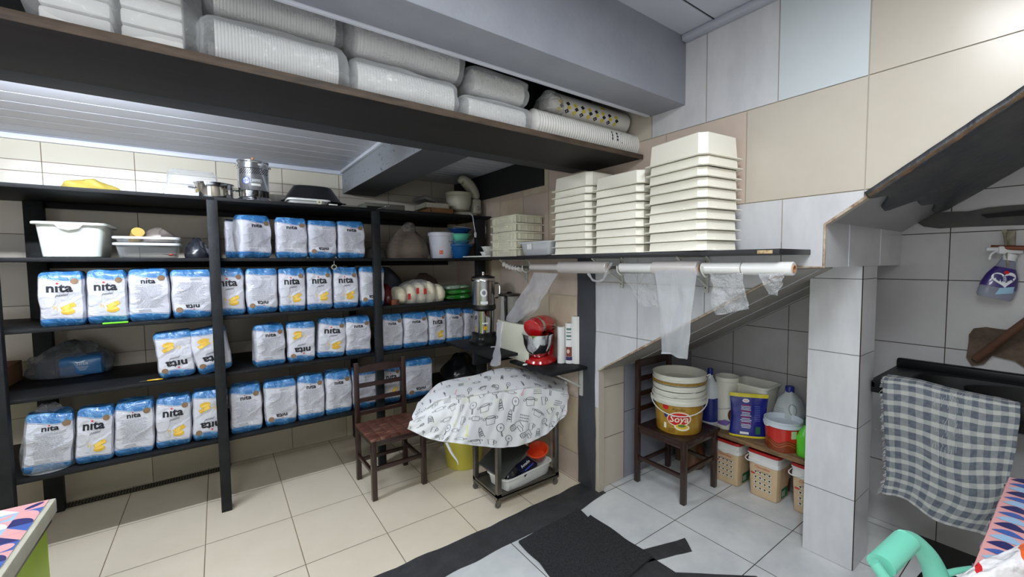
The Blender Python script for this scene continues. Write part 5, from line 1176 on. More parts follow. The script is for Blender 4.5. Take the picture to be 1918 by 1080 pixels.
def motif(kind, cu, cv, s, rot):
    """kitchen outline drawings; unit size s"""
    c_, s_ = math.cos(rot), math.sin(rot)
    def T(P): return [(cu + (x * c_ - y * s_) * s * .62, cv + (x * s_ + y * c_) * s) for x, y in P]
    R = lambda P, cl=True, mi=1, w=LW: ribbon(bm, T(P), w, Fcl, mi, closed=cl)
    if kind == 0:   # stand mixer
        R([(-.9, -.9), (.5, -.9), (.9, -.6), (.9, .3), (.7, .35), (.5, -.3), (.1, -.3), (-.1, -.2), (-.9, -.3)]); R(ell(-.5, -.6, .45, .4, 14)); R(ell(-.5, -.6, .2, .18, 10)); R([(.2, -.3), (.2, .6), (.5, .7), (.7, .3)], False)
    elif kind == 1: # pot
        R([(-.7, -.2), (.7, -.2), (.6, .6), (-.6, .6)]); R(ell(0, -.25, .7, .16, 14)); R(ell(.95, -.1, .22, .14, 8)); R(ell(-.95, -.1, .22, .14, 8))
    elif kind == 2: # whisk / spoon
        R(ell(0, -.5, .2, .4, 12)); R([(0, -.1), (0, .9)], False); R([(0, -.9), (0, -.1)], False)
    elif kind == 3: # rolling pin
        R(rect(0, 0, 1.2, .5)); R(rect(-.85, 0, .45, .16)); R(rect(.85, 0, .45, .16))
    elif kind == 4: # knife
        R([(-.1, -.9), (.12, -.3), (.12, .1), (-.1, .1)]); R(rect(0, .5, .18, .7))
    elif kind == 5: # pan
        R(ell(0, -.3, .55, .5, 16)); R(ell(0, -.3, .1, .1, 8)); R([(.05, .2), (.05, .95), (-.08, .95), (-.08, .2)])
    elif kind == 6: # writing
        for k in range(3): R([(-.8 + .07 * i, k * .35 + .12 * math.sin(i * 2.4 + k)) for i in range(22)], False, 1, LW * .8)
    elif kind == 7: # grater
        R([(-.35, .7), (.35, .7), (.25, -.5), (-.25, -.5)]); R([(-.15, -.5), (-.1, -.8), (.1, -.8), (.15, -.5)], False)
        for i in range(3):
            for j in range(3): R(ell(-.15 + .15 * i, -.2 + .3 * j, .04, .07, 6))
    elif kind == 8: # cup
        R([(-.4, -.5), (.4, -.5), (.3, .5), (-.3, .5)]); R(ell(.5, -.1, .2, .25, 10))
    elif kind == 9: # pink ladle / yellow spatula
        m_ = rp.choice((2, 3)); R([(0, -.9), (0, .5)], False, m_, LW * 1.6); R(ell(0, .65, .18, .16, 10), True, m_, LW * 1.4)
pos = []
for i in range(12):
    for j in range(9):
        u = (i + .5) / 12 + rp.uniform(-.012, .012); v = .17 + .80 * (j + .5) / 9 + rp.uniform(-.012, .012)
        motif((i * 7 + j * 3 + rp.randint(0, 2)) % 10, u + (.038 if j % 2 else 0), v, .054 if j > 2 else .036, rp.uniform(-.5, .5))
o = obj('tablecloth', bm, [clothm, mat('cloth_ink', (74, 76, 82), .8), mat('cloth_pink', (236, 150, 170), .8), mat('cloth_yellow', (232, 234, 120), .8)], ang=80)
tag(o, 'white tablecloth printed with kitchen utensil outlines, draped over the steel cart', 'tablecloth')
bm = BM(); P_ = [P3(836, 826, 2.30), P3(845, 846, 2.29), P3(856, 862, 2.285), P3(858, 870, 2.28)]
Skn = net([[p + Vector((-.03 * k, 0, .02 * k)) for p in P_] for k in (0, .5, 1)]); tube(bm, smoothpts(P_, 6), [.020 - .0009 * k for k in range(19)], 10, flat=.5); kn = obj('knotted_corner', bm, clothm, o)
# ================= UNDER THE STAIRS =================
pc = W(1277, 803, 'z', .432); pc = Vector((2.555, 1.745, .4335)); u = span(1, pc)
white_lidm = mat('pail_white', (226, 226, 216), .35, sss=.05)
t = thing('soy_pail', 'golden printed fat pail at the bottom of the white pail stack on the chair', 'pail', pc)
bm = BM(); hb = .205; lathe(bm, [(u * 39, 0), (u * 40, .006), (u * 44, hb), (u * 43, hb), (u * 39, .01)], 56, capt=True)
tree = BVHTree.FromBMesh(bm); vd = Vector((-.83, -.56, 0)); sd = Vector((.56, -.83, 0))
if True:
    f_ = Vector((EYE.x - pc.x, EYE.y - pc.y, 0)).normalized(); s_ = Vector((-f_.y, f_.x, 0))
def Fpl(x, z, lift=.0014):
    o_ = s_ * x + f_ * .5 + Vector((0, 0, z)); h = tree.ray_cast(o_, -f_); q = h[0] if h[0] else s_ * x + Vector((0, 0, z)); return q + f_ * lift
poly(bm, ell(.002, .112, .078, .050, 28, rot=.1), Fpl, 1); poly(bm, [(x, y) for x, y in ell(.0, .112, .071, .043, 28, rot=.1)], lambda x, z: Fpl(x, z, .0022), 2)
V, Fx = text_polys('Soya', .066, .014, .2); put(bm, [(x + .0, y + .111 + x * .05) for x, y in V], Fx, lambda x, z: Fpl(x, z, .0030), 1)
V, Fx = text_polys('Algod\u00e3o', .026, .006); put(bm, [(x + .0, y + .178) for x, y in V], Fx, lambda x, z: Fpl(x, z, .0018), 3)
poly(bm, ell(.02, .058, .050, .026, 24, rot=-.1), lambda x, z: Fpl(x, z, .0018), 1); poly(bm, ell(.02, .062, .040, .018, 20, rot=-.1), lambda x, z: Fpl(x, z, .0026), 4); poly(bm, ell(.02, .068, .026, .010, 14), lambda x, z: Fpl(x, z, .0032), 5)
poly(bm, ell(-.085, .185, .020, .018, 14), Fpl, 2); poly(bm, ell(-.083, .130, .012, .018, 12), Fpl, 6); poly(bm, rect(-.088, .055, .016, .040), Fpl, 1)
for k in range(4): poly(bm, rect(-.045, .040 - k * .008, .045, .003), Fpl, 3)
obj('printed_body', bm, [mat('gold_print', (186, 146, 50), .3, var=.8, vscale=9, c2=(148, 106, 28), coat=.4), mat('cream_print', (244, 236, 214), .4), mat('red_print', (204, 30, 34), .4), mat('brown_print', (90, 62, 20), .5), mat('corn_print', (238, 196, 60), .4), mat('leaf_print', (90, 130, 50), .5), mat('navy_print', (50, 52, 110), .5)], t)
bm = BM(); lathe(bm, [(u * 44, hb), (u * 49, hb + .002), (u * 50, hb + .012), (u * 46, hb + .018), (u * 46, hb + .040), (u * 49, hb + .043), (u * 49, hb + .050), (u * 44, hb + .052)], 56, capb=False, capt=False); obj('rim', bm, white_lidm, t)
bm = BM(); P_ = [s_ * (math.cos(a) * u * 50) + f_ * (abs(math.sin(a)) * u * 30 + u * 34 * abs(math.sin(a))) * .82 + Vector((0, 0, hb + .025 - .085 * math.sin(a))) for a in [PI * k / 16 for k in range(17)]]
tube(bm, P_, .0035, 8); obj('handle', bm, white_pl, t)
zz_ = pc.z + hb + .0525
for k, (h, lab) in enumerate(((.030, 'lowest'), (.030, 'second'), (.060, 'third')) and ((.036, 'lowest nested white pail rim directly above the golden pail'), (.040, 'middle nested white pail of the stack on the chair'), (.068, 'topmost open white pail with gold band on the chair stack'))):
    tp = thing('white_pail', lab, 'pail', (pc.x, pc.y, zz_), group='white pails nested above the golden pail')
    bm = BM(); r = u * (46 if k < 2 else 46.5)
    lathe(bm, [(r * .96, 0), (r, .004), (r, h * .35), (r + .006, h * .42), (r + .006, h * .55), (r, h * .6), (r + .001, h - .008), (r + .005, h - .006), (r + .005, h - .001), (r - .003, h - .001), (r - .006, .006), (r * .5, .004)], 56); obj('pail_body', bm, white_lidm, tp)
    if k == 2:
        bm = BM(); lathe(bm, [(r + .0065, h * .18 - .004), (r + .0072, h * .18), (r + .0072, h * .34), (r + .0065, h * .34 + .003)], 56, capb=False, capt=False); obj('gold_band', bm, mat('gold_band', (164, 128, 54), .4, var=.7, vscale=60), tp)
        bm = BM(); q = s_ * (r + .004) + Vector((0, 0, h * .7)); tube(bm, smoothpts([q, q + s_ * .020 + Vector((0, 0, .012)), q + s_ * .024 + Vector((0, 0, .0)), q + s_ * .012 - Vector((0, 0, .018))], 5), .0035, 8); obj('handle', bm, white_lidm, tp)
    if k == 0:
        bm = BM(); tube(bm, smoothpts([-s_ * (r + .004) + f_ * .02 + Vector((0, 0, .01)), f_ * (r * .9 + .012) - s_ * r * .35 + Vector((0, 0, .004)), f_ * (r + .01) + Vector((0, 0, .022)), f_ * (r * .7 + .02) + s_ * r * .6 + Vector((0, 0, .036))], 6), .003, 8); obj('handle', bm, white_lidm, tp)
    zz_ += h + .0006
# plank and things on it
ZP = .39
bm = BM(); box(bm, 2.79, 3.18, 1.0, 2.05, ZP - .03, ZP, bev=.004); tag(obj('shelf_plank', bm, mat('old_plank', (138, 110, 76), .8, var=.9, vscale=8, c2=(74, 56, 40), stretch=(6, 1, 6), bump=.3)), 'old unpainted wooden plank under the stairs carrying cleaning supplies', 'shelf')
for y in (1.99, 1.02):
    bm = BM(); box(bm, 2.90, 3.12, y - .02, y + .02, .001, ZP - .0305, bev=.003); tag(obj('plank_support', bm, mat('support_wood', (96, 76, 54), .8)), 'wooden block support under the %s end of the plank' % ('far' if y > 1.5 else 'near'), 'support')
ZP += .0012
def onp(px, x): p = W(px, 780, 'x', x); return Vector((x, p.y, ZP))
# bleach bottle
c = onp(1329, 2.86); u = span(1, c); H = W(1329, 690, 'x', 2.86).z - ZP
f2 = Vector((EYE.x - c.x, EYE.y - c.y, 0)).normalized(); s2 = Vector((-f2.y, f2.x, 0))
def onface(tree, f, s, lift=.0014):
    def F(x, z):
        h = tree.ray_cast(s * x + f * .6 + Vector((0, 0, z)), -f); q = h[0] if h[0] else s * x + Vector((0, 0, z)); return q + f * lift
    return F
def lift(F, f, d): return lambda x, z: F(x, z) + f * d
t = thing('bleach_bottle', 'white bleach bottle with blue cap and dark blue label right of the pail stack', 'bottle', c)
bm = BM(); r = .055; lathe(bm, [(r * .95, 0), (r, .006), (r, H * .55), (r * .8, H * .74), (r * .36, H * .86), (r * .3, H * .93)], 32, power=2.6); tree = BVHTree.FromBMesh(bm); F = onface(tree, f2, s2)
obj('bottle_body', bm, mat('bottle_white', (214, 220, 226), .4, sss=.1), t)
bm = BM(); lathe(bm, [(r + .001, H * .10), (r + .0015, H * .11), (r + .0015, H * .50), (r + .001, H * .51)], 32, power=2.6, capb=False, capt=False); obj('blue_label', bm, mat('navy_label', (34, 46, 120), .4), t)
bm = BM(); lathe(bm, [(r * .36, H * .90), (r * .36, H), (r * .32, H + .004)], 20); obj('cap', bm, mat('blue_cap', (30, 40, 130), .35), t)
# tall white canister with open top
c = onp(1361, 2.93); u = span(1, c); H = W(1361, 703, 'x', 2.93).z - ZP; t = thing('white_canister', 'tall ribbed white canister with purple wave and chocolate picture behind the blue pouch', 'canister', c); r = .082
bm = BM(); lathe(bm, [(r * .80, 0), (r * .82, .008), (r * .84, H * .62), (r * .88, H * .68), (r * .86, H * .72), (r * .9, H * .90), (r, H * .93), (r, H), (r * .94, H), (r * .8, .02)], 40, capt=True)
tree = BVHTree.FromBMesh(bm); f3_ = Vector((EYE.x - c.x, EYE.y - c.y, 0)).normalized(); s3_ = Vector((-f3_.y, f3_.x, 0)); F = onface(tree, f3_, s3_)
poly(bm, [(-.06, .03), (.0, .03), (.03, .06), (-.01, .075), (-.06, .05)], F, 1); poly(bm, ell(.035, .11, .028, .045, 16), F, 2); ribbon(bm, [(-.06, .14), (-.02, .15), (.05, .17)], .003, F, 1)
obj('canister_body', bm, [white_lidm, mat('purple_print', (120, 96, 170), .4), mat('choc_print', (96, 52, 34), .5)], t)
# square white tub, open
c = onp(1412, 3.05); H = W(1412, 718, 'x', 3.0).z - ZP
tub('white_tub', 2.93, 3.17, c.y - .14, c.y + .14, ZP, ZP + H, white_lidm, 'open squarish white tub at the back behind the blue pouch', 'tub', taper=.03, rim=.010)
# jug
c = onp(1478, 3.08); H = W(1472, 722, 'x', 3.08).z - ZP; t = thing('plastic_jug', 'pale translucent jug with blue cap and grip, behind the red pail', 'jug', c)
bm = BM(); r = .092; lathe(bm, [(r * .95, 0), (r, .01), (r, H * .48), (r * .95, H * .56), (r * .7, H * .76), (r * .3, H * .88), (r * .26, H * .93)], 36, power=3); tree = BVHTree.FromBMesh(bm); fj = Vector((EYE.x - c.x, EYE.y - c.y, 0)).normalized(); sj = Vector((-fj.y, fj.x, 0)); F = onface(tree, fj, sj)
ribbon(bm, ell(.02, H * .62, .022, .034, 18, rot=.2), .006, F, 1, closed=True)
for k in range(4): ribbon(bm, [(-.075, H * (.50 + k * .035)), (-.03, H * (.50 + k * .035))], .003, F, 1)
obj('jug_body', bm, [mat('jug_plastic', (186, 194, 196), .35, sss=.2), mat('jug_shade', (132, 140, 142), .4)], t)
bm = BM(); lathe(bm, [(r * .30, H * .90), (r * .30, H), (r * .27, H + .004)], 20); obj('cap', bm, MATS['blue_cap'], t)
# blue pouch
c = onp(1401, 2.895); c.y = W(1401, 812, 'x', 2.895).y; wp = span(66, c); H = W(1401, 736, 'x', 2.895).z - ZP
t = thing('blue_pouch', 'dark blue printed stand-up pouch with yellow top and bottom edges', 'pouch', c, rz=math.atan2(f3_.x, -f3_.y) * 1.0 if False else -0.95)
bm = BM(); nzp = 24; ns = 36; rings = []
for j in range(nzp + 1):
    q = j / nzp; dd = .042 * (1 - q) ** .6 + .0015; ww = wp / 2 * (1 - .10 * math.sin(PI * q) + .02 * q); ring = []
    for i in range(ns):
        a = 2 * PI * i / ns; cc_, ss = math.cos(a), math.sin(a); n = noise.noise_vector(Vector((cc_ * 2, ss * 2, q * 5)))
        ring.append(bm.verts.new((ww * cc_ * (abs(cc_) ** 2.6 + abs(ss) ** 2.6) ** (-1 / 2.6) + n.x * .003, dd * ss + n.y * .005, H * q)))
    rings.append(ring)
for j, (a, b) in enumerate(zip(rings, rings[1:])):
    for i in range(ns): bm.faces.new((a[i], a[(i + 1) % ns], b[(i + 1) % ns], b[i])).material_index = 1 if (j >= nzp - 2 or j < 1) else 0
bm.faces.new(rings[0][::-1]); bm.faces.new(rings[-1]); tree = BVHTree.FromBMesh(bm)
F = onface(tree, Vector((0, -1, 0)), Vector((1, 0, 0)))
poly(bm, ell(-.02, H * .84, .022, .013, 18), F, 2); V, Fx = text_polys('VEJA', .014, .006); put(bm, [(x - .02, y + H * .84) for x, y in V], Fx, lambda x, z: Vector(F(x, z)) + Vector((0, -.0006, 0)), 3)
rr = random.Random(3)
for k in range(16):
    z = H * (.74 - k * .034); poly(bm, rect(-.02, z, .05 + rr.random() * .02, .0035), F, 2 if k % 4 else 4)
poly(bm, rect(-.03, H * .10, .055, .016), F, 2); poly(bm, rect(.055, H * .18, .03, .05), F, 5)
for k in range(9): poly(bm, rect(.052, H * (.72 - k * .04), .035, .0025), F, 6)
obj('pouch_body', bm, [mat('pouch_blue', (28, 36, 132), .28, coat=.6), mat('pouch_yellow', (228, 214, 50), .35), MATS['white_print'], red_ink, MATS['red_print'], mat('green_label', (40, 110, 70), .5), mat('pale_blue_print', (120, 140, 210), .5)], t)
# red and brown pail
c = W(1466, 838, 'x', 2.89); c.z = ZP; u = span(1, c); H = W(1466, 782, 'x', 2.89).z - ZP
t = thing('spread_pail', 'small pail with red and chocolate print and open white top at the plank front', 'pail', c)
bm = BM(); lathe(bm, [(u * 27, 0), (u * 28, .004), (u * 31, H * .82), (u * 30, H * .82), (u * 27, .01)], 44); tree = BVHTree.FromBMesh(bm); fq = Vector((EYE.x - c.x, EYE.y - c.y, 0)).normalized(); sq = Vector((-fq.y, fq.x, 0)); F = onface(tree, fq, sq)
for f in bm.faces:
    m = f.calc_center_median()
    f.material_index = 0
rr_ = u * 27; wv = [(x, H * .36 + .012 * math.sin(x * 55)) for x in [-.098 + .0098 * k for k in range(21)]]
poly(bm, [(-.098, .006)] + [(x, .006) for x, y in wv[1:]] + wv[::-1], F, 1); ribbon(bm, [(x, y - .012) for x, y in wv], .004, lift(F, fq, .0006), 3); ribbon(bm, [(x, y - .028) for x, y in wv], .006, lift(F, fq, .0006), 3)
poly(bm, rect(.060, H * .62, .030, H * .26), F, 2)
obj('printed_body', bm, [mat('pail_red', (196, 44, 34), .3, coat=.4), mat('choc_wave', (124, 56, 26), .35), mat('pale_green_label', (186, 206, 160), .5), mat('choc_light', (176, 92, 48), .35)], t)
bm = BM(); lathe(bm, [(u * 31, H * .80), (u * 33.5, H * .81), (u * 33.5, H * .88), (u * 31.5, H * .9), (u * 32.5, H * .93), (u * 32.5, H), (u * 30.5, H), (u * 30, H * .9), (u * 29.5, H * .82)], 44, capb=False); obj('rim', bm, mat('pail_rim_blue_white', (206, 216, 224), .35), t)
bm = BM(); tube(bm, smoothpts([-sq * u * 33 + Vector((0, 0, H * .84)), -sq * u * 29 + fq * u * 20 + Vector((0, 0, H * .80)), -sq * u * 22 + fq * u * 27 + Vector((0, 0, H * .84))], 5), .003, 8); obj('handle', bm, white_pl, t)
# green bottle by the column
c = W(1510, 850, 'x', 2.87); c.z = ZP; t = thing('green_bottle', 'bright green detergent bottle mostly hidden behind the tiled column', 'bottle', c); 
bm = BM(); lathe(bm, [(.045, 0), (.05, .008), (.052, .11), (.04, .15), (.018, .18), (.016, .20)], 28, power=2.6); obj('bottle_body', bm, mat('green_plastic', (92, 206, 50), .3, sss=.1), t)
bm = BM(); lathe(bm, [(.02, .195), (.02, .235), (.014, .24)], 20); obj('cap', bm, mat('dark_green_cap', (16, 70, 50), .4), t)
# tubs on the floor with red lids
tubm = mat('beige_tub', (206, 180, 146), .35, sss=.15, var=.3, vscale=5); tubl = mat('tub_white_collar', (226, 226, 224), .35); redlid = mat('red_lid', (186, 34, 32), .35)
def dtub(cx, cy, w, l, h, label, sd):
    t = thing('food_tub', label, 'tub', (cx, cy, .001), group='beige tubs under the plank')
    bm = BM(); lathe(bm, [(w * .42, 0), (w * .45, .008), (w * .49, h * .74), (w * .48, h * .76)], 56, sy=l / w, power=8); tree = BVHTree.FromBMesh(bm)
    F = lambda y, z: (lambda h_: Vector((h_[0].x if h_[0] else -w / 2, -y, z)) + Vector((-.0014, 0, 0)))(tree.ray_cast(Vector((-1, -y, z)), Vector((1, 0, 0))))
    G = lambda x, z: (lambda h_: Vector((x, h_[0].y if h_[0] else -l / 2, z)) + Vector((0, -.0014, 0)))(tree.ray_cast(Vector((x, -1, z)), Vector((0, 1, 0))))
    for i in range(4):
        for j in range(4):
            y, z = (-.045 + .030 * i), h * (.20 + .115 * j); poly(bm, ell(y, z, .0115, .0135, 10), F, 1); poly(bm, ell(y, z + .002, .007, .007, 8), lift(F, Vector((-1, 0, 0)), .0006), 2); poly(bm, rect(y, z - .010, .010, .0025), lift(F, Vector((-1, 0, 0)), .0006), 2)
    V, Fx = text_polys('Chocolate', .024, .004, .3); put(bm, [(x - .005, y + h * .66) for x, y in V], Fx, F, 3)
    for k in range(2): poly(bm, rect(0, h * (.58 - .02 * k), .11, .0025), F, 4)
    poly(bm, rect(-.065, h * .50, .03, .012), F, 3)
    poly(bm, rect(.0, h * .16, .10, h * .22), G, 5); V, Fx = text_polys('Frut', .045, .006, .4); put(bm, [(x + .02, y + h * .60) for x, y in V], Fx, G, 3); poly(bm, ell(.07, h * .25, .03, .05, 14), lift(G, Vector((0, -1, 0)), .0006), 6)
    for k in range(4): poly(bm, rect(-.02, h * (.11 + .03 * k), .05, .004), lift(G, Vector((0, -1, 0)), .0008), 1)
    obj('tub_body', bm, [tubm, mat('label_white', (228, 226, 214), .5), mat('label_dark', (66, 60, 52), .5), mat('label_red', (196, 60, 44), .5), mat('label_brown', (132, 96, 66), .5), MATS['green_label'], MATS['choc_print']], t)
    bm = BM(); lathe(bm, [(w * .485, h * .72), (w * .515, h * .73), (w * .515, h * .80), (w * .50, h * .81), (w * .505, h * .90), (w * .53, h * .91), (w * .53, h * .94), (w * .49, h * .945)], 56, sy=l / w, power=8, capb=False); obj('collar', bm, tubl, t)
    bm = BM(); lathe(bm, [(w * .50, h * .94), (w * .525, h * .945), (w * .52, h), (w * .50, h + .001), (w * .49, h * .97), (w * .2, h * .97)], 56, sy=l / w, power=8); obj('lid', bm, redlid, t)
    bm = BM(); tube(bm, smoothpts([(-w * .50, l * .42, h * .84), (-w * .56, l * .15, h * .76), (-w * .57, -l * .1, h * .75), (-w * .5, -l * .45, h * .84)], 6) if sd else smoothpts([(-w * .30, l * .52, h * .84), (-w * .50, l * .56, h * .79), (-w * .56, l * .44, h * .76), (-w * .54, l * .22, h * .78), (-w * .515, l * .05, h * .83)], 6), .0035, 8); obj('handle', bm, white_pl, t)
hz_ = min(.345, W(1400, 838, 'x', 2.86).z)
dtub(2.975, 1.302, .235, .205, hz_, 'middle beige tub with red lid, its two printed sides fully visible', 0)
dtub(2.975, 1.565, .235, .205, hz_, 'beige tub with red lid partly behind the chair leg', 1)
dtub(2.99, 1.03, .235, .205, hz_, 'beige tub with red lid partly hidden by the tiled column', 0)
crumple('brown_bag', 2.93, 1.86, .002, .20, .18, .30, mat('brown_snack_bag', (110, 66, 40), .4, coat=.4, var=.9, vscale=9, c2=(60, 56, 30)), 61, .02, 'brown and olive package in the dark behind the chair under the stairs', cat='package', freq=5)
# ================= SINK =================
t = thing('sink', 'glossy black kitchen sink with splashback fixed along the wall right of the column', 'sink', (2.70, -.75, .97))
sinkm = mat('black_sink', (12, 13, 16), .42, spec=.3); L_ = 1.44
bm = BM()
# top deck around a basin: ring of quads
def ringpts(w, l, n=48, pw=5, cx=.25, cy=.72): 
    out = []
    for i in range(n):
        a = 2 * PI * i / n; c_, s_ = math.cos(a), math.sin(a); k = (abs(c_) ** pw + abs(s_) ** pw) ** (-1 / pw); out.append((cx + w * c_ * k, cy + l * s_ * k))
    return out
lv_ = [(.248, .72, .0, 60), (.248, .72, .012, 60), (.205, .60, .014, 4), (.195, .59, .004, 4), (.175, .56, -.13, 4), (.12, .5, -.15, 4)]
rings = [[bm.verts.new((x, y, z)) for x, y in ringpts(w_, l_, pw=p_, n=72)] for w_, l_, z, p_ in lv_]
for a, b in zip(rings, rings[1:]):
    for i in range(72): bm.faces.new((a[i], a[(i + 1) % 72], b[(i + 1) % 72], b[i]))
bm.faces.new(rings[-1]); obj('basin_top', bm, sinkm, t)
bm = BM(); box(bm, .0, .018, 0, L_, -.055, .004, bev=.004); box(bm, .0, .49, L_ - .018, L_, -.03, .004, bev=.003); obj('front_apron', bm, sinkm, t)
bm = BM(); box(bm, .455, .494, 0, L_, .0, .06, bev=.012, seg=3); obj('splashback', bm, sinkm, t)
bm = BM(); box(bm, .01, .49, .02, .06, -.2, -.02); box(bm, .01, .49, L_ - .08, L_ - .05, -.03, -.005); obj('bracket', bm, mat('sink_bracket', (90, 86, 80), .6, metal=.4), t)
bm = BM(); lathe(bm, [(.13, -.15), (.17, -.13), (.195, -.0)], 32, cx=.25, cy=.72, sy=2.1, capt=False); obj('basin_underside', bm, sinkm, t)
# towel
gm_ = bpy.data.materials.new('gingham_cloth'); gm_.use_nodes = True; nt = gm_.node_tree; N = nt.nodes; L = nt.links; pb = N['Principled BSDF']; pb.inputs['Roughness'].default_value = .9
uvn = N.new('ShaderNodeUVMap'); sp = N.new('ShaderNodeSeparateXYZ'); L.new(uvn.outputs[0], sp.inputs[0])
def st(v, k): return M2('GREATER_THAN', M2('SINE', M2('MULTIPLY', v, 2 * PI)), k)
su, sv = st(sp.outputs[0], 0), st(sp.outputs[1], -.35)
nn = N.new('ShaderNodeTexNoise'); nn.inputs['Scale'].default_value = 3.0; nn.inputs['Detail'].default_value = 6; L.new(uvn.outputs[0], nn.inputs['Vector'])
sm_ = M2('MULTIPLY_ADD', nn.outputs[0], .35, M2('MULTIPLY_ADD', M2('ADD', M2('MULTIPLY', su, .34), M2('MULTIPLY', sv, .66)), .85, -.12))
x = N.new('ShaderNodeMix'); x.data_type = 'RGBA'; x.inputs[6].default_value = lin((176, 178, 174)) + (1,); x.inputs[7].default_value = lin((72, 80, 95)) + (1,); L.new(sm_, x.inputs[0]); L.new(x.outputs[2], pb.inputs['Base Color'])
XT = 2.688
rowsT = [
 [(1664, 700, XT + .06), (1720, 710, XT + .06), (1790, 728, XT + .06), (1850, 740, XT + .06), (1908, 752, XT + .06)],
 [(1655, 714, XT + .0), (1712, 722, XT), (1785, 740, XT), (1850, 753, XT), (1911, 763, XT)],
 [(1655, 770, XT), (1712, 780, XT - .01), (1782, 800, XT - .012), (1848, 812, XT - .008), (1907, 818, XT)],
 [(1658, 830, XT + .01), (1712, 842, XT - .012), (1780, 872, XT - .016), (1845, 876, XT - .012), (1903, 882, XT)],
 [(1660, 885, XT + .005), (1710, 898, XT - .015), (1778, 930, XT - .02), (1842, 946, XT - .015), (1896, 950, XT)],
 [(1652, 924, XT), (1700, 938, XT - .01), (1750, 975, XT - .016), (1808, 992, XT - .015), (1850, 1004, XT - .006)]]
rowsT[4][4] = (1880, 940, XT); rowsT[3][4] = (1894, 880, XT)
S0 = net([[W(a, b, 'x', c) for a, b, c in r] for r in rowsT])
def St(u, v):
    p = S0(u, v); m = noise.noise(Vector((u * 7, v * 1.6, 3))); return p + Vector((-.016 * m * v, .004 * noise.noise(Vector((u * 9, v * 9, 1))), .004 * noise.noise(Vector((u * 9, v * 9, 8)))))
bm = BM(); sheet(bm, St, 70, 90, uvs=(9.5, 14)); o = obj('checked_towel', bm, [gm_, mat('towel_thread', (190, 194, 196), .9)], ang=90); solidify(o, .002, 0); tag(o, 'worn grey and white gingham cloth with frayed left edge hanging over the black sink', 'towel')
bm = BM(); rf = random.Random(6)
for k in range(190):
    v = rf.uniform(.1, .99); p = St(0, v); l = rf.uniform(.004, .014) * (1.6 if v > .85 else 1)
    d1 = Vector((0, 1, 0)) * l; tube(bm, [p, p + d1 * .5 + Vector((0, 0, -l * .3)), p + d1 + Vector((-.003, 0, -l * rf.uniform(.2, 1.4)))], .0006, 4)
fr = obj('frayed_threads', bm, MATS['towel_thread'], o, smooth=False); fr['kind'] = 'stuff'
bm = BM()
for k in range(60):
    u_ = rf.uniform(.38, .62); v = rf.uniform(.1, .55); l = rf.uniform(.02, .06)
    tube(bm, [St(u_, v) + Vector((-.004, 0, 0)), St(u_ + rf.uniform(-.01, .01), v + l * .6) + Vector((-.008, 0, 0)), St(u_, v + l) + Vector((-.004, 0, 0))], .0007, 4)
fr = obj('pulled_threads', bm, MATS['towel_thread'], o, smooth=False); fr['kind'] = 'stuff'
# spray bottle
bp = W(1860, 560, 'x', 3.12); u = span(1, bp); t = thing('spray_bottle', 'spray cleaner bottle with purple label hanging by its trigger from the wall hook', 'spray bottle', bp, rot=(0, 0, math.radians(-60)))
# local axes: x right in view, y away, z up; bottle leans so its foot points to the left
lean = Matrix.Rotation(math.radians(14), 4, 'Y')
bm = BM(); Hb = u * 82
lathe(bm, [(u * 23, u * 2), (u * 26, u * 6), (u * 26, u * 24), (u * 22, u * 44), (u * 14, u * 62), (u * 10, u * 76), (u * 9, Hb)], 40, sy=.5, M=lean); tree = BVHTree.FromBMesh(bm); F = onface(tree, Vector((0, -1, 0)), Vector((1, 0, 0)))
obj('bottle_body', bm, film('grey_clear_plastic', (150, 156, 176), .62, .08, 3, .1), t)
bm = BM(); lathe(bm, [(u * 26.6, u * 22), (u * 26, u * 30), (u * 22.6, u * 45), (u * 15.5, u * 60)], 40, sy=.51, M=lean, capb=False, capt=False); lb2 = obj('purple_label', bm, mat('purple_label', (52, 34, 110), .3, coat=.5), t)
bm = BM(); cxl = u * 9; hp = [(cxl + u * 17 * (math.sin(a) ** 3), u * 38 + u * 1.0 * (13 * math.cos(a) - 5 * math.cos(2 * a) - 2 * math.cos(3 * a) - math.cos(4 * a))) for a in [2 * PI * k / 40 for k in range(40)]]
F2 = lambda x, z: Vector((x, -u * 15.2, z))
def Fb2(x, z, l=0):
    h = tree.ray_cast(Vector((x, -1, z)), Vector((0, 1, 0))); q = h[0] if h[0] else Vector((x, 0, z)); return q + Vector((0, -.0030 - l, 0))
poly(bm, hp, Fb2, 0)
V, Fx = text_polys('VEJA', u * 12, .02); put(bm, [(x + cxl, y + u * 38) for x, y in V], Fx, lambda x, z: Fb2(x, z, .0022), 1); poly(bm, ell(cxl + u * 3, u * 50, u * 4, u * 3, 12), lambda x, z: Fb2(x, z, .001), 2)
obj('heart_logo', bm, [MATS['white_print'], MATS['navy_print'], MATS['red_print']], lb2, smooth=False)
bm = BM(); V = [(u * -4, u * 10), (u * 22, u * 12), (u * 24, u * 24), (u * 2, u * 22)]; poly(bm, V, Fb2, 0); obj('blue_print', bm, mat('ice_blue_print', (150, 190, 216), .4), t, smooth=False)
bm = BM(); box(bm, u * 2, u * 36, -u * 6, u * 6, u * 84, u * 99, bev=u * 3); lathe(bm, [(u * 9.5, u * 74), (u * 9.5, u * 86)], 20, M=lean); box(bm, u * -14, u * 4, -u * 3, u * 3, u * 90, u * 97, bev=u * 2)
tr_ = obj('spray_head', bm, mat('spray_white', (216, 218, 222), .35), t)
bm = BM(); tube(bm, smoothpts([(u * 2, 0, u * 90), (-u * 6, 0, u * 84), (-u * 8, 0, u * 74)], 5), u * 2, 8); obj('trigger', bm, MATS['spray_white'], tr_)
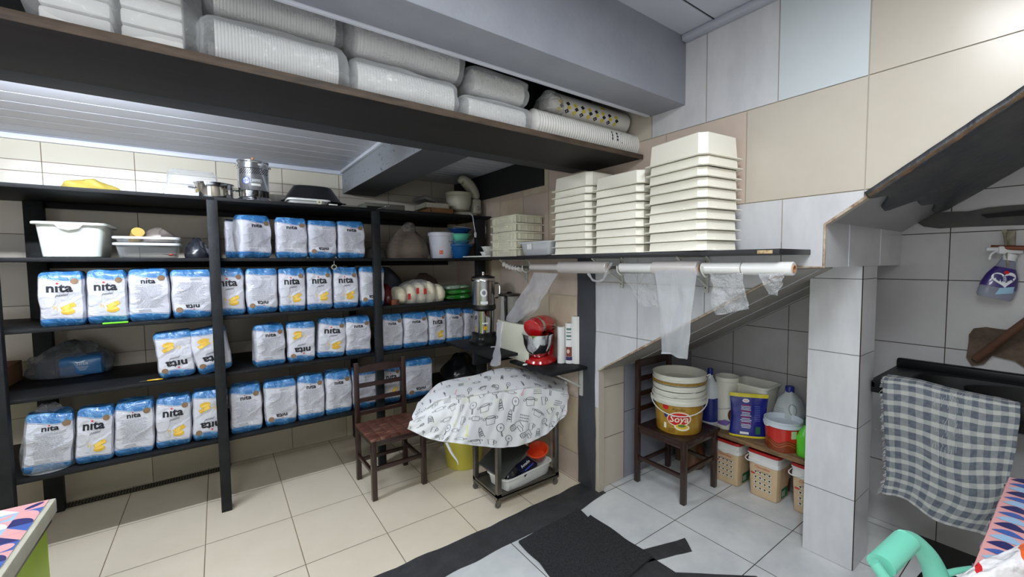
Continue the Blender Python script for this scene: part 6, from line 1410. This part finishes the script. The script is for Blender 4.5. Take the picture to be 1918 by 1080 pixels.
# hook bracket, wooden rod on the wall
hp_ = W(1893, 445, 'x', 3.17); t = thing('wall_bracket', 'pale metal bracket with hanging hook screwed to the sink wall', 'bracket', hp_)
bm = BM(); box(bm, .0, .022, -.016, .016, -.10, .035, bev=.004); obj('plate', bm, mat('old_bracket', (150, 144, 124), .5, var=.6, vscale=20, c2=(60, 50, 38)), t)
bm = BM(); tube(bm, smoothpts([(-.03, .02, .03), (-.035, .014, -.02), (-.045, .004, -.10), (-.05, .0, -.145)], 5), .005, 8); obj('hook', bm, MATS['old_bracket'], t)
bm = BM(); tube(bm, [(0, .02, .025), (-.035, .02, .032)], .010, 8); obj('pivot', bm, MATS['old_bracket'], t)
a = W(1856, 463, 'x', 3.13); b = W(1960, 465, 'x', 3.13); bm = BM(); tube(bm, [a, b], .0115, 12); tag(obj('wooden_rod', bm, mat('reddish_rod', (120, 62, 38), .5)), 'thin reddish wooden rod fixed level on the sink wall above the spray bottle', 'rod')
# dark painted band on the sink wall with ledge
t1 = [W(px, py, 'x', 3.194) for px, py in ((1716, 416), (1730, 424), (1760, 427), (1918, 421), (1960, 421), (1960, 380), (1918, 383), (1850, 388), (1815, 395), (1760, 398), (1722, 404))]
bm = BM(); prism(bm, wob([(p.y, p.z) for p in t1], 6, .003, 11), .008, axis='x', base=3.186); struct(obj('trim_19', bm, mat('dark_band_paint', (52, 52, 56), .6, var=.6, vscale=8, c2=(76, 74, 70)), smooth=False))
t2 = [W(px, py, 'x', 3.184) for px, py in ((1840, 402), (1918, 394), (1960, 392), (1960, 404), (1918, 404), (1850, 408))]
bm = BM(); prism(bm, wob([(p.y, p.z) for p in t2], 4, .003, 12), .010, axis='x', base=3.172); struct(obj('trim_20', bm, mat('soot_black', (14, 14, 15), .8), smooth=False))
# patch of cement in the sink wall with a brown pipe
cpm = [(1815, 625), (1825, 614), (1850, 612), (1885, 618), (1930, 618), (1940, 700), (1900, 672), (1860, 664), (1845, 680), (1822, 684), (1812, 668)]
bm = BM(); prism(bm, wob([(p.y, p.z) for p in [W(a, b, 'x', 3.19) for a, b in cpm]], 8, .006, 14), .014, axis='x', base=3.18); struct(obj('trim_21', bm, mat('raw_cement', (92, 78, 66), .95, var=.7, vscale=14, c2=(62, 50, 42), bump=1, bscale=30), smooth=False))
bm = BM(); tube(bm, [W(1828, 672, 'x', 3.17), W(1870, 640, 'x', 3.12), W(1935, 592, 'x', 3.04)], [.020, .019, .018], 14); tag(obj('water_pipe', bm, mat('rusty_pipe', (96, 66, 50), .6, var=.6, vscale=12, c2=(66, 44, 34))), 'rusty brown pipe coming out of the cement patch above the sink', 'pipe')
# dark gulley on the floor by the sink wall
g1 = [W(px, py, 'z', 0)[:2] for px, py in ((1700, 990), (1760, 1010), (1830, 1036), (1900, 1060), (1900, 1100), (1700, 1100), (1745, 1050), (1710, 1010))]
bm = BM(); prism(bm, wob(g1, 4, .004, 15), .003, base=0); struct(obj('trim_22', bm, mat('wet_black_floor', (22, 20, 20), .3), smooth=False))
# ================= FLOOR MAT =================
mp_ = [W(px, py, 'z', 0)[:2] for px, py in ((1085, 957), (1102, 972), (1106, 968), (1170, 1012), (1222, 1046), (1150, 1110), (1110, 1140), (1060, 1120), (1010, 1055), (970, 1018))]
bm = BM(); prism(bm, wob(mp_, 8, .004, 21), .014, base=.0045); tag(obj('doormat', bm, mat('mat_black', (26, 27, 29), .95, var=.9, vscale=120, c2=(62, 64, 68), bump=1.0, bscale=160), smooth=False), 'rough black bristle mat lying on the white floor tiles', 'mat')
# ================= PACKS ON THE OVERHEAD SHELF =================
ZO = 2.2345; cupm = mat('cup_stack_white', (226, 226, 226), .5, sss=.1); bagf = film('pack_film', (240, 243, 246), .22, .08, 6, .9, (.6, 1.5, 1.5))
def packbag(label, x0, x1, y0, y1, z0, z1, rolls=2, ribs=34, seed=1, inner=cupm, film_=None, cat='pack of cups', split=None):
    """clear bag around ribbed rolls of stacked cups, lying along x"""
    t = thing('cup_pack', label, cat, ((x0 + x1) / 2, (y0 + y1) / 2, z0), group='clear-wrapped packs on the overhead shelf'); w, d, h = x1 - x0, y1 - y0, z1 - z0; n = rolls
    rr_ = random.Random(seed)
    for k in range(n):
        r = min(h, d / n) / 2 * .96; cy = -d / 2 + d / n * (k + .5); bm = BM(); prof = []; xx0, xx1 = -w / 2 + .015 + rr_.uniform(0, .02), w / 2 - .015 - rr_.uniform(0, .02)
        if split: ribs_ = ribs
        for i in range(ribs):
            a = xx0 + (xx1 - xx0) * i / ribs; b = xx0 + (xx1 - xx0) * (i + .55) / ribs; prof += [(r, a), (r, b), (r * .955, b + (xx1 - xx0) * .1 / ribs), (r * .955, a + (xx1 - xx0) * .93 / ribs)]
        lathe(bm, prof, 28, M=Matrix.Translation((0, cy, h / 2)) @ Matrix.Rotation(PI / 2, 4, 'Y') @ Matrix.Scale(h / (2 * r) * .96, 4, (1, 0, 0)), power=2.6); obj('cup_stack', bm, inner, t, ang=25)
    bm = BM(); nj = 30; ns = 40; rings = []
    for j in range(nj + 1):
        q = j / nj; x = -w / 2 - .012 + (w + .024) * q; e = 1 - abs(2 * q - 1) ** 14 * .35; ring = []
        for i in range(ns):
            a = 2 * PI * i / ns; c_, s_ = math.cos(a), math.sin(a); k = (abs(c_) ** 5 + abs(s_) ** 5) ** (-1 / 5); nv = noise.noise_vector(Vector((x * 9 + seed, c_ * 2.2, s_ * 2.2)))
            ring.append(bm.verts.new((x + nv.x * .008, (d / 2 + .004) * c_ * k * e + nv.y * .010, max(.0005, h / 2 + (h / 2 + .004) * s_ * k * e + nv.z * .009))))
        rings.append(ring)
    for a, b in zip(rings, rings[1:]):
        for i in range(ns): bm.faces.new((a[i], a[(i + 1) % ns], b[(i + 1) % ns], b[i]))
    bm.faces.new(rings[0][::-1]); bm.faces.new(rings[-1]); obj('clear_wrapping', bm, film_ or bagf, t, ang=80)
    return t
YO = 1.69
def xo(px, py=100, y=YO): return W(px, py, 'y', y).x
# first bag: two blocks of boxes
t = thing('container_pack', 'large clear bag of white foam containers at the left end of the overhead shelf', 'pack of containers', (xo(215, 50), YO + .17, ZO), group='clear-wrapped packs on the overhead shelf')
w1 = xo(365, 60) - xo(62, 40)
for s in (-1, 1):
    bm = BM(); 
    for k in range(5): box(bm, s * w1 * .24 - w1 * .21, s * w1 * .24 + w1 * .21, -.15, .15, .01 + k * .048, .054 + k * .048, bev=.008, seg=2)
    obj('foam_container', bm, mat('foam_white', (234, 234, 232), .6), t)
bm = BM(); rings = []
for j in range(31):
    q = j / 30; x = -w1 / 2 - .02 + (w1 + .05) * q; ring = []
    for i in range(40):
        a = 2 * PI * i / 40; c_, s_ = math.cos(a), math.sin(a); k = (abs(c_) ** 5 + abs(s_) ** 5) ** (-1 / 5); e = 1 - abs(2 * q - 1) ** 8 * .3; nv = noise.noise_vector(Vector((x * 8, c_ * 2, s_ * 2)))
        ring.append(bm.verts.new((x + nv.x * .01, .165 * c_ * k * e + nv.y * .014, max(.0005, .13 + .132 * s_ * k * e + nv.z * .012))))
    rings.append(ring)
for a, b in zip(rings, rings[1:]):
    for i in range(40): bm.faces.new((a[i], a[(i + 1) % 40], b[(i + 1) % 40], b[i]))
obj('clear_wrapping', bm, bagf, t, ang=80)
packbag('lower clear bag of ribbed white plates, second from the left on the overhead shelf', xo(378), xo(655, 130), YO, YO + .34, ZO, ZO + .158, 2, 40, 2)
packbag('upper clear bag of ribbed white cups stacked second from the left', xo(390), xo(648, 60), YO + .02, YO + .34, ZO + .170, ZO + .32, 2, 40, 3)
packbag('lower clear bag of ribbed white plates in the middle of the overhead shelf', xo(662, 130), xo(862, 170), YO, YO + .34, ZO, ZO + .145, 2, 34, 4)
packbag('upper clear bag with two rolls of white cups, middle of the overhead shelf', xo(658, 60), xo(876, 120), YO + .0, YO + .34, ZO + .157, ZO + .315, 2, 34, 5)
packbag('lower loose clear bag of short cup stacks left of the plate tube', xo(870, 170), xo(1000, 210), YO, YO + .30, ZO, ZO + .115, 2, 22, 6)
packbag('upper loose clear bag of short cup stacks left of the yellow-black pack', xo(885, 120), xo(993, 150), YO + .0, YO + .30, ZO + .128, ZO + .245, 2, 20, 7)
# long tube of plates
a, b = xo(1005, 200), xo(1206, 262); t = thing('plate_tube', 'long white roll of stacked plates in film at the right end of the overhead shelf', 'pack of plates', ((a + b) / 2, YO + .075, ZO), group='rolls at the right end of the overhead shelf'); w_ = b - a; r = .072
bm = BM(); prof = [(r * .5, -w_ / 2), (r * .85, -w_ / 2 + .012)]
for i in range(46):
    q = -w_ / 2 + .022 + (w_ - .044) * i / 46; prof += [(r, q), (r * .965, q + (w_ - .044) * .6 / 46)]
prof += [(r * .85, w_ / 2 - .010), (r * .5, w_ / 2)]
lathe(bm, prof, 40, M=Matrix.Translation((0, 0, r)) @ Matrix.Rotation(PI / 2, 4, 'Y')); tree = BVHTree.FromBMesh(bm); F = onface(tree, Vector((0, -1, 0)), Vector((1, 0, 0)))
for k in range(3):
    poly(bm, rect(w_ * .17, r * (1.45 - .25 * k), .012, .014), F, 1); poly(bm, rect(w_ * .22, r * (1.45 - .25 * k), .010, .012), F, 1)
poly(bm, rect(w_ * .27, r * 1.15, .012, .055), F, 1)
obj('plate_stack', bm, [mat('plate_roll', (234, 233, 230), .35, coat=.3), ink], t, ang=25)
a, b = xo(1032, 150, YO + .05), xo(1182, 170, YO + .05); t = thing('plate_tube', 'roll of cups with yellow and black diamond pattern lying above the plate tube', 'pack of cups', ((a + b) / 2, YO + .11, ZO + .148), group='rolls at the right end of the overhead shelf'); w_ = b - a; r = .063
bm = BM(); lathe(bm, [(r * .7, -w_ / 2)] + [(r * (1 if i % 2 else .985), -w_ / 2 + .01 + (w_ - .02) * i / 40) for i in range(41)] + [(r * .7, w_ / 2)], 40, M=Matrix.Translation((0, 0, r)) @ Matrix.Rotation(PI / 2, 4, 'Y')); tree = BVHTree.FromBMesh(bm); F = onface(tree, Vector((0, -1, 0)), Vector((1, 0, 0)))
for i in range(9):
    for j in range(3):
        poly(bm, ell(-w_ * .40 + w_ * .085 * i + (.011 if j % 2 else 0), r * (.42 + .28 * j), .016, .011, 4), F, 1 if (i + j) % 2 else 2)
poly(bm, rect(w_ * .12, r * 1.55, .04, .02), F, 2)
obj('cup_stack', bm, [MATS['plate_roll'], ink, mat('pack_yellow', (228, 206, 50), .4)], t, ang=25)
S0_ = film('loose_film_m', (230, 234, 238), .14, .08, 22, 1.0)
crumple('loose_film', (xo(1050)), YO + .10, ZO + .149, .16, .22, .12, S0_, 71, .018, 'loose clear film bunched at the left of the yellow-black cup roll', cat='plastic film', freq=7)
# ================= FOREGROUND TABLES =================
ZTb = .80
rt = random.Random(9)
pk_, nv_, lb_, mb_, yl_, wh_ = mat('print_pink', (226, 164, 164), .35), mat('print_navy', (40, 42, 98), .35), mat('print_light_blue', (156, 190, 222), .35), mat('print_mid_blue', (64, 96, 170), .35), mat('print_yellow', (236, 200, 90), .35), mat('print_white', (232, 232, 236), .35)
cx1 = -.475; y1_ = 2.165
t = thing('green_cabinet', 'lime green cabinet with a pale board top at the lower left', 'cabinet', (-1.3, 1.2, 0))
bm = BM(); box(bm, -.6, .80, -.9, .94, 0, .715, bev=.003); obj('side_panel', bm, mat('lime_panel', (176, 206, 50), .4, var=.4, vscale=4, c2=(150, 180, 44)), t)
bm = BM(); box(bm, -.6, .81, -.9, .955, .7155, .745, bev=.003); obj('black_edging', bm, black_pl, t)
bm = BM(); box(bm, -.6, .822, -.9, .962, .7455, .795, bev=.004); obj('board_top', bm, mat('pale_board', (196, 192, 172), .6, var=.5, vscale=10), t)
bm = BM(); x0_, x1_, y0_, y1b = -1.9, -.492, .3, 2.15
box(bm, x0_, x1_, y0_, y1b, .7965, .7985)
fz = lambda x, y: (x, y, .7989); cs = .054
for i in range(20):
    for j in range(30):
        cx_, cy_ = x1_ - cs * (i + .5), y1b - cs * (j + .5)
        if cy_ < y0_ + .05: continue
        k = (i * 5 + j * 3) % 6; a_, b_ = [(0, 1), (1, 2), (2, 0), (3, 0), (1, 4), (0, 5)][k]
        poly(bm, rect(cx_, cy_, cs, cs), fz, a_ + 1); f2z = lambda x, y: (x, y, .7992)
        m = rt.randint(0, 3)
        if m == 0: poly(bm, ell(cx_, cy_, cs * .42, cs * .42, 20), f2z, b_ + 1)
        elif m == 1: poly(bm, [(cx_ - cs / 2, cy_ - cs / 2), (cx_ + cs / 2, cy_ - cs / 2), (cx_ - cs / 2, cy_ + cs / 2)], f2z, b_ + 1)
        elif m == 2: poly(bm, [(cx_ - cs / 2, cy_ - cs / 2)] + [(cx_ - cs / 2 + cs * math.cos(q * PI / 16), cy_ - cs / 2 + cs * math.sin(q * PI / 16)) for q in range(9)], f2z, b_ + 1)
        else: poly(bm, ell(cx_, cy_, cs * .46, cs * .2, 16, rot=.8), f2z, b_ + 1)
tag(obj('patterned_cover', bm, [wh_, pk_, nv_, lb_, mb_, yl_, wh_], smooth=False), 'geometric pink, navy and yellow patterned cover on the green cabinet', 'table cover')
# right table with a leaf-patterned cloth
t = thing('dining_table', 'table under the leaf-patterned cloth at the lower right corner', 'table', (1.9, -.35, 0))
bm = BM(); box(bm, -.38, .38, -.45, .44, .755, .785, bev=.003); obj('top', bm, mat('table_wood', (120, 90, 60), .6), t)
for sx_ in (-1, 1):
    for sy_ in (-1, 1):
        bm = BM(); box(bm, sx_ * .33 - .025, sx_ * .33 + .025, sy_ * .38 - .025, sy_ * .38 + .025, 0, .7545, bev=.003); obj('leg', bm, MATS['table_wood'], t)
def leafcloth(u, v): # u along x, v: from hem up and over
    x = 1.50 + .80 * u; 
    s = v * .72
    if s < .07: return Vector((x, .165 + .004 * math.sin(u * 30) , .80 - .07 + s))
    return Vector((x, .165 - (s - .07) * 1.0, .7985))
bm = BM(); sheet(bm, leafcloth, 40, 40, 0); F = lambda a, b: leafcloth(a, b) + (Vector((0, .0012, 0)) if b * .72 < .07 else Vector((0, 0, .0012)))
for i in range(17):
    for j in range(9):
        cu, cv = (i + .5) / 17, (.049 if j == 0 else .155 + (j - 1) / 8 * .80); 
        k = (i * 2 + j) % 3; L0 = .040 if j == 0 else .048
        P = [(cu + (.5 - abs(q / 8 - .5)) * 0 + (.050 if k != 1 else .036) * math.sin(PI * q / 8), cv - L0 + 2 * L0 * q / 8) for q in range(9)] + [(cu - .006 * math.sin(PI * q / 8), cv - L0 + 2 * L0 * q / 8) for q in range(7, 0, -1)]
        try: poly(bm, P, F, (2, 4, 3)[k])
        except Exception: pass
        P2 = [(x + .010, y * 1.0) for x, y in P]
        if j % 4 == 2 and i % 3 == 1: poly(bm, [(cu + .5 / 17 * math.sin(PI * q / 8) * .5, cv - L0 * .7 + 1.4 * L0 * q / 8) for q in range(9)], lambda a, b: F(a, b) + Vector((0, 0, .0006)), 5)
o = obj('leaf_tablecloth', bm, [pk_, pk_, nv_, lb_, mb_, yl_], smooth=False); tag(o, 'pink tablecloth with navy and light blue leaf pattern at the lower right corner', 'tablecloth')
# mint tape dispenser
mint = mat('mint_dispenser', (112, 196, 172), .35, sss=.05)
def G(px, py, z): return W(px, py, 'z', z)
t = thing('tape_dispenser', 'mint green hand-held tape dispenser on the leaf-patterned tablecloth', 'tape dispenser', (1.45, .20, .86))
org = Vector((1.45, .20, .86))
def D(px, py, dp): # point at a depth along the view
    d = _r * ((px - CX) / CAM_F) + _d * ((py - CY) / CAM_F) + _f; return EYE + d * dp - org
bm = BM(); tube(bm, [D(1697, 1012, 1.10), D(1650, 1058, 1.02)], span(1, EYE + _f * 1.06) * 22, 24, flat=.8); obj('grip', bm, mint, t)
bm = BM(); P_ = smoothpts([D(1690, 1003, 1.10), D(1712, 1012, 1.12), D(1738, 1042, 1.13), D(1756, 1085, 1.13), D(1762, 1120, 1.12)], 5); tube(bm, P_, [.016 + .0010 * k for k in range(len(P_))], 14, flat=.9); obj('arm', bm, mint, t)
bm = BM(); P_ = smoothpts([D(1636, 1052, 1.01), D(1652, 1075, 1.0), D(1672, 1100, .99), D(1690, 1130, .99)], 5); tube(bm, P_, .012, 12); obj('lower_arm', bm, mint, t)
bm = BM(); P_ = smoothpts([D(1765, 1076, 1.12), D(1800, 1068, 1.14), D(1845, 1064, 1.16), D(1900, 1070, 1.16)], 5); tube(bm, P_, .010, 12, flat=.6); obj('frame', bm, mint, t)
c0 = (.0, .0, .0)
bm = BM(); S_ = net([[D(1790, 1078, 1.06), D(1840, 1052, 1.06), D(1885, 1034, 1.07), D(1930, 1010, 1.08)], [D(1800, 1090, 1.03), D(1850, 1075, 1.02), D(1890, 1060, 1.02), D(1935, 1045, 1.03)], [D(1810, 1120, 1.02), D(1850, 1115, 1.01), D(1900, 1105, 1.01), D(1940, 1095, 1.02)]])
def SN(u, v): n = noise.noise_vector(Vector((u * 6, v * 6, 1))); return S_(u, v) + n * .006 + org
sheet(bm, SN, 30, 20, mf=lambda i, j: 1 if (i > 24 and j < 16) else (2 if (i in (7, 8) and j < 8) else 0)); o = obj('bread_bag', bm, [film('glossy_white_bag', (236, 234, 236), .75, .1, 14, .8), mat('orange_print', (222, 96, 40), .4, coat=.5), MATS['red_print']], ang=80); solidify(o, .002)
tag(o, 'glossy white plastic bag with red and orange print beside the mint tape dispenser', 'plastic bag')
